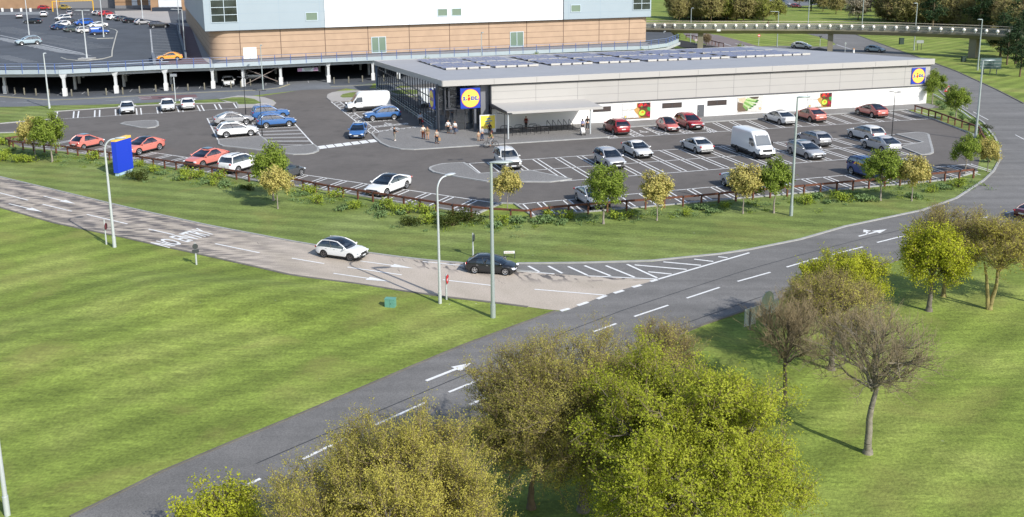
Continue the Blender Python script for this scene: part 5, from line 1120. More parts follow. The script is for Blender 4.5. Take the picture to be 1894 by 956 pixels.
# diagonal row at lower left: n = distance from the aisle line
RD = math.atan2(dn.y, dn.x)
def diag_car(key, label, px, py, out=False, **kw):
    p = at(px, py); return car(key, label, Vector((p.x, p.y, .014)), RD+(math.pi if out else 0)+random.uniform(-.015, .015)+.08, **kw)
diag_car(('mini', CORAL), 'small coral hatchback with its tail to the fence beside the young green tree', 162, 272, True, sun=True)
diag_car(('coupe_suv', CORAL), 'coral coupe SUV with dark roof behind the blue totem sign', 266, 281, roof=BLK, clad=False)
diag_car(('coupe_suv', CORAL), 'coral coupe SUV with chrome grille facing the fence right of the totem', 383, 304, sun=True, grille='big')
diag_car(('boxy', WHT), 'white SUV with red tail lamps backed up to the fence', 446, 314, True, rails='b')
diag_car(('hatch', DGREY), 'dark grey hatchback hidden behind the pair of green and yellow trees', 527, 329, True)
diag_car(('limo', WHT), 'white saloon with black roof facing the fence in the diagonal row', 719, 354, roof=BLK, grille='big')
# left block
e_ = (B01.lerp(M1, .5)-B00.lerp(B10, .5)); RB = math.atan2(e_.y, e_.x)
def blk(key, label, px, py, **kw): p = at(px, py); return car(key, label, Vector((p.x, p.y, .014)), RB+random.uniform(-.02, .02), **kw)
blk(('coupe_suv', LGREY), 'grey angular SUV behind the white SUV in the left block of bays', 432, 230, clad=True)
blk(('suv', WHT), 'white SUV with red tail lamp beside the grey paved island', 439, 251, sun=True)
blk(('boxy', BLUE), 'blue SUV with grey roof rails partly hidden behind another blue SUV', 500, 219, rails='c')
blk(('suv', BLUE), 'blue SUV with silver side strip in the left block of bays', 511, 234, clad=True)
# beside the entrance
ev = (at(640, 208)-at(706, 204)); RE = math.atan2(ev.y, ev.x)
p = at(680, 204); car(('van', WHT), 'tall white panel van parked beside the glass front of the store', Vector((p.x, p.y, .014)), RE)
p = at(707, 221); car(('suv', BLUE), 'blue SUV on the marked bay next to the white van at the entrance', Vector((p.x, p.y, .014)), RE+.02, rails='c', clad=True)
p = at(663, 252); d_ = at(674, 256)-at(652, 240); car(('hatch', BLUE), 'mid blue hatchback driving towards the crossing', Vector((p.x, p.y, .014)), math.atan2(d_.y, d_.x)-.35, sun=True)
# upper row by the lawn
def upr(key, label, px, py, dx, out=False, **kw): p = at(px, py); q = at(px+dx, py+8)-p; return car(key, label, Vector((p.x, p.y, .014)), math.atan2(q.y, q.x)+(math.pi if out else 0), **kw)
upr(('sedan', PEARL), 'pearl grey saloon facing out, alone in the upper row', 236, 207.5, .8)
upr(('sedan', WHT), 'white saloon facing out, left of the pair in the upper row', 310.5, 202.5, 1.5)
upr(('sedan', WHT), 'white saloon with its boot towards the camera in the upper row', 347.5, 200.0, 2.0, True)
# slip road
def lane_car(key, label, a, b, **kw):
    A_, B_2 = at(*a), at(*b); d = B_2-A_; n = Vector((-d.y, d.x, 0)).normalized(); c = A_.lerp(B_2, .5)+n*.72; return car(key, label, Vector((c.x, c.y, Z_SLIP)), math.atan2(d.y, d.x), **kw)
lane_car(('suv', WHT), 'white SUV with black roof and dark wheels driving on the slip road', (600.3, 476.8), (646.4, 483.1), scale=.86, roof=BLK, dark_rims=True, yplate=True)
lane_car(('hatch', BLK), 'black hatchback with headlights on at the end of the slip road', (878, 506.5), (933, 510), scale=.86, front_l=M('lit_headlight', (.85, .86, 1.), .2, emit=.6))
# under the deck
car(('hatch', WHT), 'white hatchback facing out between the columns under the deck', Vector((*at(423, 158).xy, .02)), math.atan2(at(425, 164).y-at(423, 158).y, at(425, 164).x-at(423, 158).x))
car(('hatch', SILV), 'silver hatchback seen side-on behind the cross brace under the deck', Vector((*at(472, 147.5).xy, .02)), .2)
# on the deck
def deck_car(key, label, px, py, nose, scale=1.0, **kw): p = at(px, py, DZ); q = at(px+nose[0], py+nose[1], DZ)-p; return car(key, label, Vector((p.x, p.y, DZ+.012)), math.atan2(q.y, q.x), scale, **kw)
Lf, Rt, In, Ou = (-10, .6), (10, -.6), (.6, -3), (-.6, 3)
deck_car(('suv', ICE), 'pale silver blue SUV parked alone on the deck beside a white lamp mast', 53, 82.5, Lf, 1.12, rails='c')
deck_car(('estate', BLK), 'long black estate car at the front of the rear left deck bays', 61, 43.5, (-10, -.1), 1.1)
deck_car(('hatch', SILV), 'silver hatchback seen from behind near the white deck barriers', 36, 33.5, In, 1.1)
deck_car(('suv', WHT), 'white SUV seen from behind near the white deck barriers', 81, 31, In, 1.1)
deck_car(('suv', WHT), 'white SUV at the back of the crowded deck bays', 117, 37.5, (-10, .8), 1.05)
deck_car(('estate', DGREY), 'dark grey car wedged between the white SUV and the blue people carrier', 128, 42, Rt, 1.05)
deck_car(('hatch', WHT), 'white hatchback in the middle of the crowded deck bays', 115, 49, (-10, .8), 1.1)
deck_car(('hatch', NAVY), 'dark navy hatchback beside the white hatchback on the deck', 110.5, 54.5, (10, -.8), 1.05)
deck_car(('estate', GREEN), 'grey green estate car on the crowded deck bays', 137, 58.5, (10, -.7), 1.05)
deck_car(('suv', VBLUE), 'bright blue people carrier behind the white saloon on the deck', 155, 46.5, Lf, 1.1)
deck_car(('sedan', WHT), 'white saloon behind the blue van on the deck', 180.5, 51, Lf, 1.1)
deck_car(('suv', PEARL), 'white car mostly hidden behind the blue van on the deck', 158, 60.5, (10, -.6), .95)
deck_car(('van', VBLUE), 'bright blue small van at the end of the deck bays', 184, 63.5, (10, -.5), 1.02, small=True)
deck_car(('mini', GOLD), 'gold hatchback under the yellow height frame on the deck', 120.5, 17.5, (10, 0), 1.25)
deck_car(('hatch', WHT), 'white car behind the gold hatchback on the deck', 126, 11, (10, 0), 1.2)
deck_car(('suv', LGREY), 'grey SUV seen from behind at the dashed deck line', 129, 28.5, (.4, -3), .98)
deck_car(('hatch', RED), 'red hatchback at the far left of the deck', 83, 18, (10, 0), 1.15)
deck_car(('estate', DGREY), 'dark estate car behind the red hatchback on the deck', 74, 7.5, (10, 0), 1.25)
deck_car(('suv', NAVY), 'navy car between the red hatchback and the dark estate', 72, 12.5, (10, 0), 1.15)
deck_car(('suv', WHT), 'white SUV in the top left corner of the deck', 7, 9.2, (10, -.4), 1.2)
deck_car(('hatch', WHT), 'white hatchback at the left edge of the deck', 3, 14, (10, -.4), 1.2)
deck_car(('hatch', LGREY), 'light grey hatchback at the left end of the row by the paved forecourt', 183.5, 28, (10, -.8), 1.1)
deck_car(('hatch', RED), 'red hatchback behind the white one by the paved forecourt', 197, 29.5, (10, -.8), 1.2)
deck_car(('hatch', WHT), 'white hatchback in the row by the paved forecourt', 211, 36.5, (10, -.8), 1.12)
deck_car(('hatch', DGREY), 'dark grey hatchback in the row by the paved forecourt', 226, 38.5, (10, -.8), 1.1)
deck_car(('hatch', BLK), 'black hatchback next to the silver small car on the deck', 241, 42, (10, -.8), 1.05)
deck_car(('mini', SILV), 'small silver car with black roof in the row by the paved forecourt', 262.5, 45, (10, -.6), 1.15, roof=BLK)
deck_car(('suv', BLK), 'black SUV at the front of the row by the paved forecourt', 295, 51.5, (10, -.3), 1.12)
deck_car(('coupe_suv', ORNG), 'amber yellow crossover parked at the front edge of the deck', 314.5, 111.5, (-10, .4), .94)
# beyond the store
def road_car(key, label, px, py, nose, scale=1.1, z=Z_MAIN, **kw): p = at(px, py); q = at(px+nose[0], py+nose[1])-p; return car(key, label, Vector((p.x, p.y, z)), math.atan2(q.y, q.x), scale, **kw)
road_car(('hatch', WHT), 'white hatchback on the far road behind the store roof', 1482, 89.5, (10, .5), 1.1)
road_car(('hatch', ICE), 'pale blue hatchback on the far road beyond the store', 1618, 96, (10, .6), 1.05)
road_car(('hatch', RED), 'bright red hatchback on the far grassy hill', 1472, 14, (10, .6), 1.15, z=.02)
road_car(('hatch', SILV), 'silver hatchback beside the bright red one on the far hill', 1453, 10.5, (10, .3), 1.15, z=.02)
road_car(('suv', WHT), 'white SUV at the left of the far hill car park', 1437, 6.5, (10, .2), 1.15, z=.02)
road_car(('suv', BLK), 'black car behind the silver hatchback on the far hill', 1450, 7.4, (10, .2), 1.1, z=.02)
road_car(('sedan', M('paint_maroon', (.10, .012, .016), .28, coat=.8)), 'dark maroon saloon on the main road behind the bare twigs at the right edge', 1916, 402, (10, -2.4), .95)
# ------------------------------------------------------------------ vegetation
def leaf_mat(name, cols, trans=.3, sc_=1.3):
    m = bpy.data.materials.new(name); m.use_nodes = True; t = m.node_tree; t.nodes.remove(t.nodes['Principled BSDF']); o = t.nodes['Material Output']; N = t.nodes.new; L = t.links.new
    tc = N('ShaderNodeTexCoord'); n = N('ShaderNodeTexNoise'); n.inputs['Scale'].default_value = sc_; n.inputs['Detail'].default_value = 6; n.inputs['Roughness'].default_value = .75; L(tc.outputs['Object'], n.inputs['Vector'])
    r = N('ShaderNodeValToRGB'); e = r.color_ramp.elements
    while len(e) < len(cols): e.new(.5)
    for i, c in enumerate(cols): e[i].position = .28+.44*i/(len(cols)-1); e[i].color = (*lin(c), 1)
    L(n.outputs[0], r.inputs[0]); d = N('ShaderNodeBsdfDiffuse'); tr = N('ShaderNodeBsdfTranslucent'); mx = N('ShaderNodeMixShader'); mx.inputs[0].default_value = trans
    L(r.outputs[0], d.inputs[0]); L(r.outputs[0], tr.inputs[0]); L(d.outputs[0], mx.inputs[1]); L(tr.outputs[0], mx.inputs[2]); L(mx.outputs[0], o.inputs[0]); MATS[name] = m; return m
BARK = M('grey_bark', '#6e675c', .9, var=.3, vscale=5.); TWIG = M('brown_twig', '#857659', .9, var=.2, vscale=2.); DTWIG = M('dark_twig', '#655742', .9, var=.2, vscale=2.); STEM = M('young_stem', '#8a8277', .85, var=.15, vscale=6.)
L_BRIGHT = leaf_mat('bright_spring_leaf', ['#868c34', '#a9b03e', '#c2c552'], .45); L_OLIVE = leaf_mat('olive_bud_leaf', ['#918c42', '#aea650', '#c1b960']); L_BRONZE = leaf_mat('bronze_bud_leaf', ['#979048', '#aca552', '#beb65e']); L_LIME = leaf_mat('lime_leaf', ['#8a922e', '#a8ad36', '#bec042'])
L_GREEN = leaf_mat('young_green_leaf', ['#5a6f2e', '#82943f', '#b0bb62'], .35, 3.); L_YEL = leaf_mat('variegated_yellow_leaf', ['#56702e', '#a39f55', '#cfc07a', '#c8a648'], .25, 5.); L_PALE = leaf_mat('pale_green_leaf', ['#4b6432', '#71895a', '#a3b384'], .25, 4.)
L_PINE = leaf_mat('pine_needle', ['#2c3c2c', '#3c4e36', '#4e6042'], .1, .6); L_FAR = leaf_mat('far_brown_leaf', ['#8f8756', '#a29a62', '#b2ab70'], .2, .5); L_FARG = leaf_mat('far_green_leaf', ['#788040', '#949a4c', '#a8aa5c'], .2, .5); L_BLOS = leaf_mat('blossom_leaf', ['#a09882', '#b4ac96', '#c6bfa8'], .2, .5)
S_LIME = leaf_mat('shrub_lime', ['#5d7428', '#8c9c3c', '#b0b458'], .2, 6.); S_TEAL = leaf_mat('shrub_teal', ['#4d623a', '#6f8655', '#98ab7c'], .2, 6.); S_DARK = leaf_mat('shrub_dark', ['#2c3416', '#3d4620', '#55582c'], .15, 3.)

class Tree:
    """numpy crown: limbs towards points of an uneven ellipsoid, sub-branches, twigs, leaf faces"""
    def __init__(s, seed): s.r = np.random.default_rng(seed); s.seg = []; s.tips = []
    def path(s, a, b, n, sag, wob):
        t = np.linspace(0, 1, n)[:, None]; L = np.linalg.norm(b-a); p = a+(b-a)*t; p[:, 2] += sag*L*np.sin(math.pi*t[:, 0])
        p[1:-1] += s.r.normal(size=(n-2, 3))*wob*L; return p
    def branch(s, p, r0, r1, sides):
        rr = np.linspace(r0, r1, len(p))
        for i in range(len(p)-1): s.seg.append((p[i], p[i+1], rr[i], rr[i+1], sides))
    def grow(s, H, trunk, c, rad, limbs=10, subs=9, twigs=9, tw_len=.9, r0=.2, fork=None, upright=0., lump=.25, twr=.012, lean=(0, 0)):
        R = s.r; base = np.array([0, 0, -.05]); fk = np.array([lean[0], lean[1], trunk]); tp = s.path(base, fk, 5, 0, .012); s.branch(tp, r0*1.15, r0*.8, 8)
        s.seg.append((np.array([0, 0, -.1]), np.array([0, 0, .25]), r0*1.7, r0*1.15, 8))
        lead = s.path(fk, np.array([c[0]+lean[0], c[1]+lean[1], c[2]+rad[2]*.55]), 5, 0, .03); s.branch(lead, r0*.75, r0*.18, 6)
        rad = np.array(rad); c = np.array(c)
        for k in range(limbs):
            ph = 2*math.pi*(k*.618+R.uniform(-.08, .08)); el = math.asin(np.clip(-.35+1.3*((k+.5)/limbs)+R.uniform(-.1, .1), -.6, .98))
            dv = np.array([math.cos(el)*math.cos(ph), math.cos(el)*math.sin(ph), math.sin(el)]); q = c+dv*rad*(.62*(1+R.normal()*lump*.5))
            t0 = np.clip((q[2]-trunk)/(c[2]+rad[2]-trunk)*.55, 0, .75); st = lead[0]+(lead[-1]-lead[0])*t0
            lp = s.path(st, q, 6, .12 if el > 0 else .02, .03); s.branch(lp, r0*.42*(1-t0*.5), r0*.1, 6)
            for j in range(subs):
                tt_ = R.uniform(.3, 1.); i0 = min(int(tt_*5), 4); st2 = lp[i0]+(lp[i0+1]-lp[i0])*(tt_*5-i0); d = R.normal(size=3); d /= np.linalg.norm(d); d = d*.75+dv*.6+np.array([0, 0, .25+upright]); d /= np.linalg.norm(d)
                q2 = st2+d*rad*R.uniform(.28, .52); e = (q2-c)/rad; m = np.linalg.norm(e)
                lim = 1+R.normal()*lump*.35
                if m > lim: q2 = c+e/m*lim*rad
                sp = s.path(st2, q2, 4, .06, .05); s.branch(sp, r0*.13, r0*.035, 4)
                for i in range(twigs):
                    t2 = R.uniform(.25, 1.); i1 = min(int(t2*3), 2); a = sp[i1]+(sp[i1+1]-sp[i1])*(t2*3-i1); d2 = R.normal(size=3); d2 /= np.linalg.norm(d2); d2 = d2*.8+d*.7+np.array([0, 0, .25+upright]); d2 /= np.linalg.norm(d2)
                    b = a+d2*tw_len*R.uniform(.5, 1.15); m_ = (a+b)/2+R.normal(size=3)*tw_len*.06; s.seg.append((a, m_, twr*1.4, twr, 3)); s.seg.append((m_, b, twr, twr*.45, 3)); s.tips.append((a, b))
        return s
    def extra_twigs(s, n, ln, r):
        R = s.r; T = s.tips[:]; 
        for k in range(n):
            a, b = T[R.integers(len(T))]; t = R.uniform(.2, 1.); p = a+(b-a)*t; d = R.normal(size=3); d /= np.linalg.norm(d); e = (b-a)/np.linalg.norm(b-a); d = d*.7+e*.8+np.array([0, 0, .2]); d /= np.linalg.norm(d); q = p+d*ln*R.uniform(.4, 1.1); s.seg.append((p, q, r, r*.4, 3)); s.tips.append((p, q))
        return s
    def wood(s, name, mats, par, rlim=.03):
        """one mesh for trunk and limbs, twigs take the second material"""
        out = []
        V, Fc, MI = [], [], []; o = 0
        for a, b, ra, rb, n in s.seg:
            d = b-a; L = np.linalg.norm(d)
            if L < 1e-6: continue
            d = d/L; x = np.cross(d, [0, 0, 1.] if abs(d[2]) < .9 else [1., 0, 0]); x /= np.linalg.norm(x); y = np.cross(d, x)
            an = 2*math.pi*np.arange(n)/n; ring = np.cos(an)[:, None]*x+np.sin(an)[:, None]*y
            V.append(a+ring*ra); V.append(b+ring*rb); Fc += [(o+j, o+(j+1) % n, o+n+(j+1) % n, o+n+j) for j in range(n)]; MI += [1 if n == 3 else 0]*n; o += 2*n
        V = np.concatenate(V); me = bpy.data.meshes.new(name); nf = len(Fc)
        me.vertices.add(len(V)); me.vertices.foreach_set('co', V.astype(np.float32).ravel()); me.loops.add(4*nf); me.loops.foreach_set('vertex_index', np.array(Fc, dtype=np.int32).ravel()); me.polygons.add(nf); me.polygons.foreach_set('loop_start', np.arange(nf, dtype=np.int32)*4); me.polygons.foreach_set('loop_total', np.full(nf, 4, dtype=np.int32))
        for m in mats: me.materials.append(m)
        me.polygons.foreach_set('material_index', np.array(MI, dtype=np.int32)); me.polygons.foreach_set('use_smooth', np.ones(nf, dtype=bool)); me.update(calc_edges=True)
        ob = bpy.data.objects.new(name, me); COL.objects.link(ob); ob.parent = par; return ob
    def leaves(s, name, mat, par, n, size, spread=.25, along=(.2, 1.05), asp=.62):
        R = s.r; T = s.tips; ii = R.integers(len(T), size=n); a = np.array([T[i][0] for i in ii]); b = np.array([T[i][1] for i in ii]); t = R.uniform(*along, size=n)[:, None]
        c = a+(b-a)*t+R.normal(size=(n, 3))*spread*size*2
        ow = c-np.mean(b, axis=0); ow /= np.linalg.norm(ow, axis=1)[:, None]+1e-6; nv = R.normal(size=(n, 3))*.75+ow*.75; nv[:, 2] += .45; nv /= np.linalg.norm(nv, axis=1)[:, None]; x = np.cross(nv, R.normal(size=(n, 3))); x /= np.linalg.norm(x, axis=1)[:, None]; y = np.cross(nv, x); sz = (size*R.uniform(.55, 1.3, size=n))[:, None]
        V = np.stack([c-x*sz, c-y*sz*asp, c+x*sz, c+y*sz*asp], 1).reshape(-1, 3); return quads(name, V, mat, par)
def quads(name, V, mat, par):
    nf = len(V)//4; me = bpy.data.meshes.new(name); me.vertices.add(len(V)); me.vertices.foreach_set('co', V.astype(np.float32).ravel()); me.loops.add(4*nf); me.loops.foreach_set('vertex_index', np.arange(4*nf, dtype=np.int32)); me.polygons.add(nf); me.polygons.foreach_set('loop_start', np.arange(nf, dtype=np.int32)*4); me.polygons.foreach_set('loop_total', np.full(nf, 4, dtype=np.int32)); me.materials.append(mat); me.update(calc_edges=True)
    ob = bpy.data.objects.new(name, me); COL.objects.link(ob); ob.parent = par; return ob
def big_tree(label, loc, seed, leaf, nleaf, lsize, group=None, mats=(None, None), extra=0, ext_len=.5, ext_r=.006, **g):
    t = thing('tree', label, 'tree', (loc[0], loc[1], 0), 0, group); T = Tree(seed).grow(**g)
    if extra: T.extra_twigs(extra, ext_len, ext_r)
    T.wood('trunk', [mats[0] or BARK, mats[1] or TWIG], t)
    if nleaf: T.leaves('crown', leaf, t, nleaf, lsize, 1.1)
    return t
# foreground trees, each by its own measure: at(...) is the crown centre at its height
c = at(1258, 868, 4.6); big_tree('large bright lime green tree in the foreground beside the bronze budding one', c, 11, L_BRIGHT, 210000, .043, H=10, trunk=1.6, c=(0, 0, 4.5), rad=(5.1, 5.1, 4.4), limbs=22, subs=17, twigs=12, tw_len=.8, r0=.26, lump=.34, extra=16000, ext_len=.45, twr=.009, ext_r=.005)
c = at(1080, 775, 4.2); big_tree('wide bronze budding tree leaning over the main road in the foreground', c, 12, L_BRONZE, 120000, .029, mats=(BARK, TWIG), H=9, trunk=1.3, c=(0, 0, 4.2), rad=(5.0, 4.6, 3.5), limbs=20, subs=15, twigs=13, tw_len=1.0, r0=.2, lump=.38, upright=.25, extra=14000, ext_len=.55, twr=.0085, ext_r=.0045)
c = at(982, 800, 3.5); big_tree('denser brown olive budding tree on the left flank of the wide bronze one', c, 25, L_BRONZE, 60000, .033, mats=(DTWIG, TWIG), H=7, trunk=1.0, c=(0, 0, 3.4), rad=(3.0, 3.0, 2.7), limbs=18, subs=12, twigs=12, tw_len=.85, r0=.15, lump=.35, upright=.2, extra=9000, ext_len=.5, twr=.009, ext_r=.005)
c = at(727, 985, 4.0); big_tree('rounded olive yellow budding tree at the bottom edge of the picture', c, 13, L_OLIVE, 200000, .029, H=9, trunk=1.2, c=(0, 0, 4.0), rad=(4.7, 4.4, 3.6), limbs=22, subs=15, twigs=12, tw_len=.85, r0=.2, lump=.3, upright=.3, extra=14000, ext_len=.5, twr=.0085, ext_r=.0045)
c = at(415, 985, 2.6); big_tree('small bright green leafy tree at the bottom left of the olive tree', c, 14, L_LIME, 26000, .05, H=5, trunk=.8, c=(0, 0, 2.5), rad=(2.0, 2.0, 2.0), limbs=13, subs=11, twigs=10, tw_len=.6, r0=.1, lump=.45, twr=.008)
PURP = M('grey_brown_twig', '#85785e', .9, var=.2, vscale=2.)
B = at(1605, 838); big_tree('bare grey-trunked tree standing alone on the right lawn', B, 15, None, 0, 0, mats=(M('lichen_bark', '#7d776a', .9, var=.3, vscale=5.), PURP), H=8, trunk=2.3, c=(-.15, 0, 4.75), rad=(3.5, 3.4, 2.5), limbs=20, subs=9, twigs=9, tw_len=.8, r0=.17, lump=.3, upright=.2, extra=4500, ext_len=.5, twr=.0085, ext_r=.0045)
B = at(1450, 748); big_tree('bare dark tree just left of the lone bare one on the right lawn', B, 16, None, 0, 0, mats=(M('dark_bark', '#5d5346', .9, var=.3, vscale=5.), TWIG), H=7, trunk=1.4, c=(0, 0, 3.7), rad=(2.5, 2.5, 2.3), limbs=18, subs=8, twigs=8, tw_len=.75, r0=.13, lump=.3, upright=.3, extra=3000, ext_len=.45, twr=.0085, ext_r=.0045)
B = at(1537, 683); big_tree('brown budding tree with a short trunk behind the lone bare tree', B, 17, L_BRONZE, 16000, .036, mats=(BARK, TWIG), H=7, trunk=1.3, c=(-.2, 0, 3.5), rad=(3.5, 3.2, 2.0), limbs=20, subs=9, twigs=10, tw_len=.75, r0=.17, lump=.35, upright=.35, extra=5000, ext_len=.45, twr=.009, ext_r=.005)
B = at(1478, 640); big_tree('small budding tree with olive shoots beside the white sign backs', B, 21, L_OLIVE, 5500, .04, H=5, trunk=1., c=(0, 0, 2.5), rad=(1.5, 1.5, 1.5), limbs=11, subs=8, twigs=9, tw_len=.65, r0=.09, lump=.4, upright=.3, extra=2500, ext_len=.4, twr=.008, ext_r=.005)
B = at(1560, 628); big_tree('bright yellow green bushy tree behind the brown budding trees', B, 18, L_LIME, 36000, .052, H=6, trunk=1.0, c=(-.6, 0, 3.4), rad=(3.3, 2.6, 2.1), limbs=17, subs=10, twigs=11, tw_len=.75, r0=.15, lump=.38, upright=.55, twr=.008)
B = at(1718, 575); big_tree('bright lime green tree with a short pale trunk on the right lawn', B, 19, L_LIME, 36000, .06, H=6.5, trunk=1.2, c=(0, 0, 3.7), rad=(2.35, 2.35, 2.25), limbs=17, subs=11, twigs=11, tw_len=.65, r0=.17, lump=.32, twr=.009)
MOSS = M('mossy_bark', '#857a4c', .9, var=.3, vscale=4.)
B = at(1745, 548); big_tree('thin olive budding tree behind the bright lime green tree', B, 20, L_OLIVE, 10000, .042, mats=(MOSS, TWIG), H=7, trunk=1.5, c=(.2, .3, 4.1), rad=(2.7, 2.5, 2.2), limbs=16, subs=10, twigs=10, tw_len=.8, r0=.14, lump=.32, upright=.25, extra=5000, ext_len=.45, twr=.009, ext_r=.0055)
B = at(1830, 572); o = big_tree('olive budding tree with a forked double trunk at the right edge', B, 22, L_OLIVE, 20000, .045, mats=(MOSS, TWIG), H=7, trunk=1.7, c=(.35, 0, 4.1), rad=(2.8, 2.7, 2.3), limbs=18, subs=11, twigs=10, tw_len=.8, r0=.14, lump=.32, upright=.25, extra=5000, ext_len=.45, twr=.009, ext_r=.0055, lean=(.3, 0))
mb = MB(); mb.tube([(-.1, 0, -.05), (-.2, .05, 1.0), (-.35, .1, 2.2), (-.6, .1, 3.2)], [.15, .12, .1, .05], 8); mb.build('second_trunk', MOSS, o, smooth=True)
B = at(1912, 560); big_tree('olive green tree cut off by the right edge beside the forked one', B, 23, L_LIME, 16000, .05, H=6, trunk=1.4, c=(0, 0, 3.4), rad=(2.2, 2.2, 2.0), limbs=13, subs=9, twigs=9, tw_len=.7, r0=.13, lump=.32, twr=.009)
c = at(1225, 668, 2.4); big_tree('thin brown shrub-like tree at the roadside behind the bronze tree', c, 24, L_BRONZE, 6500, .035, mats=(DTWIG, TWIG), H=5, trunk=.7, c=(0, 0, 2.4), rad=(2.3, 1.9, 1.8), limbs=14, subs=9, twigs=10, tw_len=.7, r0=.09, lump=.4, upright=.4, extra=3500, ext_len=.45, twr=.008, ext_r=.0045)

# young trees round the car park: two kinds, copied and turned
def young(kind, seed):
    t = thing('young_tree', None, 'tree'); T = Tree(seed)
    if kind == 'green': T.grow(H=5.3, trunk=1.1, c=(0, 0, 3.0), rad=(1.75, 1.75, 2.05), limbs=15, subs=6, twigs=6, tw_len=.5, r0=.085, lump=.38, twr=.008); T.wood('trunk', [STEM, STEM], t); T.leaves('crown', L_GREEN, t, 9500, .09, .8)
    else: T.grow(H=4.3, trunk=1.15, c=(0, 0, 2.75), rad=(1.5, 1.5, 1.5), limbs=13, subs=6, twigs=6, tw_len=.42, r0=.06, lump=.28, twr=.007); T.wood('trunk', [STEM, STEM], t); T.leaves('crown', L_YEL, t, 7500, .09, .8)
    return t
YG, YG2, YY = young('green', 31), young('green', 32), young('yellow', 33); used = set()
def yt(src, label, px, py, ty, full, group=None, loc=None):
    o = src if src.name not in used else copy_tree(src); used.add(src.name); p = loc if loc is not None else at(px, py); h = hgt(px, py, ty) if ty is not None else full
    return place(o, label, (p.x, p.y, 0), random.uniform(0, 6.28), h/full, group)
yt(YG, 'young green tree at the left end of the fence by the small coral car', 97, 300, 206, 5.2)
yt(YY, 'young yellow-leaved tree at the corner of the fence, left of the green one', 66, 292, 217, 4.25)
yt(YG2, 'young green tree behind the yellow one near the dark grey hatchback', 506, 371, 262, 5.2)
yt(YY, 'young yellow-leaved tree in front of the green one near the dark grey hatchback', 514, 386, 308, 4.25)
yt(YY, 'young yellow-leaved tree in the grass corner between the two rows', 938.5, 388, 313, 4.25)
yt(YG, 'tallest young green tree at the fence in front of a silver saloon', 1116, 414, 298, 5.2)
yt(YY, 'young yellow-leaved tree right of the tallest green tree', 1215, 408, 320, 4.25)
yt(YY, 'young yellow-leaved tree hiding a silver saloon, left of the tall lamp', 1374, 395, 305, 4.25)
yt(YG2, 'young green tree close to the left of the tall green lamp post', 1431, 394, 289, 5.2)
yt(YG, 'young green tree hiding the deep blue SUV', 1628, 371, 270, 5.2)
yt(YY, 'young yellow-leaved tree right of the deep blue SUV', 1686, 372, 289, 4.25)
yt(YG2, 'young pale green tree at the right corner of the car park', 1785, 322, 247, 5.2)
yt(YY, 'small yellow-leaved tree at the outside of the right fence corner', 1826, 318, 258, 4.25)
yt(YG, 'young green tree between the far logo sign and the curved road', 1767, 223, 155, 5.2)
yt(YG2, 'young green tree just behind the right end of the store', 1724, 192, 128, 5.2)
for i, (u_, nm) in enumerate(((-13.5, 'left end'), (7.5, 'left middle'), (28.5, 'middle'))):
    yt((YG, YG2)[i % 2], 'treetop showing over the %s of the store roof' % nm, 0, 0, None, 5.2, loc=P(u_, -48, 0)).scale = (1.0,)*3
yt(YG2, 'treetop showing over the roof in front of the dark yard', 0, 0, None, 5.2, loc=P(50, -47.5, 0)).scale = (1.05,)*3
yt(YG, 'treetop showing over the right part of the store roof', 0, 0, None, 5.2, loc=P(62, -22, 0)).scale = (1.0,)*3

# shrubs on the bank
def shrub(leaf, seed, rx, rz, n, size, flat=False):
    t = thing('shrub', None, 'shrub'); R = np.random.default_rng(seed); K = 9 if not flat else 12
    cs = R.normal(size=(K, 3))*[rx*.45, rx*.4, rz*.12]+[0, 0, rz*.5]; rr = R.uniform(.35, .6, K)*rx
    i = R.integers(K, size=n); d = R.normal(size=(n, 3)); d /= np.linalg.norm(d, axis=1)[:, None]; p = cs[i]+d*(rr[i]*R.uniform(.55, 1.05, n))[:, None]*[1, 1, rz/rx*.85]; p[:, 2] = np.maximum(p[:, 2], .03)
    nv = d+R.normal(size=(n, 3))*.6; nv /= np.linalg.norm(nv, axis=1)[:, None]; x = np.cross(nv, R.normal(size=(n, 3))); x /= np.linalg.norm(x, axis=1)[:, None]; y = np.cross(nv, x); s = (size*R.uniform(.6, 1.3, n))[:, None]
    quads('foliage', np.stack([p-x*s, p-y*s*.6, p+x*s, p+y*s*.6], 1).reshape(-1, 3), leaf, t)
    mb = MB()
    for k in range(K): mb.tube([(0, 0, -.02), tuple(cs[k]*[.5, .5, .6]), tuple(cs[k])], [.03, .02, .008], 4)
    mb.build('stem', DTWIG, t); return t
SH = {'lime': shrub(S_LIME, 41, .85, .95, 420, .085), 'teal': shrub(S_TEAL, 42, .8, .55, 330, .1, True), 'dark': shrub(S_DARK, 43, 1.5, 1.0, 900, .08), 'pale': shrub(L_PALE, 44, .6, .8, 260, .1)}
LAB = {'lime': 'lime yellow rounded shrub on the grass bank below the fence', 'teal': 'low grey green spreading shrub on the grass bank below the fence', 'dark': 'dark olive spreading shrub on the grass bank', 'pale': 'pale green leafy plant on the grass bank beside the fence'}
su_ = set()
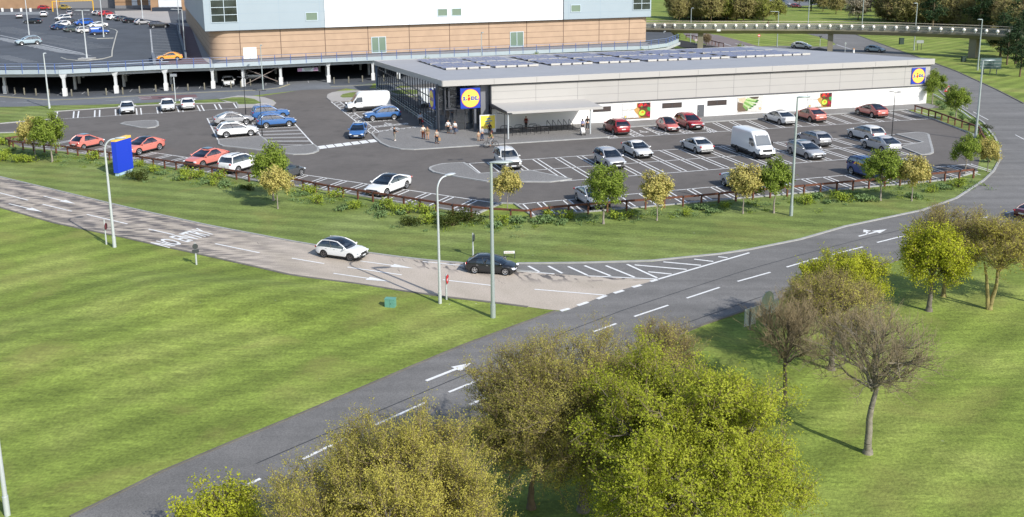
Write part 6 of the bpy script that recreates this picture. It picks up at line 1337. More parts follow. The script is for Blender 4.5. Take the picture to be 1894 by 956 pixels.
for kd, px, py, s in [('lime', 171, 296, 1.1), ('lime', 257, 308, .9), ('lime', 286, 318, 1.), ('teal', 300, 323, .9), ('lime', 343, 321, .8), ('lime', 352, 332, 1.1), ('lime', 368, 330, 1.), ('teal', 335, 333, 1.), ('lime', 404, 332, 1.), ('teal', 415, 345, 1.1), ('lime', 398, 342, .8), ('teal', 380, 340, .8), ('lime', 573, 358, 1.), ('lime', 587, 376, 1.), ('teal', 560, 362, .9), ('lime', 623, 366, 1.05), ('lime', 655, 386, 1.), ('teal', 634, 388, 1.), ('lime', 714, 386, 1.15), ('lime', 731, 390, .9), ('lime', 755, 395, 1.1), ('teal', 700, 386, 1.), ('teal', 705, 400, 1.), ('teal', 742, 396, .9), ('lime', 787, 394, 1.), ('lime', 788, 414, 1.15), ('teal', 807, 402, 1.), ('teal', 815, 414, 1.), ('lime', 930, 414, 1.), ('teal', 918, 420, 1.), ('teal', 955, 412, 1.1), ('lime', 1017, 402, 1.), ('teal', 1007, 412, 1.3), ('lime', 1048, 405, .9), ('teal', 1040, 414, .8), ('lime', 1138, 404, .9), ('lime', 1166, 402, .8), ('lime', 1272, 398, .8), ('teal', 1300, 388, 1.1), ('teal', 1318, 394, .9), ('lime', 1340, 384, .7), ('lime', 1489, 378, 1.2), ('teal', 1512, 366, 1.1), ('lime', 1554, 372, 1.1), ('teal', 1566, 364, 1.), ('teal', 1530, 376, .7), ('teal', 1600, 372, 1.2), ('teal', 1690, 366, 1.), ('lime', 1724, 356, .8), ('teal', 1745, 350, 1.), ('lime', 1772, 346, 1.), ('lime', 35, 262, 1.), ('lime', 4, 268, 1.3), ('lime', 2, 298, 1.3), ('lime', 32, 300, 1.1), ('lime', 52, 300, 1.), ('teal', 18, 280, 1.1), ('lime', 12, 285, .9),
                       ('dark', 258, 333, 1.0), ('dark', 460, 352, .6), ('dark', 756, 416, .75), ('dark', 838, 417, .95), ('dark', 866, 410, 1.05), ('dark', 1826, 238, .6),
                       ('pale', 1736, 195, 1.), ('pale', 1745, 203, 1.1), ('pale', 1780, 222, 1.1), ('pale', 1800, 232, 1.2), ('lime', 1822, 262, 1.1), ('lime', 1828, 285, 1.2), ('pale', 1815, 246, 1.1), ('pale', 1760, 215, .9), ('lime', 1836, 275, 1.0), ('pale', 1829, 300, 1.2)]:
    o = SH[kd] if kd not in su_ else copy_tree(SH[kd]); su_.add(kd); p = at(px, py)
    place(o, LAB[kd], (p.x, p.y, 0), random.uniform(0, 6.28), s*random.uniform(.9, 1.1), {'lime': 'lime shrubs on the bank', 'teal': 'grey green shrubs on the bank', 'dark': 'dark shrubs on the bank', 'pale': 'pale plants on the bank'}[kd])

# far trees behind the footbridge and along the right-hand road
def far_tree(seed, leaf, H, rad, nl, ls, tw, bark=DTWIG, trunk=1.1, extra=0):
    t = thing('tree', None, 'tree'); T = Tree(seed).grow(H=H, trunk=trunk, c=(0, 0, H*.44), rad=rad, limbs=24, subs=10, twigs=8, tw_len=1.4, r0=.22, lump=.4, twr=.035); T.wood('trunk', [bark, tw], t)
    if nl: T.leaves('crown', leaf, t, nl, ls)
    return t
def pine(seed, H):
    t = thing('pine_tree', None, 'pine tree'); R = np.random.default_rng(seed); mb = MB(); mb.tube([(0, 0, -.1), (.1, 0, H*.5), (0, .1, H)], [.38, .25, .06], 8); V = []
    for k in range(34):
        z = H*(.3+.68*k/34); L_ = (1-(k/34)**1.6)*H*.3*R.uniform(.55, 1.15)+.6; ph = R.uniform(0, 6.28); d = np.array([math.cos(ph), math.sin(ph), .1]); e = np.array([0, 0, z])+d*L_; mb.tube([(0, 0, z), tuple(e*[.5, .5, 1]+[0, 0, 0]) if False else tuple((np.array([0, 0, z])+e)/2+[0, 0, .1]), tuple(e)], [.08, .05, .02], 4)
        n = int(95*L_/3)+25; t_ = R.uniform(.25, 1.1, n)[:, None]; c = np.array([0, 0, z])+d*L_*t_+R.normal(size=(n, 3))*[.55, .55, .28]; nv = R.normal(size=(n, 3)); nv[:, 2] += 1.2; nv /= np.linalg.norm(nv, axis=1)[:, None]; x = np.cross(nv, R.normal(size=(n, 3))); x /= np.linalg.norm(x, axis=1)[:, None]; y = np.cross(nv, x); s = .26*R.uniform(.6, 1.3, n)[:, None]; V.append(np.stack([c-x*s, c-y*s*.5, c+x*s, c+y*s*.5], 1).reshape(-1, 3))
    mb.build('trunk', DTWIG, t, smooth=True); quads('crown', np.concatenate(V), L_PINE, t); return t
FT = {'brown': far_tree(51, L_FAR, 12, (4.8, 4.8, 5.4), 15000, .16, TWIG), 'brown2': far_tree(52, L_FAR, 13, (4.4, 4.4, 5.8), 8000, .15, TWIG), 'green': far_tree(53, L_FARG, 11, (4.3, 4.3, 4.8), 15000, .17, TWIG), 'blossom': far_tree(54, L_BLOS, 11, (5.2, 5.0, 4.9), 6500, .22, TWIG), 'pine': pine(55, 13), 'pine2': pine(56, 14), 'scrub': far_tree(58, L_FAR, 5.5, (3.0, 3.0, 2.6), 9000, .15, TWIG, trunk=.4), 'scrubg': far_tree(59, L_FARG, 5, (3.0, 3.0, 2.4), 9000, .15, TWIG, trunk=.4), 'bare': far_tree(57, None, 9, (3.2, 3.2, 4.), 0, 0, M('pale_twig', '#8a7a5c', .9), STEM, 2.0)}
FL = {'brown': 'brown budding tree in the belt of trees behind the footbridge', 'brown2': 'thin brown twiggy tree in the belt of trees behind the footbridge', 'green': 'olive green tree in the belt of trees behind the footbridge', 'pine': 'dark green pine tree at the right behind the footbridge', 'pine2': 'tall dark pine tree at the right behind the footbridge', 'scrub': 'low brown scrub tree between the taller trees behind the footbridge', 'scrubg': 'low olive green scrub tree between the taller trees behind the footbridge'}
FG = {'brown': 'brown trees behind the footbridge', 'brown2': 'twiggy trees behind the footbridge', 'green': 'olive trees behind the footbridge', 'pine': 'pines behind the footbridge', 'pine2': 'tall pines behind the footbridge', 'scrub': 'brown scrub behind the footbridge', 'scrubg': 'olive scrub behind the footbridge'}
fu = set()
for kd, px, py, s, lab in [('brown', 1256, 40, .8, 0), ('green', 1272, 36, 1., 0), ('brown', 1292, 38, 1., 0), ('brown2', 1312, 37, 1.05, 0), ('brown2', 1330, 38, .95, 0), ('green', 1342, 39, .9, 'olive green tree whose crown hangs over the middle of the footbridge'), ('green', 1362, 37, .95, 0), ('brown2', 1384, 32, 1., 0), ('green', 1412, 40, .8, 0), ('green', 1400, 34, .9, 0), ('green', 1436, 38, .75, 'olive tree at the left of the far grassy hill'),
                           ('pine', 1500, 20, .75, 'dark tree on the far hill beside the red car'), ('brown', 1522, 21, .7, 0), ('brown', 1546, 26, .75, 0), ('blossom', 1587, 37, 1.0, 'grey white blossom tree with a dark trunk behind the footbridge'), ('green', 1630, 30, .9, 0), ('brown', 1642, 36, .95, 0), ('brown', 1660, 40, 1., 0), ('brown2', 1682, 42, 1., 0), ('brown', 1700, 36, 1., 0), ('pine', 1724, 60, .98, 0), ('pine2', 1735, 48, .85, 0), ('brown', 1762, 44, 1., 0), ('green', 1778, 46, .65, 0), ('brown2', 1790, 46, 1.05, 0), ('pine', 1810, 62, 1., 0), ('pine2', 1826, 56, 1., 0), ('green', 1838, 46, .9, 0), ('brown2', 1852, 62, 1.1, 0), ('brown', 1866, 66, 1.05, 0), ('pine2', 1884, 74, 1., 0), ('brown', 1902, 86, 1., 0),
                           ('pine', 1878, 118, .75, 'broad dark evergreen leaning over the right edge behind the road sign'), ('pine2', 1850, 104, .7, 'tall dark evergreen directly behind the big road sign'), ('pine2', 1892, 108, .8, 'tall dark evergreen at the very right edge'), ('brown', 1874, 108, .62, 'brown thicket tree at the right edge beside the big road sign'), ('pine', 1862, 120, .5, 'low dark evergreen behind the big road sign'), ('pine2', 1900, 128, .7, 'dark evergreen at the right edge above the curved road'), ('pine', 1886, 142, .45, 'small dark evergreen at the right edge above the verge'), ('brown', 1846, 96, .6, 'brown scrubby tree behind the big road sign'),
                           ('brown', 1478, 10, .8, 0), ('brown', 1560, 14, .9, 0), ('brown2', 1610, 20, 1., 0), ('green', 1590, 12, .9, 0), ('brown', 1680, 24, 1.1, 0), ('brown', 1740, 24, 1.1, 0), ('brown2', 1800, 28, 1.1, 0), ('brown', 1850, 34, 1.1, 0), ('brown', 1890, 44, 1.1, 0), ('brown', 1350, 22, 1.2, 0), ('brown2', 1300, 24, 1.2, 0), ('brown', 1390, 18, 1.1, 0), *[(('brown', 'brown2', 'green', 'brown')[k % 4], 1250+k*15.5+((k*7) % 5), 33+((k*11) % 9), .95+.1*((k*3) % 3), 0) for k in range(11)], *[(('brown', 'brown2', 'brown', 'green')[k % 4], 1640+k*17+((k*7) % 6), 38+k*1.1+((k*13) % 9), 1.+.1*((k*5) % 3), 0) for k in range(15)], *[(('brown2', 'brown')[k % 2], 1500+k*24, 14+((k*7) % 6), 1.1, 0) for k in range(6)], *[(('scrub', 'scrubg', 'scrub')[k % 3], 1248+k*9.5, 34+((k*7) % 7), .9+.12*((k*5) % 4), 0) for k in range(18)], *[(('scrub', 'scrub', 'scrubg')[k % 3], 1636+k*11.5+((k*5) % 4), 36+k*1.3+((k*7) % 7), .95+.12*((k*5) % 4), 0) for k in range(22)], ('bare', 1235, 92, .82, 'slender bare tree in front of the footbridge by the brick building'), ('bare', 1307, 84, .42, 'small bare tree beside the footbridge pier on the side road')]:
    o = FT[kd] if kd not in fu else copy_tree(FT[kd]); fu.add(kd); p = at(px, py); place(o, lab or FL[kd], (p.x, p.y, 0), random.uniform(0, 6.28), s*random.uniform(.93, 1.07), None if lab else FG[kd])

R = np.random.default_rng(77); fl_ = A([(25, 279), (79, 285), (121, 289), (180, 297), (243, 306), (333, 320), (400, 330), (476, 343), (552, 354), (600, 364), (688, 378), (756, 389), (836, 402), (900, 410), (973, 413), (1060, 402), (1120, 397), (1240, 387), (1372, 375), (1480, 365), (1554, 358), (1640, 350), (1720, 342), (1790, 334)]); cum = [0.]
for a, b in zip(fl_, fl_[1:]): cum.append(cum[-1]+(b-a).length)
V = [[], [], []]
for k in range(420):
    s_ = R.uniform(0, cum[-1]); i = max(j for j in range(len(cum)) if cum[j] <= s_); i = min(i, len(fl_)-2); p = fl_[i].lerp(fl_[i+1], (s_-cum[i])/(cum[i+1]-cum[i])); d = (fl_[i+1]-fl_[i]).normalized(); n = Vector((d.y, -d.x, 0)); q = p+n*abs(R.normal())*1.7; m = 34; rr = R.uniform(.18, .5)
    c = np.array([q.x, q.y, .02])+R.normal(size=(m, 3))*[rr*.6, rr*.6, .0]+np.abs(R.normal(size=(m, 3)))*[0, 0, rr*.35]; nv = R.normal(size=(m, 3)); nv[:, 2] += .9; nv /= np.linalg.norm(nv, axis=1)[:, None]; x = np.cross(nv, R.normal(size=(m, 3))); x /= np.linalg.norm(x, axis=1)[:, None]; y = np.cross(nv, x); s2 = .075*R.uniform(.6, 1.3, m)[:, None]
    V[int(R.integers(3))].append(np.stack([c-x*s2, c-y*s2*.6, c+x*s2, c+y*s2*.6], 1).reshape(-1, 3))
for k, (lm, nm, lb) in enumerate(((L_GREEN, 'ground_cover', 'low mixed green ground cover plants along the timber fence'), (S_TEAL, 'ground_cover', 'low grey green ground cover plants along the timber fence'), (L_PALE, 'ground_cover', 'low pale leaved ground cover plants along the timber fence'))): tag(quads(nm, np.concatenate(V[k]), lm, None), lb, 'ground cover', None, 'stuff')
# ------------------------------------------------------------------ timber rail fence round the car park
WOOD = M('red_brown_timber', '#633c2b', .8, var=.25, vscale=3.); STRAP = M('fence_strap', (.03, .03, .035), .5)
def fence(label, pts, step=1.86, z1=.92, lens=None):
    f = thing('timber_fence', label, 'fence', (pts[0].x, pts[0].y, 0)); B_ = Vector((pts[0].x, pts[0].y, 0))
    L_ = [0.]
    for a, b in zip(pts, pts[1:]): L_.append(L_[-1]+(b-a).length)
    n = max(1, round(L_[-1]/step)); pm = None
    for i in range(n+1):
        s = L_[-1]*i/n; k = min(max(j for j in range(len(L_)) if L_[j] <= s+1e-6), len(pts)-2); q = pts[k].lerp(pts[k+1], (s-L_[k])/(L_[k+1]-L_[k])); d = pts[k+1]-pts[k]
        if pm is None:
            mb = MB(); mb.prism([(.1*math.cos(a), .1*math.sin(a)) for a in [math.pi/4+math.pi/2*j for j in range(4)]], -.05, z1-.05); p_ = mb.build('post', WOOD, f)
            mb = MB(); mb.prism([(.045*a, .15*b) for a, b in ((-1, -1), (1, -1), (1, 1), (-1, 1))], z1-.06, z1+.115); s_ = mb.build('strap', STRAP, p_); pm = (p_, s_)
        else:
            p_ = pm[0].copy(); COL.objects.link(p_); s_ = pm[1].copy(); COL.objects.link(s_); s_.parent = p_
        p_.location = (q-B_).to_tuple()[:2]+(0,); p_.rotation_euler = (0, 0, math.atan2(d.y, d.x))
    for a, b in zip(pts, pts[1:]):
        mb = MB(); A_, B2 = a-B_, b-B_; mb.bar((A_.x, A_.y, z1+.02), (B2.x, B2.y, z1+.02), .17, .17); mb.build('rail', WOOD, f)
    return f
fence('red brown timber rail fence along the front of the car park', A([(25, 275), (40, 277), (79, 281.5), (121, 285), (180, 293.5), (243, 302), (268, 306), (333, 316), (400, 326), (476, 338.5), (552, 349), (600, 359), (688, 373), (756, 384), (836, 397), (900, 404), (973, 408.5), (1008, 403), (1060, 398), (1120, 393), (1240, 383.5), (1297, 379), (1372, 371), (1480, 361), (1554, 354), (1640, 346), (1720, 338), (1800, 329.5)]))
fence('short return of timber rail fence at the left corner of the car park', A([(25, 275), (12, 269), (22, 267.5), (46, 264)]))
fence('timber rail fence behind the right end of the car park', A([(1692, 207), (1724, 217), (1760, 230), (1795, 242.5), (1811, 250), (1816, 262), (1822, 272)]))
tk = thing('kerb_rail', 'thin white edging rail on the verge between the store and the curved road', 'edging', at(1760, 190)); mb = MB(); mb.tube([v-at(1760, 190) for v in A([(1727, 174), (1755, 190), (1785, 210), (1812, 232), (1830, 250)], .2)], .09, 6); mb.build('edging', M('white_edge', '#d4d6d6', .6), tk)

# ------------------------------------------------------------------ lamp posts
def lamp_post(label, base, h, arm=1.2, az=0., style='flat', mat=STEEL, r=.1, z=0.):
    t = thing('lamp_post', label, 'lamp post', (base.x, base.y, z), az)
    mb = MB(); mb.tube([(0, 0, -.05), (0, 0, .9)], r*1.25, 10); mb.build('base', mat, t, smooth=True)
    mb = MB(); mb.tube([(0, 0, .9), (0, 0, h*.6), (0, 0, h-(.9 if style == 'curve' else 0))], [r, r*.8, r*.62], 10); mb.build('column', mat, t, smooth=True)
    if style == 'curve':
        mb = MB(); mb.tube([(arm*.55*(1-math.cos(a)), 0, h-.9+.9*math.sin(a)) for a in [math.pi/2*k/6 for k in range(7)]]+[(arm*.8, 0, h+.03)], r*.55, 8); mb.build('arm', mat, t, smooth=True)
        mb = MB(); mb.ball((arm*.95, 0, h+.06), .45, .2, .09, 12); mb.build('lamp_head', POLEW, t, smooth=True)
    elif style == 'flat':
        mb = MB(); mb.ball((arm*.5, 0, h+.02), arm*.62, .2, .11, 12); mb.build('lamp_head', mat, t, smooth=True)
    elif style == 'arm':
        mb = MB(); mb.tube([(0, 0, h-.05), (arm, 0, h+.02)], r*.5, 6); mb.build('arm', mat, t); mb = MB(); mb.ball((arm+.2, 0, h+.02), .4, .18, .08, 10); mb.build('lamp_head', mat, t, smooth=True)
    elif style == 'tee':
        for s in (-1, 1): mb = MB(); mb.ball((s*.75, 0, h), .75, .22, .09, 10); mb.build('lamp_head', mat, t, smooth=True)
    elif style == 'double':
        for s, hz in ((-1, .18), (1, 0)): mb = MB(); mb.bar((0, 0, h), (s*.75, s*.1, h+hz), .05, .05); mb.bar((s*.35, s*.05, h+.02+hz*.5), (s*.85, s*.1, h+.02+hz), .3, .09); mb.build('lamp_head', mat, t)
    return t
RZ = RU
lamp_post('tall grey green lamp post with flat head at the slip road junction, the nearest one', at(912, 587), hgt(912, 587, 301), 1.3, .1, 'flat', STEEL, .14)
lamp_post('lamp post with curved arm on the lawn left of the nearest tall one', at(814, 561), hgt(814, 561, 329), 1.2, .75, 'curve', POLEW, .1)
lamp_post('pale lamp post with curved arm in front of the blue totem sign', at(212, 457), hgt(212, 457, 258), 1.3, .25, 'curve', POLEW, .12)
lamp_post('tall grey green lamp post on the verge right of the panel van', at(1463, 399), hgt(1463, 399, 180), 1.1, .15, 'flat', STEEL, .13)
lamp_post('tall lamp post with flat head at the right end of the car park', at(1804, 259), hgt(1804, 259, 112), 1.5, .1, 'flat', STEEL, .15)
lamp_post('white lamp post without arm beside the left access road', at(91.7, 200.5), hgt(91.7, 200.5, 99), .5, 1.2, 'flat', POLEW, .13)
lamp_post('thin grey lamp post on the kerb in front of the buff brick wall', at(486.8, 167), hgt(486.8, 167, 84), .5, 1.3, 'flat', STEEL, .1)
lamp_post('pale lamp post at the bottom left corner of the picture', at(14, 953), 8.6, 1.2, 3.6, 'curve', POLEW, .1)
sgn = at(325, 187.5); o = thing('camera_post', 'short pale post with a box head beside the upper row of white cars', 'camera post', (sgn.x, sgn.y, 0)); mb = MB(); mb.tube([(0, 0, 0), (0, 0, 4.1)], .08, 8); mb.build('post', POLEW, o); mb = MB(); mb.box(-.5, .45, -.2, .2, 4.1, 4.5); mb.build('head_box', M('grey_box', '#8c9094', .5), o)
BLK2 = BLACKM
lamp_post('slim black double-headed lamp post in the aisle line of the left block', at(485.3, 253), 6.1, .7, .3, 'double', BLK2, .06)
lamp_post('slim black double-headed lamp post at the back of the left block', at(454.8, 213), 5.6, .7, .3, 'double', BLK2, .06)
lamp_post('slim black double-headed lamp post beside the white boxy SUV', at(934, 317), 6.3, .7, .3, 'double', BLK2, .06)
lamp_post('slim black double-headed lamp post next to the right paved island', at(1648.7, 261), 6.1, .7, .3, 'double', BLK2, .06)
for lab, px, py, ty, st, mt, z, rr_ in [('tee-headed white lamp mast in the middle of the deck', 161, 109, 19, 'tee', POLEW, DZ, .14), ('white lamp mast behind the silver blue SUV on the deck', 54, 64.6, -16, 'tee', POLEW, DZ, .14), ('white lamp mast by the crowded deck bays', 107, 28.5, -40, 'tee', POLEW, DZ, .15), ('white lamp mast beside the blue van on the deck', 192, 68.4, -10, 'tee', POLEW, DZ, .14), ('white lamp mast on the paved forecourt of the brick wing', 264, 33.6, -40, 'tee', POLEW, DZ, .14), ('lamp mast beside the loading dock ramp', 334, 70, -12, 'flat', POLEW, DZ, .13), ('lamp post with a left-hand head by the amber crossover', 343, 101.4, 17, 'lh', POLEW, DZ, .12)]:
    p = at(px, py, DZ); lo, hi = 0., 40.
    for i in range(40):
        m = (lo+hi)/2; q = p+Vector((0, 0, m-CAMH)); y = PY-F_*q.dot(_u2)/q.dot(_f); lo, hi = (m, hi) if y > ty else (lo, m)
    o = lamp_post(lab, p, lo, 1.6 if st == 'lh' else .6, math.pi if st == 'lh' else 0, 'arm' if st == 'lh' else st, mt, rr_, z=DZ)
    if px == 161: mb = MB(); mb.box(-1.3, 1.3, -1., 1., 0, .22); mb.build('plinth', KERBM, o)
lamp_post('grey lamp post with left-hand head beyond the footbridge, left of the grassy hill', at(1437, 87), hgt(1437, 87, 21), 1.6, math.pi, 'arm', STEEL, .12)
lamp_post('lamp post beyond the footbridge near the brick building', at(1276.8, 78), hgt(1276.8, 78, 15), .6, 0, 'flat', STEEL, .12)
lamp_post('tall lamp post behind the footbridge below the red car', at(1494.5, 47), hgt(1494.5, 47, -14), .6, 0, 'flat', STEEL, .15)
lamp_post('tall lamp post behind the footbridge beside the blossom tree', at(1594, 52), hgt(1594, 52, -12), .6, 0, 'flat', STEEL, .14)
lamp_post('lamp post on the grass beside the green cabinet and the footbridge', at(1690, 93), hgt(1690, 93, 6), .9, math.pi, 'flat', STEEL, .13)
lamp_post('lamp post in front of the big green road sign', at(1808, 130), hgt(1808, 130, 36), .9, math.pi, 'flat', STEEL, .14)
lamp_post('thin lamp post rising behind the store roof', P(-2.5, -50, 0), 9.0, .4, 0, 'flat', STEEL, .1)
lamp_post('short lamp post by the brick building end, left of the footbridge', at(1227, 96), hgt(1227, 96, 58), .4, 0, 'flat', POLEW, .12)

# ------------------------------------------------------------------ totem sign
tp = at(228, 322); tt0, tt1 = at(215.5, 326), at(243.5, 316); d_ = (tt1-tt0); tl = d_.length; to = thing('totem_sign', 'tall blank blue totem sign with a yellow top on the grass bank', 'totem sign', ((tt0+tt1)/2).to_tuple()[:2]+(0,), math.atan2(d_.y, d_.x))
hh = hgt(216, 326, 258)
mb = MB(); mb.box(-tl/2, tl/2, -.28, .28, .35, hh-.25); mb.build('panel', M('totem_blue', '#1d3fc0', .5), to)
mb = MB(); mb.box(-tl/2-.01, tl/2+.01, -.3, .3, hh-.25, hh); mb.build('cap', M('totem_yellow', '#eec25a', .5), to)
mb = MB(); mb.box(-tl/2+.1, tl/2-.1, -.2, .2, 0, .35); mb.build('base', M('totem_base', '#a9c4d6', .5), to)

# ------------------------------------------------------------------ signs
def post_sign(label, base, h, parts, az=0., cat='road sign', name='road_sign', r=.05, mat=POLEW):
    t = thing(name, label, cat, (base.x, base.y, 0), az); mb = MB(); mb.tube([(0, 0, -.05), (0, 0, h)], r, 8); mb.tube([(0, 0, -.05), (0, 0, .8)], r*1.35, 8); mb.build('post', mat, t, smooth=True)
    for nm, kind, zc, sx, sz, m in parts:
        mb = MB()
        if kind == 'disc': mb.lathe([(.001, .03), (sx, .03), (sx, -.0), (.001, -.0)], 24, Matrix.Translation((0, -.09, zc)) @ Matrix.Rotation(math.pi/2, 4, 'X'))
        elif kind == 'tri': mb.add([(x, y, z) for y in (-.09, -.06) for x, z in ((-sx, zc-sz), (sx, zc-sz), (0, zc+sz))], [(0, 1, 2), (5, 4, 3), (0, 1, 4, 3), (1, 2, 5, 4), (2, 0, 3, 5)])
        elif kind == 'trif': mb.add([(x, -.1, z) for x, z in ((-sx, zc-sz), (sx, zc-sz), (0, zc+sz))], [(0, 1, 2)])
        elif kind == 'bar': mb.box(-sx, sx, -.13, -.122, zc-sz, zc+sz)
        else: mb.box(-sx, sx, -.1, -.06, zc-sz, zc+sz)
        mb.build(nm, m, t)
    return t
BACK = M('sign_back_grey', '#9fa5a4', .5, .2); DBACK = M('sign_back_dark', '#3d4142', .5); SW = M('sign_white', '#e2e2e0', .5)
post_sign('slim sign post with a dark red edge-on sign left of the curved lamp post', at(197, 452), hgt(197, 452, 406), [('sign_face', 'disc', 1.55, .28, 0, M('dark_red_sign', '#6a2530', .5))], 1.62)
post_sign('grey sign post with the backs of a round and a square sign', at(363.5, 489.5), hgt(363.5, 489.5, 449), [('round_sign', 'disc', hgt(363.5, 489.5, 455), .21, 0, DBACK), ('square_sign', 'box', hgt(363.5, 489.5, 464), .25, .13, DBACK)], .4)
post_sign('red no entry sign seen edge-on beside the curved-arm lamp post', at(826, 554), hgt(826, 554, 507), [('sign_face', 'disc', hgt(826, 554, 516), .32, 0, REDP), ('white_bar', 'bar', hgt(826, 554, 516), .24, .06, SW)], 1.42)
post_sign('dark edge-on round sign on a post behind the black hatchback', at(875, 474), hgt(875, 474, 431), [('sign_face', 'disc', hgt(875, 474, 439), .3, 0, DBACK)], 1.4)
ns = at(942, 478); t = thing('street_nameplate', 'low white street nameplate on two short legs behind the black hatchback', 'street sign', (ns.x, ns.y, 0), .05)
for s in (-1, 1): mb = MB(); mb.box(s*.42-.03, s*.42+.03, -.03, .03, 0, .62); mb.build('leg', DBACK, t)
mb = MB(); mb.box(-.42, .42, -.05, -.032, .42, .62); mb.build('plate', SW, t)
mb = MB()
for i in range(9): mb.box(-.34+i*.072, -.30+i*.072, -.056, -.05, .48, .56)
mb.build('worn_lettering', M('worn_letter', '#b99a8a', .6), t)
gc = at(722.5, 568); t = thing('utility_cabinet', 'green utility cabinet standing alone on the near lawn', 'utility cabinet', (gc.x, gc.y, 0), -.15); CG = M('cabinet_green', '#5f9484', .5, var=.08, vscale=4.)
mb = MB(); mb.box(-.34, .34, -.22, .22, 0, .6); mb.build('body', CG, t); mb = MB(); mb.add([(x*sx, y*sx, z) for z, sx in ((.6, 1.06), (.64, 1.06)) for x, y in ((-.34, -.22), (.34, -.22), (.34, .22), (-.34, .22))], [(0, 3, 2, 1), (4, 5, 6, 7), (0, 1, 5, 4), (1, 2, 6, 5), (2, 3, 7, 6), (3, 0, 4, 7)]); mb.build('lid', CG, t)
mb = MB(); mb.box(-.005, .005, -.226, -.22, .03, .57); mb.box(.05, .08, -.235, -.22, .28, .36); mb.build('door_joint', M('cabinet_dark', '#2e4a42', .6), t)
# backs of the direction signs on the right of the main road
sb = at(1398, 604); ex = (at(1440, 585)-at(1375, 607)); az = math.atan2(ex.y, ex.x); t = thing('direction_sign', 'grey back of a wide direction sign on two posts at the right roadside', 'road sign', (at(1384, 611).x, at(1384, 611).y, 0), az); PB = M('sign_panel_back', '#aab2b1', .5, .15)
mb = MB(); mb.box(-.3, 2.9, .05, .1, .62, 1.42); mb.build('panel', PB, t); mb = MB(); mb.box(-.3, .75, .05, .1, .28, .6); mb.build('lower_panel', PB, t)
for x in (.15, 2.0): mb = MB(); mb.tube([(x, 0, 0), (x, 0, 1.42)], .06, 8); mb.build('leg', M('weathered_post', '#74756f', .6), t)
post_sign('large round sign seen from behind beside the wide direction sign', at(1415, 602.5), hgt(1415, 602.5, 540), [('round_panel', 'disc', hgt(1415, 602.5, 554), .58, 0, PB)], az, r=.09, mat=M('weathered_post', '#74756f'))
post_sign('red edged triangular warning sign by the young tree near the curved road', at(1752, 190), hgt(1752, 190, 157), [('red_triangle', 'tri', hgt(1752, 190, 163.5), .62, .5, REDP), ('white_triangle', 'trif', hgt(1752, 190, 163.2), .4, .32, SW), ('symbol', 'bar', hgt(1752, 190, 164.5), .07, .14, M('sign_black', (.02, .02, .02), .5))], -.3)
bs = at(1830, 137); t = thing('direction_sign', 'big dark green road sign seen from behind at the wooded right edge', 'road sign', (bs.x, bs.y, 0), -.1); mb = MB(); mb.box(-1.9, 2.0, -.05, .05, 1.0, 3.1); mb.build('panel', M('sign_dark_green', '#4c625f', .6, var=.12, vscale=1.), t)
for x in (-1.1, .1, 1.3): mb = MB(); mb.tube([(x, .1, 0), (x, .1, 3.1)], .09, 8); mb.build('leg', M('weathered_post', '#74756f'), t)
mb = MB()
for z in (1.5, 2.1, 2.7): mb.box(-1.9, 2.0, -.08, -.05, z-.04, z+.04)
mb.build('stiffener', BACK, t)
ss = at(1701, 93); t = thing('direction_sign', 'small grey sign on two posts on the grass under the footbridge', 'road sign', (ss.x, ss.y, 0), 0); mb = MB(); mb.box(-.9, .8, -.05, 0, 1.7, 2.4); mb.build('panel', BACK, t)
for x in (-.55, .35): mb = MB(); mb.tube([(x, .05, 0), (x, .05, 2.4)], .06, 6); mb.build('leg', DBACK, t)
for lab, px, py, w_, h_ in (('dark green cabinet on the grass below the footbridge', 1667, 82, .55, 1.6), ('small dark green cabinet in the shade near the bridge pier', 1782, 114.5, .45, 1.1)):
    p = at(px, py); t = thing('utility_cabinet', lab, 'utility cabinet', (p.x, p.y, 0), .1); DG = M('cabinet_dark_green', '#24382f', .6); mb = MB(); mb.box(-w_, w_, -.3, .3, 0, h_); mb.build('body', DG, t); mb = MB(); mb.box(-w_-.04, w_+.04, -.34, .34, h_, h_+.07); mb.build('lid', DG, t)
p = at(1578.6, 98.5); t = thing('traffic_bollard', 'white and amber lit-type bollard on the far road island', 'bollard', (p.x, p.y, 0)); mb = MB(); mb.lathe([(.001, 0), (.26, 0), (.22, .5), (.2, .9), (.001, .92)], 12); mb.build('shell', SW, t, smooth=True); mb = MB(); mb.lathe([(.2, .9), (.19, 1.1), (.001, 1.15)], 12); mb.build('cap', M('amber_cap', '#d99a5a', .5), t, smooth=True)
post_sign('thin white post sign on the far road island', at(1562.6, 99.5), hgt(1562.6, 99.5, 78), [('sign_face', 'box', 2.4, .18, .2, BACK)], 0)
post_sign('dark triangular sign on a short post before the far grass island', at(1516.5, 85), hgt(1516.5, 85, 67), [('sign_face', 'tri', 2.2, .42, -.36, DBACK)], 0)
post_sign('red and white round sign on the grass beside the side road', at(1403, 84), hgt(1403, 84, 63), [('sign_face', 'disc', 2.55, .34, 0, REDP), ('white_centre', 'bar', 2.55, .22, .12, SW)], 0)
post_sign('pale round sign back beside the dark fence on the side road', at(1287, 82), hgt(1287, 82, 74.5), [('sign_face', 'disc', 1.1, .35, 0, M('faded_sign', '#c9b9b4', .5))], 0)
fence('dark timber rail fence along the grass of the side road', A([(1269, 72), (1283, 73.5), (1302, 78.5), (1328, 86), (1338, 88)]), 2.6, 1.05)
post_sign('triangular warning sign on a post beside the yellow height frame on the deck', at(92, 19, 0), 0.1, [], 0) if False else None
hf = at(98, 21.5, DZ); hb = at(173, 19.5, DZ); t = thing('height_barrier', 'yellow height restriction barrier across the deck road', 'height barrier', (hf.x, hf.y, DZ)); YM = M('frame_yellow', '#d3a52e', .5); w_ = (hb-hf)
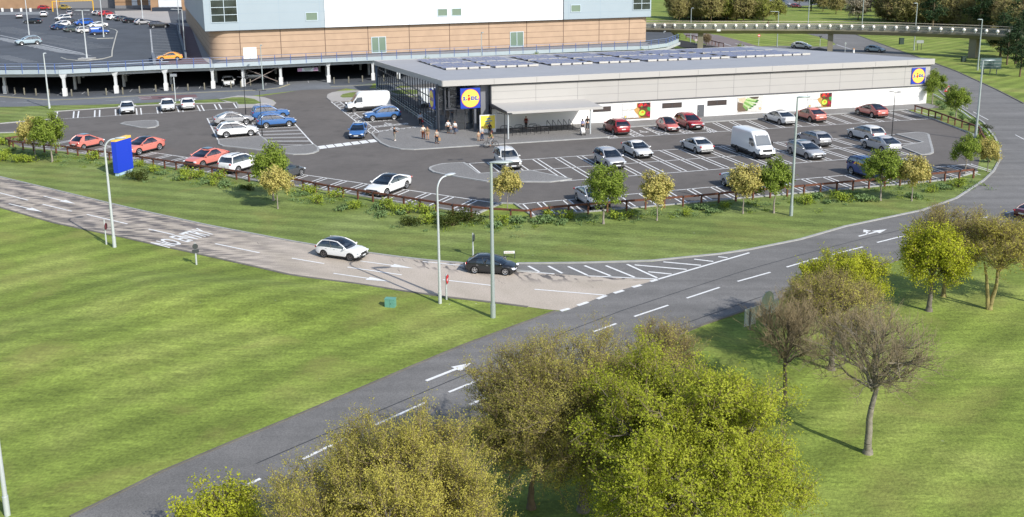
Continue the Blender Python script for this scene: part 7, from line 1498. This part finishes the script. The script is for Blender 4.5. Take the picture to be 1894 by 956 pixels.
for q in (Vector((0, 0, 0)), w_): mb = MB(); mb.tube([q, q+Vector((0, 0, 3.6))], .2, 6); mb.build('post', YM, t)
mb = MB(); mb.tube([Vector((0, 0, 3.6)), w_+Vector((0, 0, 3.6))], .16, 6); mb.build('crossbar', YM, t)
wb_ = []
for k in range(4):
    p = at(5+k*17.3, 22.5, DZ); t = thing('marker_post', 'short white marker post on the grey deck parapet', 'marker post', (p.x, p.y, DZ), 0, 'white marker posts on the deck'); mb = MB(); mb.box(-.35, .35, -.1, .1, .2, 1.5); mb.build('plate', SW, t); mb = MB(); mb.box(-.06, .06, -.05, .05, 0, .2); mb.build('leg', BACK, t)
p0_, p1_ = at(-20, 27.5, DZ), at(90, 26.5, DZ); t = thing('deck_barrier', 'long low grey barrier wall crossing the deck behind the silver cars', 'barrier', (p0_.x, p0_.y, DZ)); mb = MB(); d_ = p1_-p0_; mb.bar((0, 0, .45), (d_.x, d_.y, .45), .3, .9); mb.build('wall', M('barrier_grey', '#7b8087', .7), t)

# ------------------------------------------------------------------ timber bollards along the access road
WB = M('weathered_bollard', '#6e6a5c', .85, var=.2, vscale=4.); first = None
for px, py in [(28, 174), (45.5, 175), (67, 176.5), (91, 177.5), (133, 178), (163.5, 177), (197, 176), (227.5, 174.5), (258.5, 172), (288.5, 169.5), (319, 168), (348, 167.5), (378.5, 165.5), (427.5, 163), (446, 161.8), (463.5, 158), (510.5, 154.8), (618, 154.8), (645, 153.5), (670.5, 151.5)]:
    p = at(px, py)
    if first is None: mb = MB(); mb.tube([(0, 0, 0), (0, 0, 1.15), (0, 0, 1.22)], [.13, .12, .07], 8); first = mb.build('bollard', WB, smooth=True); o = first; tag(o, 'weathered timber bollard on the kerb below the car park deck', 'bollard', 'timber bollards along the deck')
    else: o = first.copy(); COL.objects.link(o)
    o.location = p
# ------------------------------------------------------------------ cycle stands under the canopy
def hoop(kind):
    t = thing('cycle_stand', None, 'cycle stand'); mb = MB()
    if kind == 0: mb.tube([(-.5, 0, 0), (-.5, 0, .68), (-.4, 0, .78), (.4, 0, .78), (.5, 0, .68), (.5, 0, 0)], .03, 6)
    else: mb.tube([(0, -.75, 0), (0, -.75, .62), (0, -.62, .74), (0, .3, 1.0), (0, .45, 1.08), (0, .6, .96), (0, .6, 0)], .03, 6)
    mb.build('hoop', BLACKM, t); mb = MB()
    if kind == 0: mb.bar((-.5, 0, .42), (.5, 0, .42), .03, .03); mb.bar((-.36, 0, .81), (.36, 0, .81), .05, .03)
    else: mb.bar((0, -.75, .4), (0, .6, .4), .03, .03)
    mb.build('cross_rail', BLACKM, t)
    if kind: mb = MB(); mb.box(-.07, .07, -.05, .05, .66, .82); mb.build('reflector', SW, t)
    return t
H0, H1 = hoop(0), hoop(1); f0 = f1 = True
for r in range(4):
    for c in range(3):
        o = H0 if f0 else copy_tree(H0); f0 = False; place(o, 'low black hoop cycle stand under the flat canopy', P(-13.2+c*1.95+r*.22, 2.6+r*1.05, .1), RU, 1.05, 'low cycle hoops under the canopy')
for k in range(5):
    o = H1 if f1 else copy_tree(H1); f1 = False; place(o, 'tall bent black cycle stand with white reflector under the canopy', P(-7.3+k*.78, 3.3, .1), RU, 1.15, 'tall cycle stands under the canopy')

# ------------------------------------------------------------------ people
SKIN = M('skin', '#b98a6c', .6); SKIND = M('skin_dark', '#6b4630', .6); HAIRM = {'dark': M('dark_hair', (.018, .012, .01), .7), 'brown': M('brown_hair', (.09, .045, .02), .7), 'grey': M('grey_hair', (.3, .29, .28), .7)}
def skin_obj(name, verts, edges, radii, mat, par, sub=1, root=0):
    me = bpy.data.meshes.new(name); me.from_pydata([tuple(v) for v in verts], edges, []); ob = bpy.data.objects.new(name, me); COL.objects.link(ob)
    sm = ob.modifiers.new('s', 'SKIN'); sm.use_smooth_shade = True
    for i, r in enumerate(radii): me.skin_vertices[0].data[i].radius = (r, r) if not isinstance(r, tuple) else r
    me.skin_vertices[0].data[root].use_root = True
    if sub: ss_ = ob.modifiers.new('u', 'SUBSURF'); ss_.levels = ss_.render_levels = sub
    dg = bpy.context.evaluated_depsgraph_get(); nm = bpy.data.meshes.new_from_object(ob.evaluated_get(dg)); bpy.data.objects.remove(ob); bpy.data.meshes.remove(me)
    nm.materials.clear(); nm.materials.append(mat); o = bpy.data.objects.new(name, nm); COL.objects.link(o); o.parent = par; return o
def person(label, loc, rz, h=1.78, top=None, legs=None, hair='dark', skin=None, stride=.12, armL=(.05, .0), armR=(-.05, .0), dress=False, long_hair=False, coat=False, shoe=None, sit=False, bend=0., female=False):
    """h total height; faces +x. arm = (forward swing of the hand, bend of the elbow)"""
    t = thing('person', label, 'person', loc, rz); s = h/1.78; skin = skin or SKIN; V, E, Rr = [], [], []
    def v(x, y, z, r, to=None): V.append(Vector((x+bend*max(0, z-.9), y, z))*s); Rr.append(r*s); i = len(V)-1; E.append((to, i)) if to is not None else None; return i
    sw = .18 if female else .205; pel = v(0, 0, .93, .13); wa = v(0, 0, 1.1, .115, pel); ch = v(0, 0, 1.32, .145, wa); nk = v(0, 0, 1.49, .06, ch); hd = v(.01, 0, 1.585, .082, nk); hd2 = v(.015, 0, 1.66, .095, hd); v(.01, 0, 1.74, .06, hd2)
    hands = []
    for sy, (fw, be) in ((1, armL), (-1, armR)):
        sh = v(0, sy*sw, 1.40, .062, ch); el = v(fw*.35-.02, sy*(sw+.07), 1.13, .046, sh); w_ = v(fw+be*.25, sy*(sw+.07-be*.08), .9+be*.26, .032, el); pm_ = v(fw*1.15+be*.32, sy*(sw+.07-be*.1), .83+be*.28, .034, w_); hands.append(V[pm_].copy())
        dx, dz = (.06, -.02) if be > .4 else (.012, -.065)
        for k, ln_ in enumerate((.8, 1., .95, .75)): a = v(fw*1.15+be*.32+dx*.8+(.03-k*.02)*(0 if be > .4 else 1), sy*(sw+.07-be*.1)+(k-1.5)*.018*(1 if be > .4 else .3), .83+be*.28+dz*.8, .011, pm_); v(fw*1.15+be*.32+dx*(.8+ln_)+(.03-k*.02)*(0 if be > .4 else 1)+.008, sy*(sw+.07-be*.1)+(k-1.5)*.018*(1 if be > .4 else .3)-sy*.01, .83+be*.28+dz*(.8+ln_), .009, a)
        v(fw*1.15+be*.32+.045, sy*(sw+.045-be*.1), .83+be*.28-.005, .011, pm_)
    for sy, st in ((1, stride), (-1, -stride)):
        hp = v(0, sy*.095, .88, .1, pel); kn = v(st*.6+.03, sy*.1, .5, .066, hp); an = v(st, sy*.1, .09, .043, kn); ft = v(st+.1, sy*.105, .045, .04, an); v(st+.19, sy*.11, .035, .03, ft); v(st-.05, sy*.1, .045, .036, an)
    body = skin_obj('body', V, E, Rr, skin, t, 1, pel)
    def cl(name, pts, mat, sub=1):
        W_, E2, R2 = [], [], []
        for x, y, z, r, to in pts: W_.append(Vector((x+bend*max(0, z-.9), y, z))*s); R2.append(r*s); E2.append((to, len(W_)-1)) if to is not None else None
        return skin_obj(name, W_, E2, R2, mat, t, sub)
    tp = [(0, 0, 1.0 if not coat else .8, .15 if not coat else .17, None), (0, 0, 1.15, .14, 0), (0, 0, 1.33, .165, 1), (0, 0, 1.44, .1, 2)]
    for sy, (fw, be) in ((1, armL), (-1, armR)): n = len(tp); tp += [(0, sy*(sw+.005), 1.40, .08, 2), (fw*.35-.02, sy*(sw+.07), 1.13, .064, n), (fw*.8+be*.2, sy*(sw+.07-be*.07), .96+be*.2, .05, n+1)]
    cl('coat' if coat else 'top', tp, top)
    if dress: cl('skirt', [(0, 0, 1.05, .14, None), (0, 0, .9, .17, 0), (.0, 0, .6, .17, 1)], top)
    if legs and not dress: cl('trousers', [(0, 0, .98, .14, None), (0, .095, .88, .115, 0), (stride*.6+.03, .1, .5, .086, 1), (stride*.95, .1, .13, .07, 2), (0, -.095, .88, .115, 0), (-stride*.6+.03, -.1, .5, .086, 4), (-stride*.95, -.1, .13, .07, 5)], legs)
    for sy, st in ((1, stride), (-1, -stride)): mb = MB(); mb.ball(((st+.06)*s, sy*.105*s, .05*s), .15*s, .055*s, .055*s, 8); mb.build('shoe', shoe or M('dark_shoe', (.03, .028, .026), .6), t, smooth=True)
    hx = (bend*.75+.0)*s; mb = MB(); mb.ball((hx-.02*s, 0, 1.69*s), .108*s, .1*s, .1*s, 10)
    if long_hair: mb.ball((hx-.075*s, 0, 1.54*s), .055*s, .095*s, .17*s, 8)
    mb.build('hair', HAIRM[hair], t, smooth=True)
    mb = MB(); hx2 = hx+.105*s; mb.ball((hx2, 0, 1.625*s), .02*s, .014*s, .026*s, 6); mb.build('nose', skin, t, smooth=True)
    for sy in (-1, 1): mb = MB(); mb.ball((hx+.098*s, sy*.034*s, 1.655*s), .012*s, .012*s, .008*s, 6); mb.build('eye', M('eye_dark', (.02, .018, .016), .3), t); mb = MB(); mb.ball((hx+.01*s, sy*.1*s, 1.635*s), .022*s, .012*s, .032*s, 6); mb.build('ear', skin, t)
    mb = MB(); mb.ball((hx+.1*s, 0, 1.575*s), .01*s, .026*s, .007*s, 6); mb.build('mouth', M('lip', '#8d4a42', .5), t)
    return t, [t.matrix_basis @ h_ if False else Vector(loc)+Matrix.Rotation(rz, 3, 'Z') @ h_ for h_ in hands]
def cth(n, c): return M('cloth_'+n, c, .85)
def bag(label, pos, mat, sx=.16, sy=.09, sz=.3, rz=0.):
    t = thing('bag', label, 'bag', pos, rz); mb = MB(); mb.add([(x*k, y*k, z) for z, k in ((-sz-.16, 1.05), (-.18, 1.), (-.14, .8)) for x, y in ((-sx, -sy), (sx, -sy), (sx, sy), (-sx, sy))], [(3, 2, 1, 0)]+[(a*4+i, a*4+(i+1) % 4, a*4+4+(i+1) % 4, a*4+4+i) for a in (0, 1) for i in range(4)]+[(8, 9, 10, 11)]); mb.build('body', mat, t)
    mb = MB(); mb.tube([(-sx*.5, 0, -.15), (-sx*.4, 0, -.02), (sx*.4, 0, -.02), (sx*.5, 0, -.15)], .012, 5); mb.build('handle', mat, t); return t
def pp(px, py): p = at(px, py, .1); return Vector((p.x, p.y, .1))
WT, BKc, DN, TN = cth('white', '#d9d6d2'), cth('black', (.014, .014, .016)), cth('denim', '#2c3a56'), cth('tan', '#8a6f50')
person('man in black jacket and grey trousers looking at his phone on the plaza', pp(730, 260), .5, 1.85, BKc, cth('grey_beige', '#8f8a80'), armL=(.12, .9), armR=(.12, .9), stride=.04, shoe=WT)
person('man in white jacket and rust orange trousers walking beside a woman in tan', pp(783, 257), -1.3, 1.85, cth('cream', '#d3cabb'), cth('rust', '#8e3f14'), stride=.14)
person('woman in a tan dress walking beside the man in orange trousers', pp(791, 258.5), -1.2, 1.74, cth('khaki_tan', '#7d6a4e'), None, 'brown', dress=True, long_hair=True, female=True, stride=.1)
_, hs = person('person in pale patterned top and dark trousers carrying a tan shopping bag', pp(808, 265.5), -.9, 1.82, cth('pale_pattern', '#a69c90'), cth('navy', '#1c2230'), stride=.12); bag('tan shopping bag held by the person in the pale top', hs[0], cth('tan_bag', '#b08a5e'), .2, .12, .34)
_, hs = person('man in pale blue shirt and black trousers walking along the glass wall', pp(778, 231.5), 1.9, 1.82, cth('pale_blue', '#9aa6b8'), BKc, stride=.14); bag('red bag held by the man in the pale blue shirt', hs[1], cth('red_bag', '#a81c24'), .13, .08, .26)
person('person in white T-shirt and dark trousers in front of the entrance', pp(829, 246.5), -1.4, 1.82, WT, cth('charcoal', '#22252b'), stride=.08)
person('small child in pale clothes between two adults at the entrance', pp(834.5, 247), -1.4, 1.2, cth('pale_grey', '#b4b4b6'), cth('blue_grey', '#5b6472'), 'brown', stride=.05)
_, hs = person('woman in white cardigan and blue jeans at the entrance', pp(841.5, 247.5), -1.6, 1.74, WT, DN, 'brown', long_hair=True, female=True, stride=.08); bag('grey blue bag held by the woman in the white cardigan', hs[0], cth('slate_bag', '#4c566a'), .2, .13, .32)
person('child in beige clothes holding still near the yellow notice board', pp(885, 261), 2.2, 1.3, cth('beige', '#b39d84'), cth('beige2', '#a89078'), 'brown', stride=.05)
person('man in grey T-shirt and blue jeans beside the beige-clad child', pp(892, 260), 2.6, 1.85, cth('light_grey', '#a7a6a6'), DN, stride=.1)
_, hs = person('woman in long black coat standing under the yellow notice board', pp(906, 250.5), -1.2, 1.75, BKc, BKc, long_hair=True, female=True, coat=True, skin=SKIND, stride=.05); bag('dark red bag held by the woman in the black coat', hs[0], cth('wine_bag', '#7a1620'), .13, .08, .24)
person('woman in rust red coat standing behind the cycle stands', pp(973, 238), -1.5, 1.72, cth('rust_coat', '#6a1d12'), BKc, 'brown', long_hair=True, female=True, coat=True, stride=.04)
person('man in black jacket and dark jeans at the canopy post', pp(1086.5, 240), -1.35, 1.85, BKc, cth('dark_denim', '#2a333c'), stride=.12, shoe=WT)
_, hs = person('woman in lilac top pushing a white pushchair under the canopy', pp(1077.5, 242.5), -1.35, 1.66, cth('lilac', '#8d8fb0'), BKc, long_hair=True, female=True, armL=(.3, .55), armR=(.3, .55), stride=.12)
# white pushchair
pc = pp(1077.8, 250); t = thing('pushchair', 'white pushchair pushed by the woman in lilac', 'pushchair', pc, -1.35)
mb = MB(); mb.add([(x, y, z) for x, z in ((-.25, .35), (.25, .3), (.35, .55), (-.1, 1.0), (-.3, .95)) for y in (-.24, .24)], [(0, 1, 3, 2), (2, 3, 5, 4), (4, 5, 7, 6), (6, 7, 9, 8), (8, 9, 1, 0), (0, 2, 4, 6, 8), (1, 9, 7, 5, 3)]); mb.build('seat_shell', WT, t)
for x in (-.28, .3):
    for y in (-.24, .24): mb = MB(); mb.lathe([(.12, -.03), (.14, 0), (.12, .03)], 12, Matrix.Translation((x, y, .14)) @ Matrix.Rotation(math.pi/2, 4, 'X')); mb.build('wheel', TYRE, t)
mb = MB()
for y in (-.24, .24): mb.tube([(.3, y, .14), (-.05, y, .5), (-.45, y, 1.02)], .018, 5); mb.tube([(-.28, y, .14), (.1, y, .45)], .018, 5)
mb.tube([(-.45, -.24, 1.02), (-.45, .24, 1.02)], .02, 5); mb.build('frame', BLACKM, t)
# cyclist on the kerb line
bp_ = at(908, 273.5); hb_ = at(885, 276)-at(931, 273.5); bz = math.atan2(hb_.y, hb_.x); S_ = 1.12
t = thing('bicycle', 'black town bicycle ridden along the kerb in front of the plaza', 'bicycle', (bp_.x, bp_.y, .02), bz, None, S_)
for x in (-.52, .54):
    T_ = Matrix.Translation((x, 0, .35)) @ Matrix.Rotation(math.pi/2, 4, 'X'); mb = MB(); mb.lathe([(.33, -.02), (.355, 0), (.33, .02), (.315, 0), (.33, -.02)], 24, T_); q = mb.build('wheel', TYRE, t)
    mb = MB()
    for k in range(10): a = math.pi*k/10; mb.tube([T_ @ Vector((.32*math.cos(a), .32*math.sin(a), 0)), T_ @ Vector((-.32*math.cos(a), -.32*math.sin(a), 0))], .004, 3)
    mb.build('spokes', CHROME, q)
mb = MB()
for a, b in (((-.52, 0, .35), (-.08, 0, .32)), ((-.52, 0, .35), (-.2, 0, .8)), ((-.08, 0, .32), (-.22, 0, .9)), ((-.08, 0, .32), (.36, 0, .72)), ((-.17, 0, .6), (.34, 0, .84)), ((.54, 0, .35), (.34, 0, .95))): mb.tube([a, b], .02, 6)
mb.build('frame', BLACKM, t); mb = MB(); mb.ball((-.24, 0, .93), .13, .08, .04, 8); mb.build('saddle', TRIM, t); mb = MB(); mb.tube([(.3, 0, .95), (.33, 0, 1.05)], .018, 6); mb.tube([(.22, -.27, 1.1), (.34, -.2, 1.06), (.33, 0, 1.05), (.34, .2, 1.06), (.22, .27, 1.1)], .015, 6); mb.build('handlebar', BLACKM, t)
mb = MB(); mb.tube([(-.08, -.1, .32), (-.08, .1, .32)], .03, 6); mb.box(.02, .14, .08, .2, .2, .23); mb.box(-.3, -.18, -.2, -.08, .41, .44); mb.build('pedal_crank', CHROME, t)
mb = MB(); mb.box(-.62, -.3, -.07, .07, .74, .76); mb.tube([(-.6, .06, .74), (-.52, .06, .36)], .008, 4); mb.tube([(-.6, -.06, .74), (-.52, -.06, .36)], .008, 4); mb.build('carrier', BLACKM, t)
# rider: one continuous body astride the saddle
r_ = thing('person', 'cyclist in olive jacket and grey trousers riding the black bicycle', 'person', (bp_.x, bp_.y, .02), bz, None, S_)
V, E, Rr = [], [], []
def v(x, y, z, r, to=None): V.append((x, y, z)); Rr.append(r); E.append((to, len(V)-1)) if to is not None else None; return len(V)-1
pe = v(-.22, 0, 1.04, .13); wa = v(-.18, 0, 1.2, .115, pe); ch = v(-.1, 0, 1.4, .14, wa); nk = v(-.05, 0, 1.55, .058, ch); h1 = v(-.03, 0, 1.64, .08, nk); h2 = v(-.02, 0, 1.71, .094, h1); v(-.03, 0, 1.79, .06, h2)
RIDE = []
for sy in (1, -1):
    sh = v(-.08, sy*.2, 1.46, .06, ch); el = v(.06, sy*.27, 1.24, .045, sh); wr = v(.2, sy*.26, 1.15, .032, el); pm_ = v(.26, sy*.25, 1.13, .034, wr)
    for k in range(4): a = v(.31, sy*.25+(k-1.5)*.018, 1.14, .011, pm_); v(.33, sy*.25+(k-1.5)*.018, 1.10, .009, a)
    v(.25, sy*.22, 1.12, .011, pm_)
    hp = v(-.2, sy*.1, 1.0, .1, pe); kn = v(.16 if sy > 0 else .1, sy*.12, .72 if sy > 0 else .86, .065, hp); an = v(.06 if sy > 0 else -.24, sy*.13, .3 if sy > 0 else .53, .042, kn); v(.18 if sy > 0 else -.14, sy*.13, .25 if sy > 0 else .47, .032, an)
skin_obj('body', V, E, Rr, SKIN, r_, 1, pe)
skin_obj('jacket', [(-.21, 0, 1.08), (-.17, 0, 1.22), (-.1, 0, 1.41), (-.07, 0, 1.5), (-.08, .2, 1.46), (.06, .27, 1.24), (.17, .26, 1.17), (-.08, -.2, 1.46), (.06, -.27, 1.24), (.17, -.26, 1.17)], [(0, 1), (1, 2), (2, 3), (2, 4), (4, 5), (5, 6), (2, 7), (7, 8), (8, 9)], [.15, .135, .16, .095, .078, .062, .048, .078, .062, .048], cth('olive', '#7d7645'), r_)
skin_obj('trousers', [(-.22, 0, 1.05), (-.2, .1, 1.0), (.16, .12, .72), (.065, .13, .36), (-.2, -.1, 1.0), (.1, -.12, .86), (-.21, -.13, .57)], [(0, 1), (1, 2), (2, 3), (0, 4), (4, 5), (5, 6)], [.14, .115, .082, .062, .115, .082, .062], cth('grey_trouser', '#8d8d8f'), r_)
mb = MB(); mb.ball((-.05, 0, 1.74), .108, .1, .1, 10); mb.build('hair', HAIRM['brown'], r_, smooth=True)
for sy, x, z in ((1, .12, .26), (-1, -.19, .48)): mb = MB(); mb.ball((x, sy*.13, z), .14, .05, .05, 8); mb.build('shoe', M('tan_shoe', '#6a4426', .6), r_, smooth=True)
for sy in (-1, 1): mb = MB(); mb.ball((.068, sy*.034, 1.72), .012, .012, .008, 6); mb.build('eye', MATS['eye_dark'], r_)
mb = MB(); mb.ball((.078, 0, 1.69), .02, .014, .026, 6); mb.build('nose', SKIN, r_); mb = MB(); mb.ball((.07, 0, 1.645), .01, .026, .007, 6); mb.build('mouth', MATS['lip'], r_)
# walker on the footbridge
q = path[3].lerp(path[4], .02); person('person in dark clothes and orange cap on the footbridge', Vector((q.x, q.y+1.2, 5.42)), 1.2, 1.8, BKc, BKc, stride=.12)
